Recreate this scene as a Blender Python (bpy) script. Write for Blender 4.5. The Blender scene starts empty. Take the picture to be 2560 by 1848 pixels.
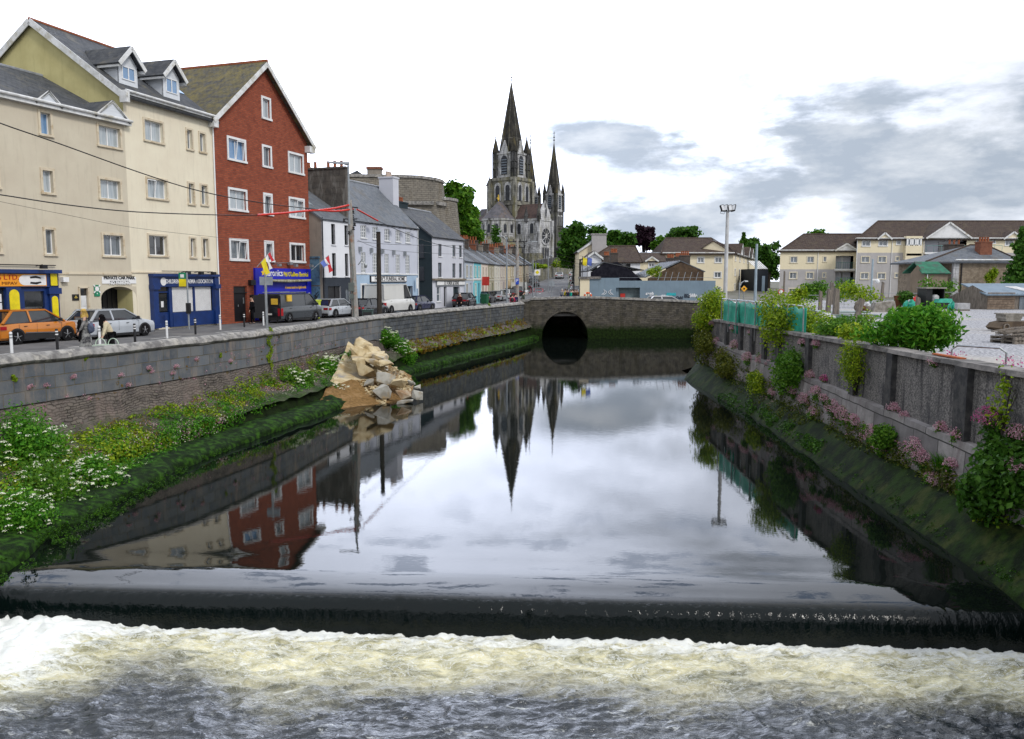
import bpy,bmesh,math,random
from mathutils import Vector,noise
sc=bpy.context.scene
COL=sc.collection
R=math.radians
random.seed(11)
# ------------------------------------------------------------------ camera
FPX=2040.0
PIT=math.atan(224/FPX)
CZ=2.9
cp,sp=math.cos(PIT),math.sin(PIT)
cd=bpy.data.cameras.new('camera')
cam=bpy.data.objects.new('camera',cd);COL.objects.link(cam)
cd.sensor_width=36;cd.lens=36*FPX/2560
cd.clip_start=0.1;cd.clip_end=6000
cam.location=(0,0,CZ);cam.rotation_euler=(math.pi/2-PIT,0,0)
sc.camera=cam
sc.view_settings.view_transform='Standard'
sc.view_settings.look='None'
sc.view_settings.exposure=0.28
sc.view_settings.gamma=1
def ray(px,py):
 a=(px-1280)/FPX;b=(924-py)/FPX
 return Vector((a,cp+b*sp,-sp+b*cp))
def at(px,py,Y):
 d=ray(px,py);t=Y/d.y
 return Vector((d.x*t,Y,CZ+d.z*t))
def atz(px,py,z):
 d=ray(px,py);t=(z-CZ)/d.z
 return Vector((d.x*t,d.y*t,z))
# ------------------------------------------------------------------ node helper
class NT:
 def __init__(s,nt):s.t=nt;s.n=nt.nodes;s.l=nt.links
 def add(s,typ,**k):
  nd=s.n.new('ShaderNode'+typ)
  for a,b in k.items():setattr(nd,a,b)
  return nd
 def put(s,sock,v):
  if v is None:return
  if hasattr(v,'default_value') and hasattr(v,'node'):s.l.new(v,sock)
  else:
   if isinstance(v,tuple) and len(v)==3 and len(sock.default_value)==4:v=v+(1,)
   sock.default_value=v
 def math(s,op,a,b=None,c=None,clamp=False):
  nd=s.add('Math',operation=op);nd.use_clamp=clamp
  s.put(nd.inputs[0],a);s.put(nd.inputs[1],b)
  if c is not None:s.put(nd.inputs[2],c)
  return nd.outputs[0]
 def mix(s,f,a,b,typ='MIX'):
  nd=s.add('Mix',data_type='RGBA',blend_type=typ)
  s.put(nd.inputs[0],f);s.put(nd.inputs[6],a);s.put(nd.inputs[7],b)
  return nd.outputs[2]
 def noise(s,vec,scale,detail=4,rough=.55,dist=0,out=0):
  nd=s.add('TexNoise');s.put(nd.inputs['Vector'],vec)
  nd.inputs['Scale'].default_value=scale;nd.inputs['Detail'].default_value=detail
  nd.inputs['Roughness'].default_value=rough;nd.inputs['Distortion'].default_value=dist
  return nd.outputs[out]
 def ramp(s,f,*st,interp='LINEAR'):
  nd=s.add('ValToRGB');s.put(nd.inputs[0],f);e=nd.color_ramp.elements
  nd.color_ramp.interpolation=interp
  while len(e)<len(st):e.new(.5)
  for k,(p,c) in enumerate(st):
   e[k].position=p
   e[k].color=(c,c,c,1) if not isinstance(c,tuple) else c+(1,)
  return nd.outputs[0]
 def range(s,v,a,b,c=0.,d=1.,smooth=False):
  nd=s.add('MapRange');nd.clamp=True
  if smooth:nd.interpolation_type='SMOOTHSTEP'
  s.put(nd.inputs[0],v)
  for i,q in enumerate((a,b,c,d)):nd.inputs[i+1].default_value=q
  return nd.outputs[0]
 def scale(s,vec,sc3):
  nd=s.add('Mapping');s.put(nd.inputs[0],vec);nd.inputs[3].default_value=sc3
  return nd.outputs[0]
 def bump(s,h,strength=.5,dist=.02,nrm=None):
  nd=s.add('Bump');s.put(nd.inputs['Height'],h)
  nd.inputs['Strength'].default_value=strength;nd.inputs['Distance'].default_value=dist
  if nrm is not None:s.put(nd.inputs['Normal'],nrm)
  return nd.outputs[0]
 def sep(s,v):
  nd=s.add('SeparateXYZ');s.put(nd.inputs[0],v);return nd.outputs
# ------------------------------------------------------------------ world: sky texture with cloud layer
w=bpy.data.worlds.new('World');sc.world=w;w.use_nodes=True
g=NT(w.node_tree);bg=g.n['Background']
SUN_DIR=Vector((.55,-.52,.66)).normalized()
sky=g.add('TexSky',sky_type='NISHITA');sky.sun_disc=False
sky.sun_elevation=math.asin(SUN_DIR.z);sky.sun_rotation=math.atan2(SUN_DIR.x,SUN_DIR.y)
tc=g.add('TexCoord');D=tc.outputs['Generated']
X,Y,Z=g.sep(D)
az=g.math('ARCTAN2',X,Y)
el=g.math('ARCSINE',Z)
def blob(a0,e0,sa,se):
 u=g.math('DIVIDE',g.math('SUBTRACT',az,a0),sa);v=g.math('DIVIDE',g.math('SUBTRACT',el,e0),se)
 r2=g.math('ADD',g.math('MULTIPLY',u,u),g.math('MULTIPLY',v,v))
 return g.math('POWER',2.718,g.math('MULTIPLY',r2,-1.))
cv=g.add('CombineXYZ');g.put(cv.inputs[0],az);g.put(cv.inputs[1],g.math('MULTIPLY',el,2.6));cv.inputs[2].default_value=3.1
cvo=cv.outputs[0]
n1=g.noise(cvo,4.8,12,.60,.12)
n2=g.noise(cvo,11.,7,.6,.1)
m=g.math('ADD',g.math('MULTIPLY',blob(.42,.155,.31,.072),.70),g.math('MULTIPLY',blob(.09,.165,.085,.018),.52))
m=g.math('ADD',m,g.math('MULTIPLY',blob(.36,.075,.42,.034),.42))
m=g.math('ADD',m,g.math('MULTIPLY',blob(.30,.36,.12,.05),.28))
m=g.math('ADD',m,g.math('MULTIPLY',blob(.05,.30,.20,.05),.22))
nn=g.math('ADD',g.math('MULTIPLY',g.math('SUBTRACT',n1,.5),4.2),g.math('MULTIPLY',g.math('SUBTRACT',n2,.5),1.1))
mm=g.math('MULTIPLY',m,g.math('ADD',1.,nn))
mm=g.math('ADD',mm,g.math('MULTIPLY',g.math('SUBTRACT',n1,.5),.55))
grey=g.range(mm,.08,.66,0,1,True)
soft=g.range(mm,-.1,.3,0,1,True)
cl=g.mix(g.math('MULTIPLY',soft,.75),(12.6,12.9,13.4),(8.3,8.7,9.3))
glow=blob(-.08,.42,.42,.46)
cl=g.mix(1.,cl,g.mix(glow,(.66,.66,.67),(2.9,3.05,3.5)),'MULTIPLY')
gc=g.mix(g.ramp(g.math('ADD',n2,g.math('MULTIPLY',n1,.5)),(.6,0.),(.85,1.)),(6.0,6.4,6.9),(3.4,4.0,4.8))
cl=g.mix(g.math('MULTIPLY',grey,.92),cl,gc)
blue=g.range(g.math('ADD',n2,g.math('MULTIPLY',n1,-.6)),.24,.34,0,.7,True)
cl=g.mix(g.math('MULTIPLY',blue,g.range(el,.22,.45)),cl,g.mix(.65,sky.outputs[0],(2.2,4.6,9.5)))
below=g.range(Z,-.02,.0)
cl=g.mix(below,(1.6,1.6,1.5),cl)
g.l.new(cl,bg.inputs[0]);bg.inputs[1].default_value=.1
sd=bpy.data.lights.new('sun','SUN');sd.energy=1.5;sd.angle=R(12);sd.color=(1,.96,.9)
sun=bpy.data.objects.new('sun',sd);COL.objects.link(sun)
sun.rotation_euler=SUN_DIR.to_track_quat('Z','Y').to_euler()
sun.location=(20,-20,60)
# ------------------------------------------------------------------ materials
MATS={}
def newmat(name):
 m=bpy.data.materials.new(name);m.use_nodes=True
 g=NT(m.node_tree);b=g.n['Principled BSDF']
 MATS[name]=m
 return m,g,b
def M(name,c1,rough=.75,c2=None,sc_=3.,sx=(1,1,1),bump=0,bsc=25,metal=0,spec=.4,c3=None,s3=.6,coat=0,th=(.42,.6)):
 if name in MATS:return MATS[name]
 m,g,b=newmat(name)
 if rough >= .75 and spec==.4:spec=.08
 t=g.add('TexCoord').outputs['Object']
 v=g.scale(t,sx) if sx != (1,1,1) else t
 if c2 is None:c2=tuple(x*.82 for x in c1)
 f=g.ramp(g.noise(v,sc_,6,.6),(th[0],0.),(th[1],1.))
 col=g.mix(f,c1,c2)
 if c3:
  f3=g.ramp(g.noise(v,s3,8,.65,.3),(.52,0.),(.66,1.));col=g.mix(f3,col,c3)
 g.put(b.inputs['Base Color'],col)
 b.inputs['Roughness'].default_value=rough;b.inputs['Metallic'].default_value=metal
 b.inputs['Specular IOR Level'].default_value=spec;b.inputs['Coat Weight'].default_value=coat
 b.inputs['Coat Roughness'].default_value=.04
 if bump:g.put(b.inputs['Normal'],g.bump(g.noise(t,bsc,5,.65),bump,.02))
 return m
def brickmat(name,cols,mortar,bw,bh,ms,rough=.85,bump=.5,stain=None,offset=.5,stsc=.5,dist=.02,mixn=.5,warp=0):
 m,g,b=newmat(name)
 t=g.add('TexCoord');uv=t.outputs['UV']
 if warp:
  wn=g.noise(uv,1.3,3,.6,0,1)
  wv=g.add('VectorMath',operation='SCALE');g.put(wv.inputs[0],wn);wv.inputs['Scale'].default_value=warp
  av=g.add('VectorMath',operation='ADD');g.put(av.inputs[0],uv);g.put(av.inputs[1],wv.outputs[0]);uv2=av.outputs[0]
 else:uv2=uv
 br=g.add('TexBrick');g.put(br.inputs['Vector'],uv2);br.offset=offset
 br.inputs['Scale'].default_value=1;br.inputs['Brick Width'].default_value=bw;br.inputs['Row Height'].default_value=bh
 br.inputs['Mortar Size'].default_value=ms;br.inputs['Mortar Smooth'].default_value=.25;br.inputs['Bias'].default_value=0
 g.put(br.inputs['Color1'],cols[0]);g.put(br.inputs['Color2'],cols[1]);g.put(br.inputs['Mortar'],mortar)
 n=g.noise(t.outputs['Object'],2.2,7,.65)
 c=g.mix(g.math('MULTIPLY',g.ramp(n,(.38,0.),(.62,1.)),mixn),br.outputs[0],cols[2])
 nf=g.noise(t.outputs['Object'],40,3,.6)
 c=g.mix(.35,c,g.mix(nf,(.35,.35,.35),(1.5,1.5,1.5)),'MULTIPLY')
 if stain:
  s=g.ramp(g.noise(g.scale(t.outputs['Object'],(1,1,.25)),stsc*3,7,.7,.4),(.52,0.),(.7,.85));c=g.mix(s,c,stain)
 g.put(b.inputs['Base Color'],c);b.inputs['Roughness'].default_value=rough
 b.inputs['Specular IOR Level'].default_value=.08
 h=g.math('SUBTRACT',g.math('MULTIPLY',nf,.4),br.outputs[1])
 if bump:g.put(b.inputs['Normal'],g.bump(h,bump,dist))
 return m
def render(name,c1,c2,grime=(.16,.14,.10),amt=.35):
 m,g,b=newmat(name)
 t=g.add('TexCoord').outputs['Object']
 c=g.mix(g.ramp(g.noise(t,.7,6,.6),(.35,0.),(.65,1.)),c1,c2)
 st=g.ramp(g.noise(g.scale(t,(2.2,2.2,.28)),1.6,8,.7),(.52,0.),(.75,amt));c=g.mix(st,c,grime)
 sp_=g.ramp(g.noise(t,3.1,9,.8),(.66,0.),(.78,amt*.8));c=g.mix(sp_,c,grime)
 g.put(b.inputs['Base Color'],c);b.inputs['Roughness'].default_value=.9;b.inputs['Specular IOR Level'].default_value=.2
 g.put(b.inputs['Normal'],g.bump(g.noise(t,60,4,.7),.25,.01))
 return m
def leafmat(name,*cols,rough=.5,trans=.35):
 m,g,b=newmat(name)
 r=g.add('NewGeometry').outputs['Random Per Island']
 n=len(cols)
 c=g.ramp(r,*[(k/max(1,n-1),cols[k]) for k in range(n)])
 big=g.noise(g.add('TexCoord').outputs['Object'],1.1,3,.6)
 c=g.mix(g.ramp(big,(.4,0.),(.62,.5)),c,cols[0])
 g.put(b.inputs['Base Color'],c);b.inputs['Roughness'].default_value=rough;b.inputs['Specular IOR Level'].default_value=.12
 if trans:
  tr=g.add('BsdfTranslucent');g.put(tr.inputs[0],c)
  mx=g.add('MixShader');mx.inputs[0].default_value=trans
  g.l.new(b.outputs[0],mx.inputs[1]);g.l.new(tr.outputs[0],mx.inputs[2])
  g.l.new(mx.outputs[0],g.n['Material Output'].inputs[0])
 return m
# ------------------------------------------------------------------ mesh builder
class MB:
 def __init__(s):s.v=[];s.f=[];s.m=[];s.u=[]
 def face(s,pts,m=0,uv=None):
  k=len(s.v);s.v+=[tuple(p) for p in pts];s.f.append(tuple(range(k,k+len(pts))));s.m.append(m);s.u.append(uv)
 def faces(s,vs,fs,m=0,uvs=None):
  k=len(s.v);s.v+=[tuple(p) for p in vs]
  for i,f in enumerate(fs):
   s.f.append(tuple(k+a for a in f));s.m.append(m);s.u.append(uvs[i] if uvs else None)
 def hexa(s,p,m=0):   # 8 points: bottom 4 ccw from above, top 4
  s.faces(p,[(0,3,2,1),(4,5,6,7),(0,1,5,4),(1,2,6,5),(2,3,7,6),(3,0,4,7)],m)
 def box(s,x0,y0,z0,x1,y1,z1,m=0):
  s.hexa([(x0,y0,z0),(x1,y0,z0),(x1,y1,z0),(x0,y1,z0),(x0,y0,z1),(x1,y0,z1),(x1,y1,z1),(x0,y1,z1)],m)
 def bar(s,a,b,wd,ht,m=0):   # rectangular bar between a and b
  a=Vector(a);b=Vector(b);d=(b-a).normalized()
  up=Vector((0,0,1)) if abs(d.z)<.95 else Vector((0,1,0))
  sd_=d.cross(up).normalized()*wd/2;u=sd_.cross(d).normalized()*ht/2
  s.hexa([a-sd_-u,a+sd_-u,b+sd_-u,b-sd_-u,a-sd_+u,a+sd_+u,b+sd_+u,b-sd_+u],m)
 def tube(s,a,b,r0,r1=None,n=8,m=0,cap=True):
  s.path([a,b],[r0,r0 if r1 is None else r1],n,m,cap)
 def path(s,pts,rs,n=8,m=0,cap=True):
  pts=[Vector(p) for p in pts]
  if not isinstance(rs,(list,tuple)):rs=[rs]*len(pts)
  vs=[];ref=None
  for i,p in enumerate(pts):
   d=(pts[min(i+1,len(pts)-1)]-pts[max(i-1,0)]).normalized()
   if ref is None:ref=Vector((1,0,0)) if abs(d.x)<.9 else Vector((0,1,0))
   a=d.cross(ref).normalized();c=a.cross(d).normalized();ref=c
   for k in range(n):
    t=2*math.pi*k/n
    vs.append(p+(a*math.cos(t)+c*math.sin(t))*rs[i])
  fs=[]
  for i in range(len(pts)-1):
   for k in range(n):
    fs.append((i*n+k,i*n+(k+1) % n,(i+1)*n+(k+1) % n,(i+1)*n+k))
  if cap:
   fs.append(tuple(range(n)));fs.append(tuple((len(pts)-1)*n+k for k in reversed(range(n))))
  s.faces(vs,fs,m)
 def lathe(s,c,prof,n=12,m=0,a0=0,ax='z'):
  vs=[];fs=[]
  for (r,h) in prof:
   for k in range(n):
    t=a0+2*math.pi*k/n
    q=(r*math.cos(t),r*math.sin(t),h)
    if ax=='x':q=(h,q[0],q[1])
    elif ax=='y':q=(q[0],h,q[1])
    vs.append((c[0]+q[0],c[1]+q[1],c[2]+q[2]))
  for i in range(len(prof)-1):
   for k in range(n):
    fs.append((i*n+k,i*n+(k+1) % n,(i+1)*n+(k+1) % n,(i+1)*n+k))
  fs.append(tuple(reversed(range(n))));fs.append(tuple((len(prof)-1)*n+k for k in range(n)))
  s.faces(vs,fs,m)
 def ell(s,c,r,n=10,m=0,jit=0):
  pr=[]
  k=max(4,n // 2+1)
  vs=[];fs=[]
  for i in range(k+1):
   a=math.pi*i/k
   for j in range(n):
    t=2*math.pi*j/n
    q=Vector((math.sin(a)*math.cos(t),math.sin(a)*math.sin(t),-math.cos(a)))
    if jit:q *= 1+jit*noise.noise(q*1.7+Vector(c))
    vs.append((c[0]+q.x*r[0],c[1]+q.y*r[1],c[2]+q.z*r[2]))
  for i in range(k):
   for j in range(n):
    fs.append((i*n+j,i*n+(j+1) % n,(i+1)*n+(j+1) % n,(i+1)*n+j))
  s.faces(vs,fs,m)
 def slab(s,pts,t,m=0):   # polygon thickened along minus its normal
  p=[Vector(q) for q in pts];nn=Vector((0,0,0))
  for i in range(len(p)):nn+=(p[i]-p[0]).cross(p[(i+1) % len(p)]-p[0])
  nn=nn.normalized()*t;n=len(p)
  vs=p+[q-nn for q in p]
  fs=[tuple(range(n)),tuple(reversed(range(n,2*n)))]
  for i in range(n):fs.append((i,i+n,(i+1) % n+n,(i+1) % n))
  s.faces(vs,fs,m)
 def extr(s,poly,y0,y1,m=0):   # poly of (x,z), extruded in y
  n=len(poly)
  vs=[(x,y0,z) for x,z in poly]+[(x,y1,z) for x,z in poly]
  fs=[tuple(range(n)),tuple(reversed(range(n,2*n)))]
  for i in range(n):fs.append((i,i+n,(i+1) % n+n,(i+1) % n))
  s.faces(vs,fs,m)
 def build(s,name,mats,parent=None,smooth=False,auto=None,recentre=True):
  if not isinstance(mats,(list,tuple)):mats=[mats]
  off=Vector((0,0,0))
  if parent is None and recentre and s.v:
   xs=[v[0] for v in s.v];ys=[v[1] for v in s.v];zs=[v[2] for v in s.v]
   off=Vector(((min(xs)+max(xs))/2,(min(ys)+max(ys))/2,min(zs)))
  me=bpy.data.meshes.new(name)
  me.from_pydata([(v[0]-off.x,v[1]-off.y,v[2]-off.z) for v in s.v],[],s.f)
  for m in mats:me.materials.append(m)
  if len(mats)>1:me.polygons.foreach_set('material_index',s.m)
  uvl=me.uv_layers.new(name='UVMap');data=[0.0]*(2*len(me.loops))
  Zv=Vector((0,0,1));li=0
  for fi,p in enumerate(me.polygons):
   u=s.u[fi]
   if u is None:
    nn=p.normal
    t=Zv.cross(nn)
    t=Vector((1,0,0)) if t.length<.05 else t.normalized()
    b_=nn.cross(t)
    for l in p.loop_indices:
     co=Vector(s.v[me.loops[l].vertex_index]);data[2*l]=co.dot(t);data[2*l+1]=co.dot(b_)
   else:
    for k,l in enumerate(p.loop_indices):data[2*l],data[2*l+1]=u[k]
  uvl.data.foreach_set('uv',data)
  if smooth:me.polygons.foreach_set('use_smooth',[True]*len(me.polygons))
  if auto is not None:
   me.polygons.foreach_set('use_smooth',[True]*len(me.polygons));me.set_sharp_from_angle(angle=R(auto))
  me.update()
  o=bpy.data.objects.new(name,me);COL.objects.link(o);o.location=off
  if parent is not None:o.parent=parent;o.location=(0,0,0)
  return o
def tag(o,label=None,cat=None,group=None,kind=None):
 if label:o['label']=label
 if cat:o['category']=cat
 if group:o['group']=group
 if kind:o['kind']=kind
 return o
def thing(name,label,cat,loc=(0,0,0),rz=0,group=None):
 o=bpy.data.objects.new(name,None);COL.objects.link(o);o.location=loc;o.rotation_euler=(0,0,rz)
 o.empty_display_size=.2
 return tag(o,label,cat,group)
def dup(root,loc,rz=0,label=None,sc_=None,parent=None):
 def cp_(o,par):
  c=o.copy();COL.objects.link(c)
  if par is not None:c.parent=par
  for ch in [x for x in KIDS.get(o.name,[])]:cp_(ch,c)
  return c
 KIDS={}
 def walk(o):
  KIDS[o.name]=list(o.children)
  for ch in o.children:walk(ch)
 walk(root)
 r=cp_(root,parent)
 r.location=loc;r.rotation_euler=(0,0,rz)
 if sc_:r.scale=sc_ if isinstance(sc_,tuple) else (sc_,)*3
 if label:r['label']=label
 return r
def text(s,name,parent,loc,size,m,width=None,depth=.01,rx=90,rz=0,align='CENTER',bold=0,shear=0,sp=1):
 cu=bpy.data.curves.new(name,'FONT');cu.body=s;cu.size=size;cu.extrude=depth
 cu.align_x=align;cu.align_y='CENTER';cu.offset=bold;cu.shear=shear;cu.space_character=sp
 cu.resolution_u=3
 tmp=bpy.data.objects.new(name+'_tmp',cu);COL.objects.link(tmp)
 dg=bpy.context.evaluated_depsgraph_get();dg.update()
 me=bpy.data.meshes.new_from_object(tmp.evaluated_get(dg))
 bpy.data.objects.remove(tmp);bpy.data.curves.remove(cu)
 me.materials.clear();me.materials.append(m);me.name=name
 o=bpy.data.objects.new(name,me);COL.objects.link(o)
 if parent is not None:o.parent=parent
 xs=[v.co.x for v in me.vertices]
 wd=max(xs)-min(xs) if xs else 1
 k=width/wd if width else 1
 o.scale=(k,1,1);o.location=loc;o.rotation_euler=(R(rx),0,R(rz))
 return o
# ================================================================== SETTING
asphalt=M('asphalt',(.16,.16,.165),.85,(.11,.11,.115),.8,bump=.3,bsc=60,c3=(.21,.205,.2),s3=.4)
paving=M('paving',(.22,.21,.20),.85,(.16,.155,.15),1.5,bump=.2)
groundm=M('ground_mat',(.2,.19,.17),.9,(.12,.12,.09),.6,c3=(.07,.10,.03),s3=.05)
gravel=M('gravel',(.46,.46,.48),.9,(.20,.20,.21),9,bump=.9,bsc=14,c3=(.40,.37,.33),s3=.12,th=(.44,.54))
# river bank lines (x, y)
LTOP=[(-17.5,5),(-15.2,12),(-12.5,20),(-10.3,26.8),(-9.2,30.9),(-8.1,38.9),(-7.0,44.4),(-4.1,53.9),(-1.2,62.5),(1.0,69.9)]
LWAT=[(-8.0,5),(-7.65,12.3),(-8.1,14.5),(-8.4,16.7),(-8.55,22.3),(-7.7,27),(-6.65,31.8),(-6.2,38),(-5.3,44.4),(-2.3,53.9),(.3,62),(2.4,69.9)]
RTOP=[(9.0,4),(9.05,14.5),(9.55,25),(9.8,33),(10.0,42),(10.9,46.5)]
RWAT=[(8.0,4),(8.1,13.4),(8.35,19.6),(8.6,25),(8.9,30),(8.75,41),(10.6,47)]
def resample(pl,step):
 out=[Vector(pl[0]).to_2d()]
 for a,b in zip(pl,pl[1:]):
  a=Vector(a);b=Vector(b);n=max(1,int((b-a).length/step))
  for k in range(1,n+1):out.append(a.lerp(b,k/n))
 return out
def xat(pl,y):
 for a,b in zip(pl,pl[1:]):
  if a[1] <= y <= b[1]:t=(y-a[1])/(b[1]-a[1]);return a[0]+(b[0]-a[0])*t
 return pl[0][0] if y<pl[0][1] else pl[-1][0]
# --- ground sheets
def hill(x,y):
 t=max(0,min(1,(y-105)/140));k=max(0,min(1,(75-x)/45))
 return (t*t*(3-2*t))*5.2*k
mb=MB()
ys=[y for _,y in LTOP]
for (x0,y0),(x1,y1) in zip(LTOP,LTOP[1:]):
 mb.face([(-900,y0,-.01),(x0-.4,y0,-.01),(x1-.4,y1,-.01),(-900,y1,-.01)])
mb.face([(-900,-300,-.01),(-17.9,-300,-.01),(-17.9,5,-.01),(-900,5,-.01)])
GR=[(9.3,-300)]+[(x+.2,y) for x,y in RTOP]+[(17.5,48),(17.5,71)]
ZR=.45
for (x0,y0),(x1,y1) in zip(GR,GR[1:]):
 mb.face([(x0,y0,ZR if y0<60 else .2),(900,y0,ZR),(900,y1,ZR if y1<60 else .2),(x1,y1,ZR if y1<60 else .2)])
gy=[69.5,71,76,90,105,115,125,135,145,160,175,190,210,230,250,280,400,1500]
gx=[-900,-60,-30,-10,0,1.0,15.9,22,30,36,42,48,54,60,66,75,90,200,900]
for a,b in zip(gy,gy[1:]):
 for c,d in zip(gx,gx[1:]):
  if a<71 and c >= 1.0 and d<17:continue
  def zz(x,y):
   base=hill(x,y)+0.0
   if y <= 71 and x>17:return .2
   return base-.01
  mb.face([(c,a,zz(c,a)),(d,a,zz(d,a)),(d,b,zz(d,b)),(c,b,zz(c,b))])
tag(mb.build('ground',groundm,recentre=False),kind='structure')
# gravel yard sheet on the right bank
mb=MB()
yl=[(x+.25,y) for x,y in RTOP[1:]]+[(17.5,48),(17.5,69)]
for (x0,y0),(x1,y1) in zip(yl,yl[1:]):
 mb.face([(x0,y0,ZR+.006),(120,y0,ZR+.006),(120,y1,ZR+.006),(x1,y1,ZR+.006)])
mb.face([(17.5,69,ZR+.006),(120,69,ZR+.006),(120,112,.1),(40,112,.1)])
tag(mb.build('gravel_yard',gravel,recentre=False),kind='structure')
# road: between facades and the river wall
RL=[(-40.5,5),(-33.6,25),(-22.2,52.5),(-17.4,67),(-10.3,82),(-6.6,91),(-1.2,130),(3,166),(9,240)]
RRt=[(-19.2,5),(-14.4,20),(-11.2,30.9),(-9.2,44.4),(-6.2,53.9),(-1.5,68),(3.5,90),(8.3,130),(11.5,166),(16,240)]
mb=MB();yy=[5,12,20,26,31,38,44.4,52.5,60,67,74,82,91,105,115,125,135,145,160,175,190,210,240]
for a,b in zip(yy,yy[1:]):
 mb.face([(xat(RL,a),a,hill(0,a)+.004),(xat(RRt,a),a,hill(0,a)+.004),(xat(RRt,b),b,hill(0,b)+.004),(xat(RL,b),b,hill(0,b)+.004)])
mb.face([(-.5,71.5,.006),(60,71.5,.006),(60,77,.006),(.9,77,.006)])
tag(mb.build('road',asphalt,recentre=False),kind='structure')
mb=MB()
for a,b in zip(yy,yy[1:]):   # pavements with kerbs
 for pl,s0,s1 in ((RL,-7,.0),(RRt,.0,2.2)):
  if pl is RRt and b>66:continue
  ea=eb=s1
  if pl is RRt:ea=xat(LTOP,a)-xat(pl,a)-.4;eb=xat(LTOP,b)-xat(pl,b)-.4
  h0,h1=hill(0,a),hill(0,b)
  x0,x1=xat(pl,a),xat(pl,b)
  mb.hexa([(x0+s0,a,h0-.1),(x0+ea,a,h0-.1),(x1+eb,b,h1-.1),(x1+s0,b,h1-.1),
     (x0+s0,a,h0+.12),(x0+ea,a,h0+.12),(x1+eb,b,h1+.12),(x1+s0,b,h1+.12)])
tag(mb.build('pavement',paving,recentre=False),kind='structure')
white_line=M('road_paint',(.75,.75,.72),.7)
mb=MB()
for a in range(20,150,5):
 xm=lambda y:(xat(RL,y)*.45+xat(RRt,y)*.55)
 mb.face([(xm(a)-.06,a,hill(0,a)+.012),(xm(a)+.06,a,hill(0,a)+.012),(xm(a+2.2)+.06,a+2.2,hill(0,a+2.2)+.012),(xm(a+2.2)-.06,a+2.2,hill(0,a+2.2)+.012)])
tag(mb.build('road_marking',white_line,recentre=False),kind='structure')
# ------------------------------------------------------------------ wall materials
def mossed(name,base_cols,mortar,bw,bh,ms,z0,z1,warp=0,extra=None,mossc=((.012,.032,.004),(.03,.075,.008))):
 """masonry whose foot is overgrown by algae between world heights z0 (full) and z1 (none)"""
 m=brickmat(name,base_cols,mortar,bw,bh,ms,warp=warp,bump=.9,dist=.03,stain=extra,stsc=.4)
 g=NT(m.node_tree);b=g.n['Principled BSDF']
 pos=g.add('NewGeometry').outputs['Position'];z=g.sep(pos)[2]
 n=g.noise(pos,1.6,8,.7)
 zz_=g.math('ADD',z,g.math('MULTIPLY',g.math('SUBTRACT',n,.5),1.3))
 f=g.range(zz_,z1,z0,0,1)
 mc=g.mix(g.ramp(g.noise(pos,6,6,.7),(.4,0.),(.6,1.)),mossc[0],mossc[1])
 old=b.inputs['Base Color'].links[0].from_socket
 g.put(b.inputs['Base Color'],g.mix(f,old,mc))
 return m
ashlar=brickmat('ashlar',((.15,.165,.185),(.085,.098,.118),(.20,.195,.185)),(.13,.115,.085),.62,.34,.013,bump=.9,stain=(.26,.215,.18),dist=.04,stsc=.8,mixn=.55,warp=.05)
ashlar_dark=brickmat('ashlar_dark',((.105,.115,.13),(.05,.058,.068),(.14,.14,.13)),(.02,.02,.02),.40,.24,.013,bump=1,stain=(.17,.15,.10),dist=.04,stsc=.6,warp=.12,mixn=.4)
coping=M('coping_stone',(.30,.29,.275),.9,(.15,.145,.14),3.5,bump=.9,bsc=12,c3=(.40,.38,.34),s3=4)
rubble=mossed('rubble',((.16,.14,.12),(.09,.08,.075),(.20,.17,.15)),(.035,.03,.025),.21,.085,.012,-1.5,-.9,warp=.5,extra=(.22,.17,.15))
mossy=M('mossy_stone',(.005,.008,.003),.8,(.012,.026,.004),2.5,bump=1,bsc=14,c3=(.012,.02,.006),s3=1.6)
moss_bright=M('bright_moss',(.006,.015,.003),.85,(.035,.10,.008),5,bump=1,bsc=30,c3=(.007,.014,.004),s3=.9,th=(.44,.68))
bridge_stone=mossed('bridge_stone',((.12,.11,.10),(.045,.043,.04),(.17,.15,.11)),(.035,.035,.03),.38,.16,.014,-1.35,-.8,warp=.5,extra=(.05,.045,.03),mossc=((.008,.014,.004),(.02,.04,.008)))
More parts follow.
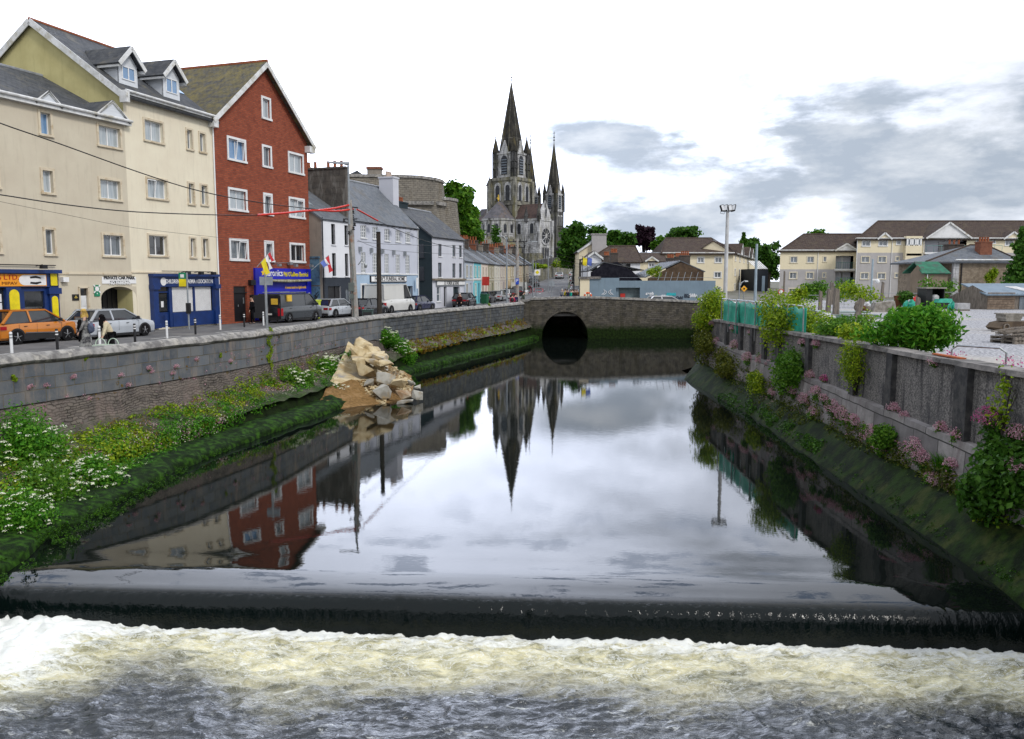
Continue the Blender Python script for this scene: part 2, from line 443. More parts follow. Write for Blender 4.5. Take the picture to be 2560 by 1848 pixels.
# ------------------------------------------------------------------ left river wall
wall=thing('river_wall','long grey stone quay wall with rounded coping running along the left bank','wall',(-12.5,20,-2.1))
def loc(v,o=Vector((-12.5,20,-2.1))):return (v[0]-o.x,v[1]-o.y,v[2]-o.z)
tops=resample(LTOP,.35)
def wat(p,pl=LWAT):return Vector((xat(pl,p.y),p.y))
S=[0.]
for a,b in zip(tops,tops[1:]):S.append(S[-1]+(b-a).length)
def nrm2(i):
 a=tops[max(0,i-1)];b=tops[min(len(tops)-1,i+1)];d=(b-a).normalized()
 return Vector((d.y,-d.x))   # towards the river
def prof(i,p):
 """list of (distance from the top line towards the river, z) for the different bands"""
 w_=wat(p).x-p.x
 near=max(0,min(1,(31-p.y)/5));far=max(0,min(1,(p.y-43)/3))
 zu=-.245*(1-far)-.585*far
 return w_,zu,near,far
def strip(rows,m,uvscale=1.):
 mb=MB();nr=len(rows[0]);vs=[]
 for r in rows:vs+=[loc(q) for q in r]
 fs=[];uvs=[]
 for i in range(len(rows)-1):
  for k in range(nr-1):
   fs.append((i*nr+k,i*nr+k+1,(i+1)*nr+k+1,(i+1)*nr+k))
 def vdist(r):
  o=[0.]
  for a,b in zip(r,r[1:]):o.append(o[-1]+(Vector(b)-Vector(a)).length)
  return o
 for i in range(len(rows)-1):
  va=vdist(rows[i]);vb=vdist(rows[i+1])
  for k in range(nr-1):
   uvs.append([(S[i]+10,20.06-va[k]),(S[i]+10,20.06-va[k+1]),(S[i+1]+10,20.06-vb[k+1]),(S[i+1]+10,20.06-vb[k])])
 mb.faces(vs,fs,0,uvs);return mb
r_cop,r_ash,r_rub,r_moss,r_led=[],[],[],[],[]
far_i=next(i for i,p in enumerate(tops) if p.y>44.2)
for i,p in enumerate(tops):
 n=nrm2(i);w_,zu,near,far=prof(i,p)
 def pt(d,z,j=0):
  q=Vector((p.x+n.x*d,p.y+n.y*d,z))
  if j:
   nv=noise.noise_vector(Vector((q.x*2.1,q.y*2.1,q.z*3)))*j
   q+=nv
  return tuple(q)
 ju=.015
 zt=1.05+.02*noise.noise(Vector((p.x,p.y,0)))
 cj=.02
 r_cop.append([pt(-.42,-.05),pt(-.42,.83,ju),pt(-.36,zt-.08,cj),pt(-.22,zt,cj),pt(-.08,zt-.01,cj),pt(.05,zt-.10,cj),pt(.09,zt-.2,cj),pt(.04,zt-.27,ju),pt(0,zt-.275)])
 r_ash.append([pt(0,zt-.27),pt(.0,.3,ju*.5),pt(.01,zu,ju*.5),pt(-.02,zu-.02)])
 wn=w_*(abs(n.x))
 zr=-1.30*(1-far)+-1.0*far
 a=.02;b=wn*.60
 jr=.10
 zv=-1.0+.25*far;zr=-1.42+.32*far
 r_rub.append([pt(a-.1,zu),pt(a-.03,zu-.06,.05),pt(.06,(zu+zv)/2,.09),pt(.12,zv,.10),pt((b+.12)*.35,zv+(zr-zv)*.3,jr),pt((b+.12)*.68,zv+(zr-zv)*.62,jr),pt(b,zr,jr)])
 led=wn*.74
 r_moss.append([pt(b,zr,jr),pt(b-.22,zr-.1,.08),pt(b-.18,-1.62,.10),pt(b-.05,-1.80,.06)])
 e=.10+.12*abs(noise.noise(Vector((p.x*.5,p.y*.8,1.))));wn+=.22*noise.noise(Vector((p.x,p.y*1.1,7.)))
 led=b-.05;r_led.append([pt(led,-1.80,.06),pt((led+wn*.84)/2,-1.78,e),pt(wn*.84,-1.82,e),pt(wn*.94,-1.87,e),pt(wn,-1.97,e),pt(wn+.03,-2.12,.02),pt(wn+.05,-2.6)])
strip(r_cop,coping).build('coping',coping,wall,auto=50)
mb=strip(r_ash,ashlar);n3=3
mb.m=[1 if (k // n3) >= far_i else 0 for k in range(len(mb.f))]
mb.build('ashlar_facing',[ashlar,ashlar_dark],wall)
strip(r_rub,rubble).build('rubble_footing',rubble,wall,smooth=True)
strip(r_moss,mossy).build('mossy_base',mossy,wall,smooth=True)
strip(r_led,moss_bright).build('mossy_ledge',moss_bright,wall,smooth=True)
# ------------------------------------------------------------------ right river wall
rw=thing('concrete_river_wall','long grey roughcast river wall with flat dark coping on the right bank','wall',(9.5,25,-2.1))
def locr(v):return (v[0]-9.5,v[1]-25,v[2]+2.1)
pebble=M('pebbledash',(.27,.255,.24),.95,(.10,.097,.095),26,bump=.8,bsc=40,c3=(.07,.07,.075),s3=.9,th=(.40,.58))
m_,g_,b_=MATS['pebbledash'],NT(MATS['pebbledash'].node_tree),MATS['pebbledash'].node_tree.nodes['Principled BSDF']
t_=g_.add('TexCoord').outputs['Object']
st_=g_.ramp(g_.noise(g_.scale(t_,(3,3,.3)),1.4,6,.65),(.52,0.),(.66,.8))
g_.put(b_.inputs['Base Color'],g_.mix(st_,b_.inputs['Base Color'].links[0].from_socket,(.035,.035,.04)))
oldstone=mossed('pale_stone',((.36,.34,.33),(.20,.19,.19),(.10,.095,.09)),(.06,.06,.055),1.15,.52,.016,-1.75,-1.15,extra=(.16,.13,.13))
darkcon=M('dark_concrete',(.05,.05,.052),.9,(.09,.088,.085),5,bump=.5)
lichen=M('lichen_coping',(.13,.125,.12),.9,(.27,.25,.235),2.2,bump=.6,bsc=18,c3=(.06,.055,.05),s3=1.7)
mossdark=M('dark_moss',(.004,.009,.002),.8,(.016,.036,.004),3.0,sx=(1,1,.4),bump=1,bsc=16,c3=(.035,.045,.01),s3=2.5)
rt=resample(RTOP,.35);SR=[0.]
for a,b in zip(rt,rt[1:]):SR.append(SR[-1]+(b-a).length)
S_keep=S;S=SR
def ztopr(y):return 1.30-.012*(y-14) if y<40 else .98
def nr2(i):
 a=rt[max(0,i-1)];b=rt[min(len(rt)-1,i+1)];d=(b-a).normalized();return Vector((-d.y,d.x))
rows={k:[] for k in 'csmw'}
loc_l=loc;loc=locr
for i,p in enumerate(rt):
 n=nr2(i);zt=ztopr(p.y)
 wx=(p.x-xat(RWAT,p.y))
 zl=-.32+.012*(p.y-14)      # foot of the panels
 def pt(d,z,j=0):
  q=Vector((p.x+n.x*d,p.y+n.y*d,z))
  if j:q+=noise.noise_vector(Vector((q.x*1.9,q.y*1.9,q.z*2.4)))*j
  return tuple(q)
 rows['c'].append([pt(-.40,.3),pt(-.40,zt-.09),pt(-.38,zt,.02),pt(.10,zt,.02),pt(.12,zt-.10,.015),pt(0,zt-.11)])
 rows['w'].append([pt(0,zt-.1),pt(0,zl)])
 rows['s'].append([pt(0,zl),pt(.14,zl-.02,.03),pt(.17,zl-.6,.03),pt(.2,-1.35,.04)])
 rows['m'].append([pt(.2,-1.35,.04),pt(.22+.3*(wx-.2),-1.5,.06),pt(wx*.8,-1.85,.07),pt(wx,-2.05,.05),pt(wx+.1,-2.14,.04),pt(wx+.1,-2.7)])
strip(rows['c'],0).build('coping',lichen,rw,auto=40)
strip(rows['w'],0).build('roughcast_panel',pebble,rw)
strip(rows['s'],0).build('stone_course',oldstone,rw)
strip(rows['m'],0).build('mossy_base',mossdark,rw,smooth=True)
# piers between the panels
for py_ in (12.9,16.3,19.9,22.3,26.2,29.2,31.3,33.0,34.8,37.5):
 i=min(range(len(rt)),key=lambda k:abs(rt[k].y-py_));p=rt[i];n=nr2(i);d=Vector((n.y,-n.x))
 mb=MB();hw=.17 if py_ != 16.3 else .26
 a=Vector((p.x,p.y))-d*hw;b=Vector((p.x,p.y))+d*hw
 zt=ztopr(p.y)-.112;zl=-.33+.012*(p.y-14)
 q=[a+n*.13,a-n*.02,b-n*.02,b+n*.13]
 mb.hexa([locr((v.x,v.y,zl)) for v in q]+[locr((v.x,v.y,zt)) for v in q])
 mb.build('pier',darkcon,rw)
loc=loc_l;S=S_keep
# return wall of the right bank from the corner to the bridge
mb=MB();A_=Vector((10.9,46.5));pts_=[(10.9,46.5),(17.6,48.3),(17.6,70.2)]
for (x0,y0),(x1,y1) in zip(pts_,pts_[1:]):
 mb.face([(x0,y0,.95),(x0,y0,-2.6),(x1,y1,-2.6),(x1,y1,.95)])
 d=Vector((x1-x0,y1-y0)).normalized();n=Vector((d.y,-d.x))
 mb.hexa([(x0,y0,.9),(x0+n.x*.4,y0+n.y*.4,.9),(x1+n.x*.4,y1+n.y*.4,.9),(x1,y1,.9),(x0,y0,1.05),(x0+n.x*.4,y0+n.y*.4,1.05),(x1+n.x*.4,y1+n.y*.4,1.05),(x1,y1,1.05)])
tag(mb.build('river_wall',bridge_stone,recentre=True),'mossy stone wall set back behind the right bank corner beside the bridge','wall')
# ------------------------------------------------------------------ bridge
br=thing('stone_bridge','old humped stone bridge with one low round arch across the river','bridge',(8,70,-2.1))
def lb(x,y,z):return (x-8,y-70,z+2.1)
AX,AR,SPR=4.55,1.97,-1.95
def ptop(x):
 return 1.50-.40*max(0,min(1,abs(x-6)/10))**1.3-(.12 if x<1.6 else 0)
xs=[.6+.35*k for k in range(52)]
xs=sorted(set([round(x,3) for x in xs if x<17.6]+[17.6]+[round(AX+AR*math.cos(math.pi*k/16),3) for k in range(17)]))
def arch(x):
 t=(x-AX)/AR
 return SPR+2.15*math.sqrt(max(0,1-t*t)) if abs(t) <= 1 else None
mb=MB();mr=MB()
for a,b in zip(xs,xs[1:]):
 za,zb=arch(a),arch(b)
 if za is None or zb is None:za=zb=-2.7
 ta,tb=ptop(a)-.16,ptop(b)-.16
 mb.face([lb(a,70,za),lb(b,70,zb),lb(b,70,tb),lb(a,70,ta)])
 if za>-2.6:
  mb.face([lb(a,70,za),lb(a,78,za),lb(b,78,zb),lb(b,70,zb)])
 mb.face([lb(a,70.45,ta),lb(b,70.45,tb),lb(b,70.45,0),lb(a,70.45,0)])
mb.face([lb(.6,78,.3),lb(17.6,78,.3),lb(17.6,78,-2.7),lb(.6,78,-2.7)])
mb.build('spandrel_wall',bridge_stone,br)
mc=MB()
for k,(a,b) in enumerate(zip(xs,xs[1:])):
 mc.hexa([lb(a,69.92,ptop(a)-.165),lb(b,69.92,ptop(b)-.165),lb(b,70.5,ptop(b)-.165),lb(a,70.5,ptop(a)-.165),
    lb(a,69.95,ptop(a)+.02),lb(b,69.95,ptop(b)+.02),lb(b,70.45,ptop(b)+.02),lb(a,70.45,ptop(a)+.02)])
mc.build('coping',coping,br)
mv=MB();nv=19
for k in range(nv):
 a0=math.pi*(k+.06)/nv;a1=math.pi*(k+.94)/nv
 q=[]
 for rr in (1.,1.13):
  for a in (a0,a1):q.append((AX+AR*math.cos(a)*rr,SPR+2.15*math.sin(a)*rr))
 (x0,z0),(x1,z1),(x2,z2),(x3,z3)=q
 mv.hexa([lb(x0,69.985,z0),lb(x2,69.985,z2),lb(x2,70.1,z2),lb(x0,70.1,z0),lb(x1,69.985,z1),lb(x3,69.985,z3),lb(x3,70.1,z3),lb(x1,70.1,z1)])
mv.build('arch_ring',bridge_stone,br)
mb=MB();mb.box(-5.4,.5,1.9,9.6,8,2.112);mb.build('deck',paving,br)
# ------------------------------------------------------------------ water
def watermat(name,ior,bumps,base=(.004,.006,.005),rough=.015):
 m,g,b=newmat(name)
 t=g.add('NewGeometry').outputs['Position']
 b.inputs['Roughness'].default_value=rough;b.inputs['IOR'].default_value=ior
 b.inputs['Specular IOR Level'].default_value=.5
 g.put(b.inputs['Base Color'],base)
 nrm=None
 for scv,s_,st,di in bumps:
  nrm=g.bump(g.noise(g.scale(t,scv),s_,3,.5),st,di,nrm)
 g.put(b.inputs['Normal'],nrm)
 return m,g,b
pool,gp,bp_=watermat('river_pool',1.36,[((1,.45,1),.8,.10,.012),((1,.8,1),3.5,.08,.006),((.8,1.6,1),9,.10,.0035)])
WL,WR=(-9,13.05),(9,11.95)     # weir lip line
def lipy(x):return WL[1]+(x-WL[0])/18*(WR[1]-WL[1])
HP=[(-3.4,0),(-2.4,-.004),(-1.75,-.018),(-1.35,-.03),(-1.1,-.026),(-.85,-.035),(-.6,-.065),(-.4,-.085),(-.25,-.10),(-.14,-.125),(-.07,-.16),(-.01,-.22),(.03,-.31),(.055,-.42),(.07,-.54),(.085,-.75),(.09,-1.1)]
mb=MB();nx=361;xs=[-9.2+18.6*k/(nx-1) for k in range(nx)]
yfar=[73.5,60,45,36,30,26,23,21,19,18,17.2,16.6]
prof_=[(None,y) for y in yfar]+HP
vs=[]
for x in xs:
 ly=lipy(x)
 # a few ropes of rough water on the drop
 rope=max(0,noise.noise(Vector((x*.9,5.2,0)))*1.6+.1*noise.noise(Vector((x*4,1,0))))
 for d,h in prof_:
  if d is None:vs.append((x if h<60 else x*1.9,h,-2.1));continue
  z=-2.1+h;y=ly-d
  k=max(0,min(1,(d+.35)/.35))
  j=noise.fractal(Vector((x*11,z*8,3.)),1,2,4)*(.016+.05*min(1,rope))*k
  j+=noise.noise(Vector((x*26,z*2.5,3.)))*.012*k
  kk=max(0,min(1,(d+2.2)/1.2))*(1-k)
  z+=noise.noise(Vector((x*.22,d*4.5,0)))*.015*kk
  vs.append((x,y-j,z+j*.25))
npf=len(prof_);fs=[]
for i in range(nx-1):
 for k in range(npf-1):fs.append((i*npf+k,i*npf+k+1,(i+1)*npf+k+1,(i+1)*npf+k))
mb.faces(vs,fs)
falls,gf,bf=watermat('falling_water',1.36,[((1,1,.25),12,.6,.03),((1,1,1),34,.4,.012)],(.002,.005,.005),.05)
mb.m=[1 if (k % (npf-1))>npf-9 else 0 for k in range(len(mb.f))]
tag(mb.build('river',[pool,falls],smooth=True,recentre=False),kind='structure')
# weir body under the water, and river bed
mb=MB();stone_d=M('wet_stone',(.03,.03,.03),.5,(.015,.02,.015),2)
mb.hexa([(-9.3,13.1,-3.6),(9.4,12.0,-3.6),(9.4,12.7,-3.6),(-9.3,13.8,-3.6),(-9.3,13.25,-2.55),(9.4,12.15,-2.55),(9.4,12.7,-2.4),(-9.3,13.8,-2.4)])
tag(mb.build('weir',stone_d),'low stone weir under the glassy lip of falling water','weir')
mb=MB();mb.face([(-20,-40,-4),(20,-40,-4),(20,80,-4),(-20,80,-4)]);tag(mb.build('river_bed',stone_d,recentre=False),kind='structure')
fb=thing('footbridge','stone road bridge behind the viewpoint, seen only in reflections','bridge',(0,-7,.3))
m_=MB();m_.box(-24,-7,.6,24,6.3,1.1);m_.build('deck',coping,fb)
m_=MB();m_.box(-24,6.0,1.1,24,6.35,2.1);m_.build('parapet',coping,fb)
m_=MB();m_.box(-24,-7,-4,-14,6,.6);m_.box(14,-7,-4,24,6,.6);m_.build('abutment',bridge_stone,fb)
# turbulent water below the weir
def foamy(x,y):
 d=lipy(x)-.09-y       # distance downstream of the foot of the falls
 n=noise.fractal(Vector((x*.55,y*.8,2.)),1,2,5)
 edge=1.45+.75*noise.noise(Vector((x*.45,3.3,0)))+.35*n
 if x<-5.5:edge+=min(1.6,(-5.5-x)*.9)*.6
 f=1/(1+math.exp((d-edge)*3.4))
 white=.85*math.exp(-max(0,d)*2.6)+.9*max(0,min(1,(-6.2-x)*.9))*math.exp(-max(0,d-1.2))
 return d,f,min(1,white)
mb=MB();X0,X1,Y0,Y1=-9.6,9.6,6.6,13.2;st=.034
nx=int((X1-X0)/st);ny=int((Y1-Y0)/st);vs=[];att=[]
for j in range(ny+1):
 y=Y0+(Y1-Y0)*j/ny
 for i in range(nx+1):
  x=X0+(X1-X0)*i/nx
  d,f,wh=foamy(x,y)
  z=-2.79-.04*min(1,max(0,d))
  q=Vector((x*1.2+y*.35,y*1.9,.7))
  wx_=.5*noise.noise(Vector((x*.7,y*.7,9)))
  z+=.045*noise.fractal(q,1,2,3)
  q=Vector((x*1.5+y*.7+wx_,y*5.2-x*.9+wx_*3,4.))
  rg=1-abs(noise.noise(q))*2.2
  z+=.050*rg*abs(rg)
  z+=.005*noise.noise(Vector((x*9,y*18-x*4,1)))
  r2=1-abs(noise.noise(Vector((x*3.2+y*2+wx_*4,y*12-x*3.2+wx_*5,6.))))*2.4;z+=.016*r2*abs(r2)
  if f>.02:
   z+=f*(.03*abs(noise.fractal(Vector((x*3.3,y*3.3,8)),1,2,3))+wh*.035*abs(noise.noise(Vector((x*13,y*13,2))))+.03*math.exp(-(d-.8)**2*3))
  if d<.12:z+=wh*.05*max(0,noise.noise(Vector((x*7.5,1.5,2))))
  if x<-6.2:z+=.13*min(1,(-6.2-x))*math.exp(-max(0,d-.3)*1.6)*(1+.8*noise.noise(Vector((x*5,y*5,0))))
  vs.append((x,y,z));att.append((f,wh,0,1))
fs=[(j*(nx+1)+i,j*(nx+1)+i+1,(j+1)*(nx+1)+i+1,(j+1)*(nx+1)+i) for j in range(ny) for i in range(nx)]
mb.faces(vs,fs);S0,T0=X0,X1
mb.face([(-16,-40,-2.72),(16,-40,-2.72),(16,6.6,-2.72),(-16,6.6,-2.72)])
tm,gt,bt=newmat('turbulent_water')
pos=gt.add('NewGeometry').outputs['Position']
at_=gt.add('Attribute',attribute_name='foam');fr,wr,_=gt.sep(at_.outputs['Vector'])
sv=gt.scale(pos,(.75,1.9,.5))
w1=gt.noise(sv,3.2,9,.68,.8);w2=gt.noise(sv,11,8,.7,1.2)
rid=gt.math('ABSOLUTE',gt.math('SUBTRACT',w1,.5));rid2=gt.math('ABSOLUTE',gt.math('SUBTRACT',w2,.5))
lace=gt.math('MAXIMUM',gt.range(rid,.016,.0,0,1),gt.math('MULTIPLY',gt.range(rid2,.018,.0,0,1),.7))
patch=gt.range(gt.noise(pos,.9,4,.6),.44,.62,0,1)
lace=gt.math('MULTIPLY',lace,gt.math('ADD',gt.math('MULTIPLY',fr,.9),gt.math('MULTIPLY',patch,.22)))
dark=gt.mix(gt.noise(pos,1.3,5,.6),(.004,.007,.008),(.016,.024,.034))
aer=gt.mix(gt.ramp(gt.noise(sv,2.0,9,.68,.9),(.36,0.),(.62,1.)),(.13,.125,.04),(.70,.65,.40))
whm=gt.math('ADD',gt.math('MULTIPLY',wr,1.1),gt.math('ADD',gt.math('MULTIPLY',gt.math('SUBTRACT',w1,.5),2.6),gt.math('MULTIPLY',gt.math('SUBTRACT',w2,.5),1.2)),clamp=True)
fm=gt.math('ADD',fr,gt.math('MULTIPLY',gt.math('SUBTRACT',w2,.5),.55),clamp=True)
fm=gt.ramp(fm,(.12,0.),(.9,1.))
c=gt.mix(fm,dark,aer)
c=gt.mix(gt.ramp(whm,(.3,0.),(.85,1.)),c,(.82,.84,.80))
lac2=gt.math('MULTIPLY',lace,gt.math('ADD',.75,gt.math('MULTIPLY',fr,.4)),clamp=True)
c=gt.mix(lac2,c,(.82,.84,.82))
gt.put(bt.inputs['Base Color'],c);bt.inputs['IOR'].default_value=1.65
gt.put(bt.inputs['Roughness'],gt.range(gt.math('ADD',fm,lac2),0,1,.03,.7))
bn=gt.bump(gt.noise(sv,5,5,.55,1.2),.5,.06);bn=gt.bump(gt.noise(sv,16,3,.5,.8),.25,.012,bn)
gt.put(bt.inputs['Normal'],bn)
o=mb.build('churning_water',tm,smooth=True,recentre=False);tag(o,kind='structure')
ca=o.data.attributes.new('foam','FLOAT_COLOR','POINT')
flat=[]
for a in att:flat+=a
flat+=[0,0,0,1]*4
ca.data.foreach_set('color',flat)
# ================================================================== BUILDINGS
pvc=M('white_pvc',(.80,.81,.82),.35,(.74,.75,.76),1)
white_paint=M('white_paint',(.74,.75,.76),.6,(.64,.65,.66),1.5)
dark_frame=M('dark_frame',(.02,.02,.022),.4)
def panem(name,c1,c2,stripe=0,rough=.05):
 m,g,b=newmat(name);t=g.add('TexCoord').outputs['Object']
 f=g.ramp(g.noise(g.scale(t,(7,7,.4)) if stripe else t,2.2 if stripe else .8,4,.6),(.35,0.),(.65,1.))
 g.put(b.inputs['Base Color'],g.mix(f,c1,c2));b.inputs['Roughness'].default_value=rough
 b.inputs['Specular IOR Level'].default_value=1.;b.inputs['IOR'].default_value=1.6
 g.put(b.inputs['Normal'],g.bump(g.noise(t,1.3,2),.05,.05));return m
P_SKY=panem('pane_sky_curtain',(.27,.32,.36),(.42,.47,.50),1)  # reflected sky and net curtains both put into the pale base colour
P_DARK=panem('pane_dark',(.008,.010,.012),(.03,.035,.04))
P_MID=panem('pane_grey',(.06,.075,.09),(.16,.19,.22),1)
P_BLUE=panem('pane_blue',(.10,.22,.40),(.16,.30,.50))
PANES=[P_SKY,P_MID,P_SKY,P_DARK,P_MID]
slate=brickmat('slate',((.085,.09,.10),(.05,.055,.065),(.12,.125,.13)),(.02,.02,.024),.30,.22,.006,rough=.7,bump=.8,stain=(.16,.15,.12),stsc=.35)
slate_blue=brickmat('slate_blue',((.15,.165,.19),(.10,.115,.135),(.19,.20,.21)),(.05,.055,.06),.32,.26,.006,rough=.65,bump=.6,stain=(.13,.12,.10),stsc=.3)
slate_moss=brickmat('slate_mossy',((.12,.12,.12),(.075,.075,.08),(.20,.17,.07)),(.025,.025,.025),.30,.24,.008,rough=.85,bump=1,stain=(.24,.20,.08),stsc=.28,mixn=.7)
tile_brown=brickmat('tile_brown',((.085,.06,.05),(.055,.042,.038),(.11,.085,.07)),(.022,.018,.016),.30,.34,.02,rough=.85,bump=1,stain=(.11,.09,.06),stsc=.3)
redbrick=brickmat('red_brick',((.34,.085,.045),(.22,.05,.03),(.40,.12,.065)),(.13,.075,.06),.34,.12,.016,bump=.6,mixn=.3)
darkbrick=brickmat('dark_brick',((.10,.085,.08),(.06,.055,.052),(.15,.12,.10)),(.05,.045,.04),.24,.08,.012)
orangebrick=brickmat('chimney_brick',((.26,.09,.05),(.17,.06,.04),(.30,.14,.09)),(.12,.08,.06),.23,.08,.012)
fortstone=brickmat('fort_stone',((.24,.22,.19),(.15,.14,.125),(.30,.27,.22)),(.07,.065,.06),.55,.26,.02,bump=1,stain=(.12,.10,.07),stsc=.3,warp=.2,dist=.05)
housestone=brickmat('house_stone',((.32,.26,.19),(.20,.16,.12),(.38,.32,.25)),(.12,.10,.08),.40,.15,.015,bump=1,stain=(.17,.13,.09),stsc=.4,warp=.15)
gutterm=M('white_gutter',(.72,.73,.74),.5,(.55,.56,.55),2,c3=(.45,.43,.36),s3=1.5)
pot=M('clay_pot',(.34,.12,.06),.85,(.22,.08,.045),6)
leadm=M('lead',(.28,.30,.33),.6,(.20,.21,.23),3)
beige=render('beige_render',(.60,.545,.43),(.55,.49,.385),amt=.22)
cream=render('cream_render',(.77,.71,.56),(.72,.65,.51),amt=.2)
yellowr=render('yellow_render',(.55,.50,.25),(.47,.42,.20),(.30,.27,.12),.4)
surround_b=M('beige_trim',(.64,.57,.44),.8,(.58,.50,.38),2,c3=(.48,.38,.25),s3=3)
clapboard=M('clapboard',(.66,.69,.73),.6,(.58,.61,.65),2,sx=(1,1,12))
black=M('black_paint',(.012,.012,.014),.45)
navy=M('navy_paint',(.010,.035,.155),.35,(.008,.028,.12),2)
royal=M('royal_blue_paint',(.012,.016,.46),.4,(.012,.016,.40),1)
yellowp=M('yellow_paint',(.80,.66,.01),.4)
orangep=M('orange_sign',(.85,.36,.02),.5,(.80,.32,.02),1)
whites=M('sign_white',(.80,.80,.80),.5,(.74,.74,.74),2)
redp=M('red_sign',(.50,.03,.02),.5)
greens=M('green_sign',(.01,.22,.11),.5)
steel=M('galvanised_steel',(.33,.35,.37),.45,(.25,.27,.28),5,metal=.6)
def clip(poly,x0,z0,x1,z1):
 def cl(p,f,inter):
  o=[]
  for i in range(len(p)):
   a,b=p[i],p[(i+1) % len(p)]
   fa,fb=f(a),f(b)
   if fa >= 0:o.append(a)
   if (fa >= 0) != (fb >= 0):
    t=fa/(fa-fb);o.append((a[0]+(b[0]-a[0])*t,a[1]+(b[1]-a[1])*t))
  return o
 for f in (lambda q:q[0]-x0,lambda q:x1-q[0],lambda q:q[1]-z0,lambda q:z1-q[1]):
  poly=cl(poly,f,None)
  if len(poly)<3:return []
 return poly
class Bld:
 def __init__(s,name,label,cat,A,B,group=None,z0=0):
  s.A=Vector(A);s.B=Vector(B);d=s.B-s.A;s.L=d.length
  s.ang=math.atan2(d.y,d.x);s.z0=z0
  s.e=thing(name,label,cat,(A[0],A[1],z0),s.ang,group)
  s.dx=d.normalized();s.dy=Vector((-s.dx.y,s.dx.x));s.k=0
  s.holes=[]
 def uz(s,px,py,off=0.):
  d=ray(px,py)
  o=Vector((0,0))-s.A;oy=o.dot(s.dy);vy=d.x*s.dy.x+d.y*s.dy.y
  t=(off-oy)/vy;p=Vector((d.x*t,d.y*t))-s.A
  return p.dot(s.dx),CZ+d.z*t-s.z0
 def rect(s,x0,y0,x1,y1,off=0.):
  u0,zt=s.uz(x0,y0,off);u1,zb=s.uz(x1,y1,off);return (u0,zb,u1,zt)
 def front(s,poly,m,name='wall',rev=.14,y=0.,holes=None,uvm=None,revm=None):
  holes=s.holes if holes is None else holes
  mb=MB();us=[p[0] for p in poly];zs=[p[1] for p in poly]
  U=sorted(set([min(us),max(us)]+[h[0] for h in holes]+[h[2] for h in holes]))
  Zs=sorted(set([min(zs),max(zs)]+[h[1] for h in holes]+[h[3] for h in holes]))
  U=[u for u in U if min(us) <= u <= max(us)];Zs=[z for z in Zs if min(zs) <= z <= max(zs)]
  for a,b in zip(U,U[1:]):
   for c,d in zip(Zs,Zs[1:]):
    mu,mz=(a+b)/2,(c+d)/2
    if any(h[0]<mu<h[2] and h[1]<mz<h[3] for h in holes):continue
    p=clip(poly,a,c,b,d)
    if p:mb.face([(q[0],y,q[1]) for q in p],0,[(q[0],q[1]) for q in p])
  for h in holes:
   a,c,b,d=h[:4];r=rev
   mb.face([(a,y,c),(a,y,d),(a,y+r,d),(a,y+r,c)],1 if revm else 0);mb.face([(b,y,c),(b,y+r,c),(b,y+r,d),(b,y,d)],1 if revm else 0)
   mb.face([(a,y,c),(a,y+r,c),(b,y+r,c),(b,y,c)],1 if revm else 0);mb.face([(a,y,d),(b,y,d),(b,y+r,d),(a,y+r,d)],1 if revm else 0)
  s.mb=mb;return mb
 def shell(s,mb,D,h0,h1=None):   # back and side walls (plain), front is separate
  L=s.L
  mb.face([(L,0,0),(L,D,0),(L,D,h0),(L,0,h0)]);mb.face([(0,D,0),(0,0,0),(0,0,h0),(0,D,h0)])
  mb.face([(L,D,0),(0,D,0),(0,D,h0),(L,D,h0)])
 def win(s,r,cols=2,rows=1,fr=None,pane=None,sur=None,sw=.1,sill=None,y=0.,dep=.12,ft=.05,tilt=None,door=None,hole=True,simple=False):
  """window set in a hole r=(u0,z0,u1,z1); r is the outer rect of the surround"""
  fr=fr or pvc;u0,z0,u1,z1=r;s.k+=1
  if sur is not None:
   m=MB();p=.045
   m.box(u0,y-p,z0,u0+sw,y+.02,z1);m.box(u1-sw,y-p,z0,u1,y+.02,z1)
   m.box(u0+sw,y-p,z1-sw,u1-sw,y+.02,z1)
   u0+=sw*.98;u1 -= sw*.98;z1 -= sw*.98;zb=z0;z0+=sw*.9
   m.box(u0-sw*1.2,y-p*2.2,zb,u1+sw*1.2,y+.02,z0)
   so=m
  if hole:s.holes.append((u0,z0,u1,z1))
  if not hole:dep=0;
  f=MB();yy=y+dep-.04 if hole else y-.05
  f.box(u0,yy,z0,u0+ft,yy+.08,z1);f.box(u1-ft,yy,z0,u1,yy+.08,z1)
  f.box(u0+ft,yy,z0,u1-ft,yy+.08,z0+ft);f.box(u0+ft,yy,z1-ft,u1-ft,yy+.08,z1)
  for c in range(1,cols):
   uc=u0+(u1-u0)*c/cols;f.box(uc-ft*.6,yy+.004,z0+ft,uc+ft*.6,yy+.076,z1-ft)
  for c in range(1,rows):
   zc=z0+(z1-z0)*c/rows;w_=ft*(.9 if rows<3 or c*2==rows else .4)
   f.box(u0+ft,yy+.008,zc-w_/2,u1-ft,yy+.07,zc+w_/2)
  if tilt is not None:
   a=u0+(u1-u0)*tilt/cols;b=u0+(u1-u0)*(tilt+1)/cols
   q=.16
   f.bar((a+.06,yy-.01,z0+.06),(a+.06,yy-q,z1-.06),.05,.05);f.bar((b-.06,yy-.01,z0+.06),(b-.06,yy-q,z1-.06),.05,.05)
   f.bar((a+.06,yy-q,z1-.06),(b-.06,yy-q,z1-.06),.05,.05)
  o=f.build('window',fr,s.e)
  pm=pane or PANES[(s.k*7+int(s.ang*10)) % 5]
  p=MB();p.face([(u0+ft,yy+.05,z0+ft),(u1-ft,yy+.05,z0+ft),(u1-ft,yy+.05,z1-ft),(u0+ft,yy+.05,z1-ft)])
  p.build('pane',pm,o)
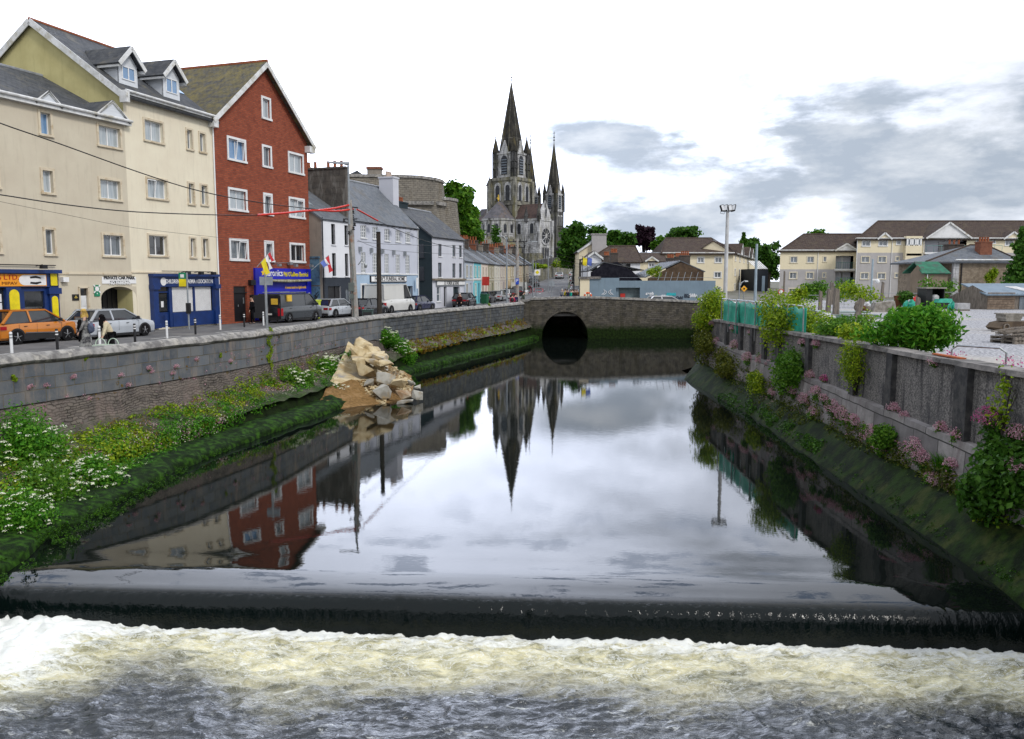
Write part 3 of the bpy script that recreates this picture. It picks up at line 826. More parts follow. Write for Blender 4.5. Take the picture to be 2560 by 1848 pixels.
  if sur is not None:so.build('surround',sur,o)
  elif sill is not None:
   m=MB();m.box(u0-.08,y-.09,z0-.09,u1+.08,y+.03,z0-.003);m.build('sill',sill,o)
  return o
 def box(s,r,y0,y1,mt,name,parent=None,**k):
  m=MB();m.box(r[0],y0,r[1],r[2],y1,r[3]);return m.build(name,mt,parent or s.e)
def gable_roof(b,u0,u1,y0,y1,ze,zr,mt,eave=.35,verge=.18,t=.14,name='roof',yr=None,fas=None):
 """ridge along u"""
 yr=(y0+y1)/2 if yr is None else yr
 sl=(zr-ze)/(yr-y0);sl2=(zr-ze)/(y1-yr)
 m=MB()
 m.slab([(u0-verge,y0-eave,ze-eave*sl),(u1+verge,y0-eave,ze-eave*sl),(u1+verge,yr,zr),(u0-verge,yr,zr)],t)
 m.slab([(u1+verge,y1+eave,ze-eave*sl2),(u0-verge,y1+eave,ze-eave*sl2),(u0-verge,yr,zr),(u1+verge,yr,zr)],t)
 o=m.build(name,mt,b.e)
 m=MB();m.tube((u0-verge,yr,zr+.02),(u1+verge,yr,zr+.02),.09,n=6);m.build('ridge_tiles',leadm if fas is None else fas,o)
 return o
def gutter(b,u0,u1,y0,z,mt=None,h=.2,soffit=.3):
 m=MB();m.box(u0,y0-soffit,z-h,u1,y0-.002,z);
 m.path([(u0,y0-soffit-.06,z-.02),(u1,y0-soffit-.06,z-.02)],.075,8)
 m.build('gutter',mt or gutterm,b.e)
def chimney(b,u,y,z0,z1,w_,d,npots,mt,potm=None,along='u',cap=None):
 m=MB();m.box(u-w_/2,y-d/2,z0,u+w_/2,y+d/2,z1)
 m.box(u-w_/2-.07,y-d/2-.07,z1,u+w_/2+.07,y+d/2+.07,z1+.14)
 o=m.build('chimney',mt if cap is None else [mt],b.e)
 for k in range(npots):
  q=MB();s_=((k+.5)/npots-.5)
  cu,cy=(u+s_*w_*.9,y) if along=='u' else (u,y+s_*d*.9)
  q.lathe((cu,cy,z1+.14),[(.13,0),(.12,.05),(.11,.42),(.14,.45),(.14,.52),(.09,.52)],8)
  q.build('chimney_pot',potm or pot,o)
 return o
def downpipe(b,u,z0,z1,mt=None,r=.05,y=-.08):
 m=MB();m.tube((u,y,z0),(u,y,z1),r,n=6);m.build('downpipe',mt or pvc,b.e)
def lightfit(mb,u,y,z):   # swan neck or box shop lamp
 mb.tube((u,y,z+.15),(u,y-.45,z+.22),.02,n=5);mb.box(u-.14,y-.62,z+.02,u+.14,y-.40,z+.20)
# ---------------- beige block (left)
A=Vector((-38.55+.375*34,34)) ;Bp=Vector((-21.3,46))
A=Bp+(A-Bp)*(21/(A-Bp).length)
b=Bld('apartment_block','beige four storey apartment block with an orange and blue shopfront at street level','building',A,Bp)
bb_=b
ZE=11.55
rows_=[((93,272,133,345),1,P_BLUE),((240,305,306,377),2,P_SKY),((99,418,139,489),1,P_SKY),((244,441,306,506),2,P_SKY),((106,567,143,641),1,P_MID),((252,581,313,645),2,P_MID),((-35,545,7,636),1,P_MID),((-42,398,2,474),1,P_MID)]
for r,c,pn in rows_:
 b.win(b.rect(*r),c,1,pane=pn,sur=surround_b,sw=.12,dep=.2)
# ground floor openings
arc=b.rect(251,717,345,800);ag=b.rect(196,718,226,815)
archhole=(arc[0],0.1,arc[2],arc[3]);b.holes.append(archhole);b.holes.append((ag[0],.1,ag[2],ag[3]))
su1=b.uz(142,700)[0];b.holes.append((su1-9.5,.1,su1-.1,2.9))
poly=[(0,0),(b.L,0),(b.L,ZE),(0,ZE)]
mb=b.front(poly,beige,rev=.2);b.shell(mb,11,ZE)
# infill over the arch
au,aw=(arc[0]+arc[2])/2,(arc[2]-arc[0])/2;zt=arc[3]
pa=[(au+aw*math.cos(math.pi*k/14),zt-.62+.62*math.sin(math.pi*k/14)) for k in range(15)]
for k in range(14):
 (xa,za),(xb,zb)=pa[k],pa[k+1]
 mb.face([(xa,0,za),(xa,0,zt),(xb,0,zt),(xb,0,zb)]);mb.face([(xa,0,za),(xb,0,zb),(xb,1.2,zb),(xa,1.2,za)])
mb.face([(arc[2],.2,.1),(arc[2],1.2,.1),(arc[2],1.2,zt),(arc[2],.2,zt)])
mb.build('wall',beige,b.e)
m=MB();m.box(0,-.06,3.18,b.L,-.002,3.27);m.build('string_course',surround_b,b.e)
m=MB();m.box(arc[0]+.1,1.1,.1,arc[2]-.02,1.2,zt)
for k in range(9):m.box(arc[0]+.1+k*.33,1.06,.1,arc[0]+.16+k*.33,1.1,zt)
m.build('gate',black,b.e)
m=MB();m.box(ag[0]+.06,.1,.1,ag[2]-.06,.16,ag[3]-.45)
for i in range(2):
 for j in range(3):m.box(ag[0]+.2+i*.42,.08,.3+j*.62,ag[0]+.5+i*.42,.1,.8+j*.62)
dd=m.build('door',white_paint,b.e)
m=MB();m.box(ag[0]+.45,.05,1.05,ag[0]+.75,.08,1.12);m.build('letterbox',black,dd)
m=MB();m.box(ag[0]+.06,.1,ag[3]-.43,ag[2]-.06,.13,ag[3]-.02);m.build('fanlight',P_DARK,b.e)
m=MB();m.box(ag[0]-.02,-.05,.1,ag[0]+.06,.08,ag[3]);m.box(ag[2]-.06,-.05,.1,ag[2]+.02,.08,ag[3]);m.box(ag[0]-.02,-.05,ag[3]-.06,ag[2]+.02,.08,ag[3]+.03);m.build('door_frame',surround_b,b.e)
# shopfront (estate agent)
sf=MB();u1=su1;u0=su1-9.6
sf.box(u1-.62,-.22,.1,u1-.1,-.002,3.35);sf.box(u1-2.95,-.22,.1,u1-2.2,-.002,2.65)
sf.box(u0,-.22,2.55,u1-.1,-.004,3.22);sf.box(u0,-.42,3.22,u1-.02,-.004,3.4)
sf.box(u0,-.16,.1,u1-2.95,.03,.85)
sf.box(u1-.72,-.30,2.2,u1,-.02,2.5)
for q in (u1-4.8,u1-6.6,u1-8.4):sf.box(q,-.12,.85,q+.12,.03,2.55)
sf.box(u1-2.2,-.1,2.35,u1-.62,.05,2.5);sf.box(u1-2.2,-.1,.1,u1-1.95,.05,2.35);sf.box(u1-.85,-.1,.1,u1-.62,.05,2.35);sf.box(u1-1.95,-.08,.1,u1-.85,.04,.9)
so=sf.build('shopfront',navy,b.e,auto=30)
m=MB();m.box(u0,.0,.85,u1-2.95,.03,2.55);m.box(u1-1.95,.0,.9,u1-.85,.03,2.35);m.build('shop_window',P_DARK,so)
m=MB()
def capsule(m,a,c,bb,d,y):
 r=(bb-a)/2
 pl=[(a,c),(bb,c)]+[(a+r+r*math.cos(math.pi*k/8),d-r+r*math.sin(math.pi*k/8)) for k in range(9)]
 m.extr(pl,y,y+.03)
capsule(m,u1-2.83,.9,u1-2.32,2.45,-.25);capsule(m,u1-.55,.7,u1-.2,2.1,-.25);m.box(u1-.55,-.25,2.62,u1-.18,-.22,3.3)
m.build('yellow_panel',yellowp,so)
m=MB();m.box(u0,-.25,2.6,u1-.8,-.22,3.18);sg=m.build('sign_board',orangep,so)
m=MB();pl=[(u1-.84,2.64),(u1-.84,3.14)]+[(u1-2.0+.3*math.cos(math.pi*(.5+k/8)),2.89+.25*math.sin(math.pi*(.5+k/8))) for k in range(9)]
m.extr(pl,-.265,-.25);m.build('logo_panel',whites,sg)
m=MB()
for s_ in (-1,1):
 cx_=u1-1.42;zc=2.89-s_*.12
 m.extr([(cx_-.3,zc-.05*s_),(cx_+.05,zc-.09*s_),(cx_+.32,zc),(cx_+.28,zc+.05*s_),(cx_,zc+.02*s_),(cx_-.28,zc+.04*s_)][::s_],-.275,-.266)
m.build('hands_emblem',black,sg)
text('RYAN & ASSOCIATES LTD.','lettering',so,(u1-4.6,-.262,3.02),.34,redp,4.6,rz=0)
text('ESTATE AGENTS  VALUERS  MIPAV','lettering',so,(u1-4.6,-.262,2.74),.2,M('brown_ink',(.25,.08,.01),.6),4.4)
m=MB()
for q in (u1-1.3,u1-4.6):lightfit(m,q,-.2,3.42)
m.path([(u0,-.1,3.62),(u1-.1,-.1,3.62)],.025,5);m.build('sign_lamp',black,so)
# window display papers
m=MB()
for i in range(4):
 for j in range(2):m.box(u1-4.45+i*.36,-.02,1.45+j*.42,u1-4.15+i*.36,-.005,1.82+j*.42)
m.build('window_cards',whites,so)
# small wall signs as parts
r=b.rect(253.5,692.5,339.6,709);m=MB();m.box(r[0],-.04,r[1],r[2],-.003,r[3]);sg=m.build('car_park_sign',whites,b.e)
zc=(r[1]+r[3])/2
text('PRIVATE CAR PARK','lettering',sg,((r[0]+r[2])/2,-.045,zc+.13),.24,black,(r[2]-r[0])*.92,bold=.01)
m=MB();m.box(r[0]+.5,-.05,r[1]+.03,r[2]-.5,-.042,zc-.03);m.build('dark_strip',M('grey_strip',(.10,.10,.11),.6),sg)
text('NO PARKING','lettering',sg,((r[0]+r[2])/2,-.055,zc-.15),.24,whites,(r[2]-r[0])*.62,bold=.01)
r=b.rect(233.7,712.6,249,741);m=MB();m.box(r[0],-.04,r[1],r[2],-.003,r[3]);sg=m.build('assembly_point_sign',greens,b.e)
m=MB();uc=(r[0]+r[2])/2;zc=r[1]+(r[3]-r[1])*.66
m.lathe((uc,-.05,zc),[(0,0),(.13,0),(.13,.008)],12,ax='y')
for k in range(4):
 a=math.pi/4+k*math.pi/2
 m.bar((uc+.16*math.cos(a),-.046,zc+.16*math.sin(a)),(uc+.3*math.cos(a),-.046,zc+.3*math.sin(a)),.01,.07)
m.box(r[0]+.1,-.046,r[1]+.28,r[2]-.1,-.041,r[1]+.33);m.box(r[0]+.15,-.046,r[1]+.12,r[2]-.15,-.041,r[1]+.18)
m.build('sign_symbol',whites,sg)
r=b.rect(179.6,736,197,751);m=MB();m.box(r[0],-.04,r[1],r[2],-.003,r[3]);sg=m.build('door_plaque',black,b.e)
m=MB();m.box(r[0]+.1,-.047,r[1]+.12,r[2]-.1,-.042,r[1]+.17);m.ell(((r[0]+r[2])/2,-.045,r[3]-.15),(.06,.01,.08),6);m.build('plaque_mark',M('gold',(.6,.45,.1),.4,metal=.5),sg)
r=b.rect(150,693,165,705);b.box(r,-.22,0,whites,'alarm_box')
# roof with small gablets over the top windows
yr=5.5;zr=ZE+2.8
gable_roof(b,0,b.L,0,11,ZE,zr,slate,eave=.25,verge=0)
gutter(b,0,b.L+.25,0,ZE+.02,h=.26,soffit=.3)
for (xa,ya,xb,yb,xt,yt) in ((91,254,150,269,119,230),(240,289,320,307,279,254)):
 ua,za=b.uz(xa,ya,-.25);ub,zb=b.uz(xb,yb,-.25);ut,ztp=b.uz(xt,yt,-.25);ut=(ua+ub)/2;zb=za=ZE-.1
 m=MB();m.extr([(ua,za),(ub,zb),(ut,ztp)],-.3,-.22);gg=m.build('gablet',clapboard,b.e)
 back=(ztp-ZE)/((zr-ZE)/yr)
 m=MB();m.slab([(ua-.1,-.36,za),(ut,-.36,ztp+.06),(ut,back+.2,ztp+.06),(ua-.1,-.1,za)],.07);m.slab([(ut,-.36,ztp+.06),(ub+.1,-.36,zb),(ub+.1,-.1,zb),(ut,back+.2,ztp+.06)],.07)
 m.build('gablet_roof',slate,gg)
 m=MB();m.bar((ua-.05,-.34,za+.05),(ut,-.34,ztp),.04,.12);m.bar((ub+.05,-.34,zb+.05),(ut,-.34,ztp),.04,.12);m.build('bargeboard',gutterm,gg)
# ---------------- cream block
A=Bp;Bq=Vector((-19.04,53.2))
b=Bld('apartment_building','tall cream apartment building with two dormers and a dark blue shopfront','building',A,Bq)
ZE2=b.uz(545,298,0)[1]
for r,c,pn,tl in [((356,292,411,364),2,P_SKY,None),((463,318,484,379),1,P_MID,None),((495,327,516,386),1,P_MID,None),
    ((363,440,421,504),2,P_SKY,0),((467,453,488,515),1,P_MID,None),((499,458,521,517),1,P_MID,None),
    ((367,583,421,644),2,P_DARK,None),((472,591,492,647),1,P_DARK,None),((503,592,524,648),1,P_DARK,None)]:
 b.win(b.rect(*r),c,1,pane=pn,sur=surround_b,sw=.11,dep=.2,tilt=tl)
s0,s1=b.uz(372,700)[0],b.uz(538,700)[0]
b.holes.append((s0+.15,.1,s1-.15,2.75))
mb=b.front([(0,0),(b.L,0),(b.L,ZE2),(0,ZE2)],cream,rev=.2)
mb.build('wall',cream,b.e)
D=12.;RH=b.uz(40,30,0)[1]
p0=ray(36,42)
zr=17.45
m=MB()   # yellow gable end
m.face([(0,0,0),(0,0,ZE2),(0,D/2,zr),(0,D,ZE2),(0,D,0)][::-1]);m.face([(b.L,0,0),(b.L,D,0),(b.L,D,ZE2),(b.L,D/2,zr),(b.L,0,ZE2)][::-1])
m.face([(b.L,D,0),(0,D,0),(0,D,ZE2),(b.L,D,ZE2)]);m.build('gable_wall',yellowr,b.e)
gable_roof(b,0,b.L+.1,0,D,ZE2,zr,slate,eave=.4,verge=.2,fas=pot)
gutter(b,-.2,b.L,0,ZE2+.02,soffit=.36)
m=MB();sl=(zr-ZE2)/(D/2)
m.bar((-.22,-.45,ZE2-.45*sl-.12),(-.22,D/2,zr-.12),.05,.34);m.bar((-.22,D+.45,ZE2-.45*sl-.12),(-.22,D/2,zr-.12),.05,.34)
m.box(-.24,-.48,ZE2-.62,-.0,-.002,ZE2-.05);m.build('bargeboard',gutterm,b.e)
for (xa,ya,xb,yb) in ((303,163,337,207),(413,193,443,238)):
 off=1.0
 r=b.rect(xa,ya,xb,yb,off);u0,z0,u1,z1=r;s_=.22
 m=MB();zt=z1+.15;uc=(u0+u1)/2;za=zt+(u1-u0+2*s_)*.55
 yb2=lambda z:(z-ZE2)/sl
 m.box(u0-s_,off,z0-.5,u0,off+.1,zt);m.box(u1,off,z0-.5,u1+s_,off+.1,zt);m.box(u0,off,z0-.5,u1,off+.1,z0)
 m.face([(u0-s_,off,zt),(u1+s_,off,zt),(uc,off,za)]);m.box(u0,off,z1,u1,off+.1,zt)
 for uu in (u0-s_,u1+s_):m.face([(uu,off,z0-.5),(uu,off,zt),(uu,yb2(zt)+.1,zt)])
 dm=m.build('dormer',clapboard,b.e)
 m=MB();ov=.3;zz_=zt-.22;ug=u0-s_-ov;ur=u1+s_+ov
 m.slab([(ug,off-.35,zz_+.0),(uc,off-.35,za+.12),(uc,yb2(za)+.2,za+.12),(ug,yb2(zz_)+.1,zz_)][::-1],.1)
 m.slab([(uc,off-.35,za+.12),(ur,off-.35,zz_),(ur,yb2(zz_)+.1,zz_),(uc,yb2(za)+.2,za+.12)][::-1],.1)
 m.build('dormer_roof',slate,dm)
 m=MB();m.bar((ug,off-.37,zz_+.02),(uc,off-.37,za+.08),.04,.24);m.bar((ur,off-.37,zz_+.02),(uc,off-.37,za+.08),.04,.24)
 m.box(ug,off-.3,zz_-.12,ug+.12,yb2(zz_)-.1,zz_+.04);m.box(ur-.12,off-.3,zz_-.12,ur,yb2(zz_)-.1,zz_+.04);m.build('bargeboard',gutterm,dm)
 o=b.win((u0,z0,u1,z1),2,1,pane=P_BLUE,y=off,hole=False);o.parent=dm
# skylights
m=MB()
for u_,y_ in ((b.L*.93,2.2),(b.L*.6,4.6)):
 z_=ZE2+y_*sl;m.slab([(u_,y_,z_+.06),(u_+.8,y_,z_+.06),(u_+.8,y_+.6,z_+.06+.6*sl),(u_,y_+.6,z_+.06+.6*sl)],.1)
m.build('skylight',P_BLUE,b.e)
m=MB();m.box(0,-.05,3.28,b.L,-.002,3.36);m.build('string_course',surround_b,b.e)
downpipe(b,b.L-.05,0.1,ZE2-.2)
# blue shopfront
sf=MB();sf.box(s0,-.28,.1,s0+.42,-.002,3.1);sf.box(s1-.42,-.28,.1,s1,-.002,3.1);sf.box(s0+.42,-.2,2.5,s1-.42,-.004,3.15)
sf.box(s0-.05,-.4,2.35,s0+.46,-.02,2.62);sf.box(s1-.46,-.4,2.35,s1+.05,-.02,2.62)
sf.box(s0-.04,-.38,3.1,s1+.04,-.004,3.25);sf.box(s0+1.75,-.12,.1,s1-.42,.04,.95)
sf.box(s0+.42,-.1,.1,s0+.6,.05,2.5);sf.box(s0+1.5,-.1,.1,s0+1.75,.05,2.5);sf.box(s0+.6,-.04,2.15,s0+1.5,.03,2.22)
sf.box(s0+1.75+(s1-s0-2.17)*.52,-.1,.95,s0+1.85+(s1-s0-2.17)*.52,.04,2.5)
sf.box(s0-.06,-.34,.1,s0+.48,-.01,.35);sf.box(s1-.48,-.34,.1,s1+.06,-.01,.35)
so=sf.build('shopfront',navy,b.e)
m=MB();m.box(s0+.6,0,.1,s0+1.5,.03,1.0)
m.box(s0+.72,-.02,.25,s0+.98,.0,.85);m.box(s0+1.1,-.02,.25,s0+1.38,.0,.85)
dr=m.build('door',navy,so)
m=MB();m.box(s0+.66,0,1.05,s0+1.44,.02,2.1);m.box(s0+.6,0,2.24,s0+1.5,.02,2.5);m.build('door_glass',P_DARK,dr)
m=MB();m.box(s0+.9,-.012,1.3,s0+1.1,-.002,1.65);m.build('notice',whites,dr)
m=MB();m.box(s0+1.75,.03,.95,s1-.42,.05,2.5);m.build('shop_window',P_DARK,so)
m=MB();n_=46
for k in range(n_):
 u=s0+1.8+(s1-s0-2.3)*(k+.5)/n_
 if abs(k/n_-.53)<.02:continue
 m.box(u-.028,.0,.98,u+.028,.012,2.46)
m.build('vertical_blinds',whites,so)
text('CHILDRENS LEUKAEMIA ASSOCIATION','lettering',so,(s0+.5*(s1-s0)+.3,-.205,2.8),.34,whites,(s1-s0)*.72,bold=.004)
m=MB();m.lathe((s0+.95,-.21,2.8),[(0,0),(.24,0),(.24,.01)],16,ax='y');m.build('round_emblem',whites,so)
m=MB()
for q in (.42,.62,.82):lightfit(m,s0+(s1-s0)*q,-.2,3.2)
m.path([(s0+1,-.1,3.42),(s1-.5,-.1,3.42)],.02,5);m.build('sign_lamp',black,so)
# ---------------- red brick gable building
A=Bq+Vector((.02,.06));Br=Vector((-15.6,63.6))
b=Bld('brick_building','red brick building with steep mossy gable and a bright blue electrical shop below','building',A,Br)
ZE3=13.25;ZA=b.uz(675,157)[1]-.35;white_sur=M('white_surround',(.76,.77,.78),.6,(.66,.67,.68),2)
for r,c,pn,tl in [((652,238,678,304),1,P_SKY,None),((566,338,616,410),2,P_BLUE,1),((654,360,680,423),1,P_MID,None),((719,377,759.5,440),2,P_SKY,None),
      ((569,467,619,532),2,P_SKY,None),((657,481,682,541),1,P_MID,0),((721,491,762,549),2,P_SKY,1),
      ((572,595,622,654),2,P_MID,1),((659.5,601,685,656),1,P_MID,0),((723,606,763,658),2,P_DARK,None)]:
 b.win(b.rect(*r),c,1,pane=pn,sur=white_sur,sw=.15,dep=.16,tilt=tl)
r=b.rect(583.5,716,620,800);dr_=(r[0],.1,r[2],r[3]);b.holes.append(dr_)
q0,q1=b.uz(634,700)[0],b.uz(773,700)[0]
b.holes.append((q0+.5,.1,q1-.4,2.6))
mb=b.front([(0,0),(b.L,0),(b.L,ZE3),(b.L/2,ZA),(0,ZE3)],redbrick,rev=.16)
mb.face([(b.L,0,0),(b.L,16,0),(b.L,16,ZE3),(b.L,0,ZE3)]);mb.face([(0,16,0),(0,0,0),(0,0,ZE3),(0,16,ZE3)])
mb.build('wall',redbrick,b.e)
m=MB();h=b.L/2;sl=(ZA-ZE3)/h;ex=.45
m.slab([(-ex,-.45,ZE3-ex*sl),(h,-.45,ZA),(h,16,ZA),(-ex,16,ZE3-ex*sl)][::-1],.16);m.slab([(h,-.45,ZA),(b.L+ex,-.45,ZE3-ex*sl),(b.L+ex,16,ZE3-ex*sl),(h,16,ZA)][::-1],.16)
ro=m.build('roof',slate_moss,b.e)
m=MB();m.tube((h,-.45,ZA+.2),(h,16,ZA+.2),.12,n=6);m.build('ridge_tiles',pot,ro)
m=MB();m.bar((-ex,-.47,ZE3-ex*sl-.02),(h,-.47,ZA-.02),.05,.3);m.bar((b.L+ex,-.47,ZE3-ex*sl-.02),(h,-.47,ZA-.02),.05,.3)
m.box(-ex-.02,-.46,ZE3-.75,-.01,0,ZE3-.3);m.box(b.L-.35,-.46,ZE3-.75,b.L+ex+.02,-.003,ZE3-.28);m.build('bargeboard',gutterm,b.e)
m=MB();m.box(dr_[0]+.05,.12,.1,dr_[2]-.05,.16,dr_[3]);m.box(dr_[0],.0,dr_[3]-.45,dr_[2],.12,dr_[3]-.4);dd=m.build('door',black,b.e)
m=MB();m.box(dr_[2]-.35,.08,1.3,dr_[2]-.25,.11,1.7);m.tube((dr_[0]+.5,.05,1.1),(dr_[0]+.5,.05,1.25),.03,n=6);m.build('door_handle',steel,dd)
# blue shop surround
sf=MB();zt3=b.uz(634,670)[1]
sf.box(q0,-.16,2.95,q1,-.003,zt3);sf.box(q0,-.16,.1,q0+.72,-.003,2.95);sf.box(q1-.62,-.16,.1,q1,-.003,2.95)
sf.box(q0+.72,-.1,1.95,q1-.62,.02,2.75);sf.box(q0+2.35,-.06,.1,q0+2.55,.03,1.95);sf.box(q0+.6*(q1-q0),-.06,.1,q0+.6*(q1-q0)+.1,.03,1.95)
sf.box(q0+.72,-.06,.1,q0+.95,.03,1.95);sf.box(q0+.95,-.05,1.45,q0+2.35,.02,1.55);sf.box(q0+2.55,-.06,.1,q1-.62,.03,.45)
so=sf.build('shopfront',royal,b.e)
m=MB();m.box(q0+.72,.03,.1,q1-.62,.06,1.95);m.build('shop_window',P_DARK,so)
m=MB();m.box(q0+.68,-.5,2.78,q1-.58,-.1,2.93);m.path([(q0+.7,-.5,2.86),((q0+q1)/2,-.5,2.80),(q1-.6,-.5,2.87)],.09,7);m.build('awning_box',M('awning_grey',(.38,.36,.28),.8,(.22,.2,.12),4),so)
QL=q1-q0
text('euronics','lettering',so,(q0+.31*QL,-.175,3.38),.66,whites,.30*QL,bold=.006)
text("Phil O'Sullivan Electrical",'lettering',so,(q0+.71*QL,-.175,3.3),.46,yellowp,.46*QL,bold=.005)
text('A human touch in a digital world.','lettering',so,(q0+.71*QL,-.115,2.35),.27,M('peach_ink',(.85,.5,.12),.5),.40*QL,bold=.01)
m=MB()
for k in range(5):
 a=math.pi/2+k*2*math.pi/5
 c_,s_=math.cos(a),math.sin(a);p_=(q0+.125*QL,-.175,3.4)
 m.face([(p_[0]+.28*c_,p_[1],p_[2]+.28*s_),(p_[0]-.09*s_,p_[1],p_[2]+.09*c_),(p_[0],p_[1]-.01,p_[2]),(p_[0]+.09*s_,p_[1],p_[2]-.09*c_)])
m.build('star_emblem',M('star_gold',(.9,.6,.02),.5),so)
m=MB()
for uu in (q0+.35,q1-.3):
 for z_ in (1.72,1.15,.6):
  m.box(uu-.10,-.17,z_,uu+.10,-.161,z_+.2);m.box(uu-.22,-.17,z_-.13,uu+.22,-.161,z_-.08)
m.build('service_icons',whites,so)
m=MB();capsule(m,q0+.76,.3,q0+.92,1.35,-.15);capsule(m,q1-.66,.3,q1-.46,1.5,-.19)
sf_=m.build('door_stripe',yellowp,so)
m=MB();m.face([(q0+.66*QL,.02,1.1),(q0+.69*QL,.02,1.55),(q0+.82*QL,.02,.9),(q0+.84*QL,.02,.5),(q0+.67*QL,.02,.5)]);m.face([(q0+.83*QL,.01,.5),(q0+.84*QL,.01,1.2),(q0+.9*QL,.01,1.9),(q0+.9*QL,.01,.5)]);m.build('window_poster',yellowp,so)
m=MB()
for q in (q0+.3*QL,q0+.6*QL,q0+.9*QL):lightfit(m,q,-.16,zt3+.12)
m.path([(q0+1.9,-.12,zt3+.42),(q1-.7,-.12,zt3+.42)],.02,5);m.box(q0+4.0,-.35,zt3+.28,q0+4.35,-.1,zt3+.48);m.build('sign_lamp',steel,so)
m=MB();m.box(q0-.62,-.25,2.55,q0-.1,-.003,2.9);m.build('alarm_box',black,b.e)
m=MB();m.lathe((q1+.42,-.06,2.05),[(0,0),(.27,0),(.27,.02)],16,ax='y');m.build('no_parking_disc',redp,b.e)
m=MB();m.lathe((q1+.42,-.075,2.05),[(0,0),(.19,0),(.19,.014)],16,ax='y');m.box(q1+.18,-.05,1.1,q1+.66,-.003,1.55);m.build('notice_plate',whites,b.e)
text('P','lettering',b.e,(q1+.42,-.085,2.05),.32,black,.16)
# ---------------- white house and grey end wall beyond the brick building
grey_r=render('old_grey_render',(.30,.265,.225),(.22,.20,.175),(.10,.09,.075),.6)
white_r=render('white_render',(.74,.755,.79),(.69,.70,.74),(.35,.36,.36),.2)
lav=render('pale_lavender_render',(.52,.545,.62),(.49,.51,.585),(.30,.31,.33),.2)
palebl=render('pale_blue_render',(.36,.47,.60),(.33,.44,.56),(.22,.28,.34),.25)
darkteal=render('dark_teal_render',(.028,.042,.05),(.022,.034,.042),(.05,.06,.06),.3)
charcoal=render('charcoal_render',(.040,.048,.062),(.034,.04,.052),(.08,.085,.09),.3)
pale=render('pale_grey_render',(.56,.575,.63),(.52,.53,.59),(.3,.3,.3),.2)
shutterb=M('worn_blue_door',(.10,.20,.29),.7,(.07,.15,.23),2,c3=(.04,.06,.09),s3=2.5)
A=Vector((-14.57,63.2));B2=Vector((-12.95,67.5))
b=Bld('white_house','narrow white house with dark charcoal ground floor and grey end wall','house',A,B2)
ZW=7.65
for r in ((827.7,559.6,838.5,611.7),(860.8,563,870.7,613),(830,633,840.6,690.5),(862,634,871.6,690.5)):
 b.win(b.rect(*r),1,2,fr=dark_frame,pane=P_DARK,sill=white_r,dep=.2)
zc_=b.uz(815,694)[1]
g1=b.rect(820,716,853,760);b.holes+=[(g1[0],.1,g1[2],g1[3])]
g2=b.rect(864,722,876,764);b.holes+=[(g2[0],.5,g2[2],g2[3])]
mb=b.front([(0,zc_),(b.L,zc_),(b.L,ZW),(0,ZW)],white_r,rev=.2)
mb.face([(b.L,0,0),(b.L,9,0),(b.L,9,ZW),(b.L,0,ZW)]);mb.build('wall',white_r,b.e)
b.front([(0,0),(b.L,0),(b.L,zc_),(0,zc_)],charcoal,rev=.2).build('ground_floor',charcoal,b.e)
m=MB();m.box(g1[0],.14,.1,g1[2],.2,g1[3]);m.box((g1[0]+g1[2])/2+.2,.08,.1,(g1[0]+g1[2])/2+.28,.14,g1[3]);m.build('door',dark_frame,b.e)
m=MB();m.box(g2[0],.14,.5,g2[2],.2,g2[3]);m.build('shop_window',P_MID,b.e)
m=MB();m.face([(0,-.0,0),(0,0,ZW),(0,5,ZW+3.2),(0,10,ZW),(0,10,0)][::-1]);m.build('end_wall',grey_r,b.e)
gable_roof(b,0,b.L,0,10,ZW,ZW+3.2,slate_blue,eave=.15,verge=.08)
m=MB();m.slab([(.8,1.6,ZW+1.12),(1.3,1.6,ZW+1.12),(1.3,2.8,ZW+1.89),(.8,2.8,ZW+1.89)],.12);m.build('skylight',P_SKY,b.e)
m=MB();m.box(-.06,.25,.1,-.005,1.3,2.4);dd=m.build('side_door',shutterb,b.e)
m=MB();m.box(-.06,.25,2.5,-.005,1.3,4.5);m.box(-.1,.2,4.55,-.003,1.35,4.7);m.build('side_panel',shutterb,b.e)
def scribble(pts,y,par,mt,r=.025,name='graffiti'):
 m=MB();m.path([(p[0],y,p[1]) for p in pts],r,4);return m.build(name,mt,par)
m=MB();rr=random.Random(3)
for k in range(5):
 c0=(.5+rr.random()*.5,.8+rr.random()*1.2);m.path([(-.075,c0[0]+.15*math.cos(t*1.3+k),c0[1]+.2*math.sin(t+k)) for t in range(6)],.03,4)
m.build('graffiti',black,dd)
downpipe(b,.02,.1,ZW,black)
# ---------------- big pale lavender house (funeral home)
A=Vector((-12.9,67.6));B3=Vector((-8.98,78.3))
b=Bld('funeral_home','large pale lavender house with five bays and black lettered signboard','building',A,B3)
def z5(*r):return tuple(760+.2688*v if i % 2==0 else 380+.2688*v for i,v in enumerate(r))
ZF=7.9
for r in ((525,680,578,800),(637,697,687,812),(748,714,797,828),(852,727,897,836),(943,740,988,845)):
 b.win(b.rect(*z5(*r)),3,4,sill=white_paint,pane=P_MID,dep=.08)
for r in ((528,932,575,1125),(637,942,685,1128),(748,948,790,1132),(852,955,893,1132),(943,960,983,1135)):
 b.win(b.rect(*z5(*r)),3,6,sill=white_paint,pane=P_MID,dep=.08)
zc_=b.uz(*z5(700,1135))[1]
d1=b.rect(*z5(533,1240,575,1450));d1=(d1[0],.1,d1[2],d1[3]);d2=b.rect(*z5(920,1248,1012,1380));d2=(d2[0],.1,d2[2],d2[3])
b.holes+=[d1,d2]
w1=b.rect(*z5(632,1235,678,1385));b.win(w1,3,5,sill=white_paint,pane=P_MID,dep=.08)
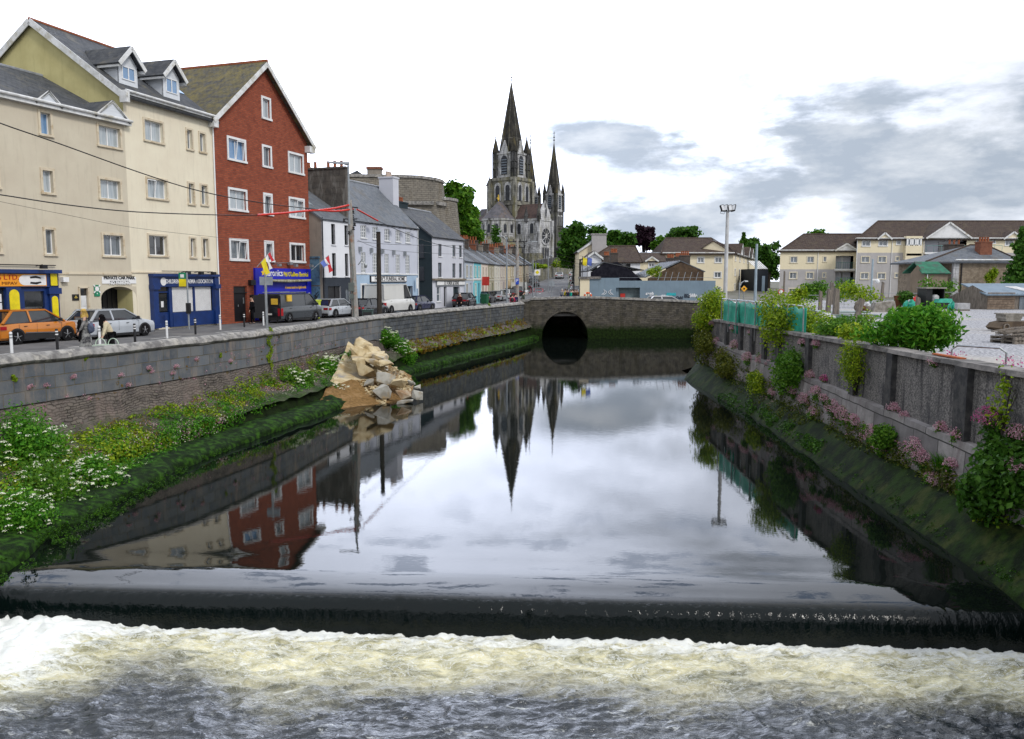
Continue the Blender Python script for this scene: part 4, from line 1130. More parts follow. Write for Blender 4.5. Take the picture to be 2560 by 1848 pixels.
for (a_,c_) in ((745,793),(852,888)):
 r=b.rect(*z5(a_,1232,c_,1380));b.win((r[0],w1[1],r[2],r[3]),3,5,sill=white_paint,pane=P_MID,dep=.08)
mb=b.front([(0,zc_),(b.L,zc_),(b.L,ZF),(0,ZF)],lav,rev=.2)
zF2=11.75;yb_=4.0
mb.face([(b.L,0,0),(b.L,8,0),(b.L,8,ZF),(b.L,yb_,zF2),(b.L,0,ZF)]);mb.face([(0,0,0),(0,8,0),(0,8,ZF),(0,yb_,zF2),(0,0,ZF)][::-1])
mb.build('wall',lav,b.e)
b.front([(0,0),(b.L,0),(b.L,zc_),(0,zc_)],palebl,rev=.3).build('ground_floor',palebl,b.e)
m=MB();m.box(0,-.06,zc_-.06,b.L,-.002,zc_+.06);m.build('string_course',white_paint,b.e)
m=MB();m.box(d1[0]+.05,.2,.1,d1[2]-.05,.26,d1[3]);m.build('door',black,b.e)
m=MB();m.box(d1[0]-.2,-.06,.1,d1[0],.02,d1[3]+.15);m.box(d1[2],-.06,.1,d1[2]+.2,.02,d1[3]+.15);m.box(d1[0],-.06,d1[3],d1[2],.02,d1[3]+.15);m.build('door_frame',white_paint,b.e)
m=MB();m.box(d2[0],.28,.1,d2[2],.33,d2[3]);m.build('garage_door',darkteal,b.e)
r=b.rect(*z5(610,1150,945,1212));b.box(r,-.12,-.004,black,'sign_edge')
m=MB();m.box(r[0]+.08,-.14,r[1]+.08,r[2]-.08,-.121,r[3]-.08);sg=m.build('sign_board',whites,b.e)
text("FORDE'S FUNERAL HOME",'lettering',sg,((r[0]+r[2])/2+.1,-.15,(r[1]+r[3])/2),.5,black,(r[2]-r[0])*.84,bold=.004)
for k in range(5):
 u,z=b.uz(*z5(575+104*k,676+14*k));m=MB();m.path([(u-.1,0,z+.1),(u-.1,-.5,z+.12)],.03,5);m.box(u-.15,-.75,z+.03,u+.35,-.4,z+.12);m.build('wall_lamp',black,b.e)
 u,z=b.uz(*z5(512+104*k,905+10*k));m=MB();m.box(u-.1,-.25,z-.2,u+.1,-.003,z+.2);m.build('lantern',steel,b.e)
gable_roof(b,0,b.L,0,8,ZF,zF2,slate_blue,eave=.2,verge=.12,fas=leadm)
chimney(b,b.L-.1,2.9,ZF+1,zF2+.72,1.1,1.5,4,pale,M('pale_pot',(.5,.4,.33),.8),'u')
darkfort=brickmat('dark_fort_render',((.10,.09,.08),(.07,.065,.06),(.16,.14,.12)),(.06,.055,.05),.9,.5,.02,bump=.8,stain=(.25,.24,.22),stsc=.7,warp=.3)
m=MB();m.box(-.35,.5,7.2,.12,9,11.9);m.box(-.42,.44,11.9,.19,9.05,12.05);cw=m.build('chimney_wall',darkfort,b.e)
for k in range(12):
 if k in (3,9):continue
 q=MB();q.lathe((-.12,1.0+k*.62,12.05),[(.15,0),(.13,.05),(.12,.45),(.15,.5),(.1,.5)],8);q.build('chimney_pot',pot,cw)
downpipe(b,b.L-.05,.1,ZF,white_paint)
r=b.rect(*z5(1015,1170,1029,1270));b.box((r[0],r[1],r[2],r[3]),-.35,-.3,whites,'hanging_sign');
# ---------------- white house with dark gable (sons)
A=Vector((-8.15,84.));B4=Vector((-5.4,91.9))
b=Bld('white_shop_house','white three storey shop house with dark teal side wall and small sign','house',A,B4)
ZS=7.45
for r in ((1248,855,1282,970),(1380,865,1410,975),(1442,870,1470,980),(1247,1030,1282,1165),(1380,1037,1410,1170),(1442,1037,1470,1170)):
 b.win(b.rect(*z5(*r)),1,2,fr=dark_frame,pane=P_MID,sill=white_paint,dep=.15)
w1=b.rect(*z5(1235,1255,1270,1390));b.win(w1,1,2,pane=P_MID,sill=white_paint,dep=.12)
dA=b.rect(*z5(1300,1255,1328,1400));dB=b.rect(*z5(1388,1255,1448,1400));b.holes+=[(dA[0],.1,dA[2],dA[3]),(dB[0],.1,dB[2],dB[3])]
mb=b.front([(0,0),(b.L,0),(b.L,ZS),(0,ZS)],pale,rev=.25)
mb.face([(b.L,0,0),(b.L,8,0),(b.L,8,ZS),(b.L,4,ZS+3),(b.L,0,ZS)]);mb.build('wall',pale,b.e)
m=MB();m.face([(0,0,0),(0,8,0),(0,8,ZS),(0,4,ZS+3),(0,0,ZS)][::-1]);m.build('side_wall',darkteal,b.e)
m=MB()
for z_ in (3.6,5.9):m.box(-.06,.9,z_-.65,-.004,2.1,z_+.65);m.box(-.10,.8,z_-.78,-.003,2.2,z_-.66)
m.build('side_window',P_DARK,b.e)
m=MB();m.box(dA[0],.2,.1,dA[2],.25,dA[3]);m.build('door',black,b.e);m=MB();m.box(dB[0],.2,.1,dB[2],.25,dB[3]);m.box((dB[0]+dB[2])/2+.2,.15,.1,(dB[0]+dB[2])/2+.28,.2,dB[3]);m.build('shop_door',darkteal,b.e)
r=b.rect(*z5(1224,1197,1490,1243));b.box(r,-.12,-.004,steel,'sign_edge')
m=MB();m.box(r[0]+.1,-.14,r[1]+.1,r[2]-.1,-.121,r[3]-.1);sg=m.build('sign_board',whites,b.e)
text("D. FORDE & SONS",'lettering',sg,((r[0]+r[2])/2,-.15,(r[1]+r[3])/2),.5,black,(r[2]-r[0])*.5,bold=.004)
m=MB();m.box(-.05,-.3,r[3]+.02,b.L+.1,-.003,r[3]+.22);m.build('cornice',M('brown_cornice',(.22,.19,.15),.8),b.e)
gable_roof(b,0,b.L,0,8,ZS,ZS+3,slate,eave=.25,verge=.15)
chimney(b,.8,4.3,ZS+1.5,ZS+3.4,3.,1.0,6,darkteal)
downpipe(b,b.L-.1,3,ZS,steel)
# ---------------- terrace of small houses
tc_=[((.42,.47,.54),'pale blue-grey'),((.16,.50,.56),'turquoise'),((.66,.56,.48),'pale pink'),((.33,.30,.21),'olive'),((.56,.54,.48),'off-white'),((.46,.40,.36),'grey-pink'),
  ((.62,.50,.30),'sandy yellow'),((.38,.32,.22),'drab brown'),((.50,.52,.56),'bluish white'),((.50,.38,.25),'tan'),((.42,.37,.26),'khaki'),((.30,.25,.20),'dull brown'),((.10,.12,.17),'slate blue')]
P0=Vector((-5.35,92.1));P1=Vector((4.0,166))
nT=len(tc_);labels_t='terraced houses stepping away along the street'
for k,(c,nm) in enumerate(tc_):
 a=P0.lerp(P1,k/nT);e=P0.lerp(P1,(k+1)/nT);h=hill(a.x,a.y)
 b=Bld('terraced_house',nm+' two storey terraced house, '+['first','second','third','fourth','fifth','sixth','seventh','eighth','ninth','tenth','eleventh','twelfth','last'][k]+' of the row after the white shop house','house',a,e,labels_t,z0=h*.55)
 b.e['label']=nm+' terraced house, '+['nearest','second','third','fourth','fifth','sixth','seventh','eighth','ninth','tenth','eleventh','twelfth','farthest'][k]+' in the row behind the parked cars'
 mt=render('terrace_render_%d' % k,c,tuple(v*.9 for v in c),amt=.3)
 L=b.L;ze=5.15
 frm=M('maroon_paint',(.2,.01,.015),.5) if k==2 else (pvc if k % 3 else dark_frame)
 tr=M('cream_trim',(.66,.62,.52),.7)
 for u in (.28,.72):b.win((L*u-.45,3.2,L*u+.45,4.6),1,2,fr=frm,sur=tr,sw=.1,dep=.1,pane=P_MID)
 b.win((L*.28-.5,1.,L*.28+.5,2.5),1,2,fr=frm,sur=tr,sw=.1,dep=.1,pane=P_MID)
 b.holes.append((L*.72-.45,.1,L*.72+.45,2.5))
 mb=b.front([(0,-.6),(L,-.6),(L,ze),(0,ze)],mt,rev=.15)
 mb.face([(L,0,0),(L,7,0),(L,7,ze),(L,3.5,ze+2.2),(L,0,ze)]);mb.face([(0,0,0),(0,7,0),(0,7,ze),(0,3.5,ze+2.2),(0,0,ze)][::-1]);mb.build('wall',mt,b.e)
 m=MB();m.box(L*.72-.45,.1,.1,L*.72+.45,.15,2.5);m.build('door',[M('red_door',(.25,.01,.01),.5),M('green_door',(.02,.1,.06),.5),M('white_door',(.6,.6,.58),.5),navy][(k+2) % 4],b.e)
 m=MB();m.box(0,-.05,2.85,L,-.003,2.95);m.build('string_course',tr,b.e)
 gable_roof(b,0,L,0,7,ze,ze+2.2,slate if k % 2 else slate_blue,eave=.2,verge=0)
 chimney(b,.3,3.5,ze+1.2,ze+(3.0 if k % 3==0 else 2.6),.6,1.7,4,[darkbrick,orangebrick,grey_r][k % 3],along='y')
 if k==1:
  m=MB();m.box(-.04,-.06,2.6,.06,-.002,5);m.box(L-.06,-.06,0,L+.04,-.002,5);m.box(.06,-.06,2.96,L-.06,-.052,3.1);m.build('quoins',whites,b.e)
 if k==2:
  m=MB();m.box(.3,-1.0,2.2,.38,-.1,3.3);m.build('shop_sign',redp,b.e)
# two taller gables behind the terrace
for (px,py,Y,w_,h_,mt,lb_) in ((1215,618,118,7,3.4,darkbrick,'dark rear extension with tall chimney stacks behind the terrace'),(1262,640,150,8,5,housestone,'brown brick gabled house rising behind the far end of the terrace')):
 p=at(px,py,Y);zt=p.z;b=Bld('rear_house',lb_,'house',(p.x-w_*.55-2,Y),(p.x+w_*.45-2,Y+1.2))
 mb=b.front([(0,0),(b.L,0),(b.L,zt-2.2),(b.L/2,zt),(0,zt-2.2)],mt);mb.face([(0,8,0),(0,0,0),(0,0,zt-2.2),(0,8,zt-2.2)]);mb.face([(b.L,0,0),(b.L,8,0),(b.L,8,zt-2.2),(b.L,0,zt-2.2)]);mb.build('wall',mt,b.e)
 m=MB();m.slab([(-.2,-.2,zt-2.2),(b.L/2,-.2,zt),(b.L/2,8,zt),(-.2,8,zt-2.2)][::-1],.15);m.slab([(b.L/2,-.2,zt),(b.L+.2,-.2,zt-2.2),(b.L+.2,8,zt-2.2),(b.L/2,8,zt)][::-1],.15);m.build('roof',slate,b.e)
 chimney(b,b.L*.5,1.,zt-1,zt+.9,2.6,.9,6,darkbrick);chimney(b,b.L*.5,5.,zt-1,zt+.7,1.6,.9,4,orangebrick)
# ---------------- old fort
ft=thing('stone_fort','old grey stone fort with battered curved rampart above the house roofs','fort',(-20,104,0))
def lf(p):return (p[0]+20,p[1]-104,p[2])
def rampart(pts,mt,name,t=1.2,zlow=0,batter=.10,capm=None,cordon=None):
 """pts: (px, ytop, Y)"""
 tp=[at(*p) for p in pts];m=MB();c=MB();S_=0
 N=[]
 for i in range(len(tp)):
  p_,q_=tp[max(0,i-1)],tp[min(len(tp)-1,i+1)];d=Vector((q_.x-p_.x,q_.y-p_.y)).normalized();N.append(Vector((d.y,-d.x)))
 for i,(a,e) in enumerate(zip(tp,tp[1:])):
  d=Vector((e.x-a.x,e.y-a.y));l=d.length;d.normalize();n=Vector((d.y,-d.x))
  ba,be=batter*a.z,batter*e.z;na,ne=N[i],N[i+1]
  m.face([lf((a.x+na.x*ba,a.y+na.y*ba,zlow)),lf((e.x+ne.x*be,e.y+ne.y*be,zlow)),lf(e),lf(a)],0,[(S_,0),(S_+l,0),(S_+l,e.z),(S_,a.z)])
  c.hexa([lf((a.x+n.x*.2,a.y+n.y*.2,a.z-.25)),lf((e.x+n.x*.2,e.y+n.y*.2,e.z-.25)),lf((e.x-n.x*t,e.y-n.y*t,e.z-.25)),lf((a.x-n.x*t,a.y-n.y*t,a.z-.25)),
    lf((a.x+n.x*.2,a.y+n.y*.2,a.z+.1)),lf((e.x+n.x*.2,e.y+n.y*.2,e.z+.1)),lf((e.x-n.x*t,e.y-n.y*t,e.z+.1)),lf((a.x-n.x*t,a.y-n.y*t,a.z+.1))])
  if cordon:
   k1=cordon
   pa=Vector((a.x+n.x*(.15+batter*(a.z-k1)),a.y+n.y*(.15+batter*(a.z-k1)),k1));pe=Vector((e.x+n.x*(.15+batter*(e.z-k1)),e.y+n.y*(.15+batter*(e.z-k1)),k1))
   c.bar(lf(pa),lf(pe),.5,.45)
  S_+=l
 m.build(name,mt,ft);c.build(name+'_coping',capm or coping,ft)
rampart([(770,420,100),(800,424,102),(842,440,106)],fortstone,'upper_parapet')
zc_=at(1030,506,104).z
rampart([(860,437,100),(930,438,103),(1000,439,105),(1050,441,105.5),(1085,446,105.5),(1102,451,107),(1107,454,111),(1108,456,122)],fortstone,'rampart',cordon=zc_)
rampart([(1085,495,106),(1120,496,108),(1138,499,110),(1142,501,114),(1142,503,124)],fortstone,'lower_rampart')
bh=at(935,438,108)
m=MB();z0=bh.z-3
q=lf((bh.x,108,z0));m.box(q[0]-.9,q[1],q[2],q[0]+.9,q[1]+1.2,at(935,423,108).z);ck=m.build('chimney_stack',grey_r,ft)
m=MB();m.box(q[0]-1,q[1]-.1,at(935,423,108).z,q[0]+1,q[1]+1.3,at(935,417,108).z);m.build('chimney_cap',orangebrick,ck)
m=MB();a1=lf(at(862,440,112));a2=lf(at(893,426,112));a3=lf(at(912,440,112));m.face([a1,a3,a2]);m.face([a1,a2,(a2[0]-3,a2[1]+8,a2[2]),(a1[0]-3,a1[1]+8,a1[2])]);m.face([a2,a3,(a3[0],a3[1]+8,a3[2]),(a2[0],a2[1]+8,a2[2])]);m.build('guard_house_roof',slate,ft)
# ================================================================== CATHEDRAL
def stonemat(name,c1,c2,dark,green,dk=.5,top=None):
 m,g,b=newmat(name);t=g.add('TexCoord');o=t.outputs['Object']
 c=g.mix(g.ramp(g.noise(o,.35,6,.6),(.4,0.),(.6,1.)),c1,c2)
 br=g.add('TexBrick');g.put(br.inputs['Vector'],t.outputs['UV']);br.inputs['Scale'].default_value=1;br.inputs['Brick Width'].default_value=1.3;br.inputs['Row Height'].default_value=.6;br.inputs['Mortar Size'].default_value=.04
 br.inputs['Color1'].default_value=(1.1,1.1,1.1,1);br.inputs['Color2'].default_value=(.75,.75,.75,1);br.inputs['Mortar'].default_value=(.5,.5,.5,1)
 c=g.mix(.7,c,br.outputs[0],'MULTIPLY')
 s1=g.ramp(g.noise(g.scale(o,(1,1,.22)),1.1,8,.7,.3),(.5-dk*.2,0.),(.62,.9));c=g.mix(s1,c,dark)
 s2=g.ramp(g.noise(g.scale(o,(1,1,.4)),.5,6,.65),(.5,0.),(.66,.7));c=g.mix(s2,c,green)
 g.put(b.inputs['Base Color'],c);b.inputs['Roughness'].default_value=.9;b.inputs['Specular IOR Level'].default_value=.2
 return m
lime=stonemat('limestone',(.58,.585,.60),(.42,.42,.43),(.06,.06,.06),(.26,.25,.19),.05)
limed=stonemat('limestone_stained',(.34,.33,.29),(.20,.195,.165),(.03,.03,.028),(.20,.18,.07),.3)
limek=stonemat('limestone_black',(.15,.15,.155),(.07,.07,.07),(.02,.02,.02),(.11,.11,.07),.5)
spirem=stonemat('spire_stone',(.075,.068,.055),(.042,.040,.036),(.016,.016,.016),(.10,.08,.03),.55)
roofc=M('cathedral_slate',(.13,.125,.14),.8,(.085,.085,.095),1,c3=(.16,.12,.09),s3=.3)
roofb=M('brown_slate',(.10,.07,.062),.85,(.07,.052,.05),1.2)
churchglass=M('church_glass',(.012,.014,.02),.6,(.03,.035,.045),1)
th=R(35.5)
ct=thing('cathedral','grey gothic cathedral with three pointed spires rising over the street end','cathedral',(-.2,240,0),-th)
def H(v):return 64.05-.03736*v
def arched(m,c,w_,h,face,d=.12,mtl=0,out=.05):
 """arched panel centred at c=(x,y,z bottom) on a wall facing 'face' (-y or +x)"""
 pl=[(-w_/2,0),(w_/2,0)]+[(w_/2*math.cos(math.pi*k/8),h-w_/2+w_*.6*math.sin(math.pi*k/8)) for k in range(9)]
 n=len(pl);vs=[]
 for dd in (out,-d):
  for a,z in pl:
   vs.append((c[0]+a,c[1]-dd,c[2]+z) if face=='y' else (c[0]+dd,c[1]+a,c[2]+z))
 fs=[tuple(range(n))]+[(i,i+n,(i+1) % n+n,(i+1) % n) for i in range(n)]
 m.faces(vs,fs,mtl)
def spirelet(m,c,r,h,n=8):
 m.lathe(c,[(r,0),(r*1.15,0),(r*1.15,h*.05),(r*.12,h*.82),(r*.3,h*.84),(r*.1,h*.88),(r*.05,h)],n)
def tower(name,x,y,w_,zb,ztop,tip,apex,par,lower=None,low_w=None,zl=None):
 h=w_/2
 m=MB();m.box(x-h*.86,y-h*.86,zb,x+h*.86,y+h*.86,ztop)
 m.box(x-h*.95,y-h*.95,ztop-.5,x+h*.95,y+h*.95,ztop);m.box(x-h*.93,y-h*.93,zb+(ztop-zb)*.0,x+h*.93,y+h*.93,zb+.5)
 t=m.build(name,lime if name=='belfry' else limed,par)
 m=MB()
 for sx in (-1,1):
  for sy in (-1,1):
   c=(x+sx*h*.84,y+sy*h*.84,zb);m.lathe(c,[(h*.2,0),(h*.2,ztop-zb)],8)
   for q in range(4):m.tube((c[0]+h*.24*math.cos(q*1.57+.78),c[1]+h*.24*math.sin(q*1.57+.78),zb),(c[0]+h*.24*math.cos(q*1.57+.78),c[1]+h*.24*math.sin(q*1.57+.78),ztop),h*.04,n=5)
   for zz_ in (.35,.6):m.lathe((c[0],c[1],zb+(ztop-zb)*zz_),[(h*.28,0),(h*.28,h*.06)],8)
 m.build('corner_turret',limek,t)
 m=MB()
 for sx in (-1,1):
  for sy in (-1,1):spirelet(m,(x+sx*h*.84,y+sy*h*.84,ztop),h*.24,(apex-ztop)*.27)
 m.build('pinnacle',spirem,t)
 m=MB();lv=MB()
 hw=h*.62
 for f in 'yx':
  c=(x,y-h*.86,zb+.9) if f=='y' else (x+h*.86,y,zb+.9)
  arched(m,c,hw*1.35,(ztop-zb)*.78,f,out=.16);arched(lv,c,hw*.85,(ztop-zb)*.72,f,out=.26)
 m.build('belfry_arch',lime,t);o=lv.build('louvred_window',churchglass,t)
 m=MB()
 for f in 'yx':
  for k in range(6):
   z_=zb+1.1+k*(ztop-zb)*.105
   if f=='y':m.box(x-hw*.4,y-h*.86-.38,z_,x+hw*.4,y-h*.86-.26,z_+.28)
   else:m.box(x+h*.86+.26,y-hw*.4,z_,x+h*.86+.38,y+hw*.4,z_+.28)
 m.build('louvre',M('louvre_grey',(.16,.19,.23),.6),t)
 m=MB();H_=apex-ztop
 m.lathe((x,y,ztop),[(h*.97,0),(h*.94,H_*.03),(h*.03,H_)],8,a0=math.pi/8)
 sp_=m.build('spire',spirem,par)
 m=MB()
 for f_ in (.2,.36,.5,.66,.8):
  r=h*.94*(1-f_)*1.035;m.lathe((x,y,ztop+H_*f_),[(r,0),(r,H_*.006)],8,a0=math.pi/8)
 for k in range(8):
  a=math.pi/8+k*math.pi/4;m.tube((x+h*.97*math.cos(a),y+h*.97*math.sin(a),ztop),(x+h*.03*math.cos(a),y+h*.03*math.sin(a),apex),h*.025,h*.01,n=4)
 m.build('spire_ribs',limed,sp_)
 m=MB()
 for k in range(4):
  a=k*math.pi/2;ca,sa=math.cos(a),math.sin(a)
  P_=lambda u,d,z:(x+ca*d-sa*u,y+sa*d+ca*u,z)
  w2=h*.38;zz_=ztop;ht=H_*.17
  m.faces([P_(-w2,h*.92,zz_),P_(w2,h*.92,zz_),P_(0,h*.92,zz_+ht),P_(-w2,h*.5,zz_),P_(w2,h*.5,zz_),P_(0,h*.5,zz_+ht)],[(0,1,2),(0,2,5,3),(1,4,5,2)])
 m.build('spire_gable',lime,sp_)
 m=MB()
 m.tube((x,y,apex-.3),(x,y,tip),.09,n=5)
 for q in (.25,.5):m.lathe((x,y,apex+(tip-apex)*q),[(.1,-.2),(.35,0),(.1,.2)],8)
 m.bar((x-.45,y,tip-.5),(x+.45,y,tip-.5),.1,.1);m.build('finial',limek,sp_)
 return t
zG=4.
tower('belfry',0,0,7.6,H(860),H(672),H(68),H(140),ct.__class__ and ct)
m=MB();m.box(-4.1,-4.1,zG,4.1,4.1,H(862));m.box(-4.4,-4.4,H(885),4.4,4.4,H(862))
lt=m.build('tower_lower_stage',limed,ct)
m=MB();d_=MB()
for f in 'yx':
 for o_ in (-1.75,1.75):
  c=(o_,-4.1,H(1035)) if f=='y' else (4.1,o_,H(1035))
  arched(m,c,2.3,4.9,f,out=.2);arched(d_,c,1.3,4.2,f,out=.3)
m.build('lancet_frame',lime,lt);d_.build('lancet_window',churchglass,lt)
m=MB()
for x_,y_ in ((-4.3,-4.3),(4.3,-4.3),(4.3,4.3)):m.box(x_-.5,y_-.5,zG,x_+.5,y_+.5,H(880))
m.box(-4.5,-4.5,H(1070),4.5,4.5,H(1055))
m.build('buttress',limed,lt)
m=MB();m.lathe((-5.3,-3.4,zG),[(.9,0),(.9,H(915)-zG)],8);m.build('stair_turret',lime,ct)
m=MB();spirelet(m,(-5.3,-3.4,H(915)),.95,2.8);m.build('turret_roof',limek,ct)
# west towers
for x_ in (4.3,-4.3):
 t=tower('belfry',x_,16,4.7,H(1090),H(948),H(455),H(545),ct)
 m=MB();m.box(x_-2.2,13.8,zG,x_+2.2,18.2,H(1090));m.box(x_-2.5,13.5,H(1225),x_+2.5,18.5,H(1212))
 for sx in (-1,1):
  for sy in (-1,1):m.box(x_+sx*2.2-.4,16+sy*2.2-.4,zG,x_+sx*2.2+.4,16+sy*2.2+.4,H(1215))
 tb=m.build('tower_shaft',limek if x_>0 else limed,ct)
 m=MB();f_=MB()
 for f in 'yx':
  for o_ in (-.9,0,.9):
   c=(x_+o_,13.8,H(1205)) if f=='y' else (x_+2.2,16+o_,H(1205));arched(f_,c,.8,3.2,f,out=.15);arched(m,c,.45,2.9,f,out=.22)
 f_.build('lancet_frame',lime,tb);m.build('lancet_window',churchglass,tb)
# nave and transepts
def roofgab(x0,x1,y0,y1,ze,zr,along,mt,name='roof'):
 m=MB()
 if along=='x':
  yc=(y0+y1)/2;m.slab([(x0,y0-.3,ze),(x1,y0-.3,ze),(x1,yc,zr),(x0,yc,zr)],.3);m.slab([(x1,y1+.3,ze),(x0,y1+.3,ze),(x0,yc,zr),(x1,yc,zr)],.3)
 else:
  xc=(x0+x1)/2;m.slab([(x0-.3,y1,ze),(x0-.3,y0,ze),(xc,y0,zr),(xc,y1,zr)],.3);m.slab([(x1+.3,y0,ze),(x1+.3,y1,ze),(xc,y1,zr),(xc,y0,zr)],.3)
 return m.build(name,mt,ct)
ZN,ZRg=H(1178),H(1066)
m=MB();m.box(-3.6,4,zG,3.6,14,ZN);m.build('nave_wall',lime,ct);roofgab(-3.6,3.6,4,14,ZN,ZRg,'y',roofb)
m=MB();m.box(3.9,-4.4,zG,12.4,2.4,ZN);m.box(3.9,-4.6,ZN-.7,12.6,2.6,ZN)
for x_ in (8.4,12.4):m.box(x_-.5,-4.9,zG,x_+.5,-4.4,ZN-1.5)
for y_ in (-4.2,2.2):m.box(12.4,y_-.5,zG,13.0,y_+.5,ZN-.5)
tw=m.build('transept_wall',lime,ct);roofgab(3.9,12.2,-4.4,2.4,ZN,ZRg,'x',roofb)
m=MB();m.slab([(12.45,-4.4,ZN),(12.45,2.4,ZN),(12.45,-1,ZRg+.8)],.5);m.build('transept_gable',lime,ct)
m=MB();f_=MB()
for x_ in (6.0,10.3):arched(f_,(x_,-4.4,H(1300)),1.9,3.3,'y',out=.2);arched(m,(x_,-4.4,H(1292)),1.05,2.7,'y',out=.3)
for y_ in (-2.3,-1,.3):arched(f_,(12.4,y_,H(1480)),1.1,3.4,'x',out=.15);arched(m,(12.4,y_,H(1476)),.6,3.0,'x',out=.24)
arched(f_,(12.45,-1,ZN+.3),1.2,2.6,'x',out=.15);arched(m,(12.45,-1,ZN+.5),.6,2.0,'x',out=.24)
f_.build('lancet_frame',lime,tw);m.build('lancet_window',churchglass,tw)
m=MB();m.lathe((12.42,-1,H(1308)),[(2.6,0),(2.6,.25),(2.1,.3)],20,ax='x');rs=m.build('rose_window',lime,tw)
m=MB();m.lathe((12.6,-1,H(1308)),[(0,0),(2.1,0),(2.1,.15)],20,ax='x');m.build('rose_glass',churchglass,rs)
m=MB()
for k in range(10):
 a=k*math.pi/5;m.bar((12.82,-1+.5*math.cos(a),H(1308)+.5*math.sin(a)),(12.82,-1+2.1*math.cos(a),H(1308)+2.1*math.sin(a)),.12,.14)
m.lathe((12.76,-1,H(1308)),[(.6,0),(.6,.1),(.4,.12)],10,ax='x');m.build('tracery',lime,rs)
m=MB()
for (x_,y_,h_) in ((12.5,-4.4,5.2),(8.4,-4.6,3.2),(12.5,2.4,4.2)):
 m.box(x_-.45,y_-.45,ZN-1,x_+.45,y_+.45,ZN+.4);spirelet(m,(x_,y_,ZN+.4),.55,h_)
m.build('pinnacle',limek,ct)
m=MB();m.box(-11,-3.2,zG,-4,3.2,ZN);m.build('north_transept_wall',lime,ct);roofgab(-11,-4,-3.2,3.2,ZN,ZRg-.4,'x',roofc)
m=MB();m.lathe((-10.5,-4.4,zG),[(1.1,0),(1.1,ZN-2-zG)],8);m.lathe((-10.5,-4.4,ZN-2),[(1.35,0),(0.05,3.6)],8);m.build('chapel_turret',lime,ct)
# apse
m=MB();r=4.5;m.box(-r,-6.2,zG,r,-4,ZN);m.lathe((0,-6.2,zG),[(r,0),(r,ZN-zG-.6),(r+.3,ZN-zG-.5),(r+.3,ZN-zG)],20);ap=m.build('apse',lime,ct)
m=MB();m.lathe((0,-6.2,ZN),[(r+.35,0),(.15,H(1045)-ZN)],24);m.box(-.1,-6.2,ZN,.1,-3.8,H(1065));m.slab([(-r,-6.2,ZN),(-r,-4,ZN),(0,-4,H(1045)),(0,-6.2,H(1045))][::-1],.2);m.slab([(r,-6.2,ZN),(r,-4,ZN),(0,-4,H(1045)),(0,-6.2,H(1045))],.2)
ar=m.build('apse_roof',roofc,ct)
m=MB();m.lathe((0,-6.2,H(1045)),[(.15,0),(.12,.6)],6);m.ell((0,-6.2,H(1028)),(.28,.28,.7),8);m.bar((-.55,-6.2,H(1022)),(.45,-6.4,H(1010)),.2,.2);m.bar((0,-6.2,H(1010)),(.1,-6.2,H(995)),.3,.3);m.build('golden_angel',M('gilding',(.75,.5,.08),.35,metal=.8),ar)
m=MB();f_=MB();bt_=MB()
for k in range(9):
 a=-math.pi/2+(k-4)*.52
 ca,sa=math.cos(a),math.sin(a)
 for mm_,w2,h2,o2,zz_ in ((f_,.85,2.9,.12,H(1295)),(m,.45,2.4,.2,H(1285))):
  pl=[(-w2,0),(w2,0)]+[(w2*math.cos(math.pi*j/6),h2-w2+w2*1.1*math.sin(math.pi*j/6)) for j in range(7)]
  mm_.face([(ca*(r+o2)-sa*u,-6.2+sa*(r+o2)+ca*u,zz_+z) for u,z in pl])
 a+=.26;ca,sa=math.cos(a),math.sin(a)
 bt_.tube((ca*(r+.1),-6.2+sa*(r+.1),zG),(ca*(r+.1),-6.2+sa*(r+.1),ZN-1),.28,n=6)
f_.build('lancet_frame',lime,ap);m.build('lancet_window',churchglass,ap);bt_.build('wall_shaft',lime,ap)
m=MB();m.lathe((0,-6.2,zG),[(r+2.8,0),(r+2.8,H(1400)-zG),(r,H(1310)-zG)],20);m.box(4,-7,zG,14,-4.6,H(1440));m.build('ambulatory',limed,ct)
m=MB();m.box(2,6,zG,14,13,H(1390));m.box(13,-7.5,zG,19,6,H(1500));m.build('lower_range',limek,ct)
# churchyard walls
def wallrun(pts,z0,h,mt,label,name='stone_wall',t=.5,cap=True):
 m=MB()
 for (x0,y0),(x1,y1) in zip(pts,pts[1:]):
  d=Vector((x1-x0,y1-y0)).normalized();n=Vector((d.y,-d.x))*t
  za,zb=(z0(x0,y0),z0(x1,y1)) if callable(z0) else (z0,z0)
  m.hexa([(x0,y0,za-.5),(x1,y1,zb-.5),(x1-n.x,y1-n.y,zb-.5),(x0-n.x,y0-n.y,za-.5),(x0,y0,za+h),(x1,y1,zb+h),(x1-n.x,y1-n.y,zb+h),(x0-n.x,y0-n.y,za+h)])
 return tag(m.build(name,mt),label,'wall')
wallrun([(5.5,172),(9,190),(15,215),(27,225)],hill,2.6,limed,'low grey churchyard wall below the cathedral at the street end')
wallrun([(6,186),(12,214),(26,222)],hill,4.2,limek,'dark grey retaining wall right under the cathedral')
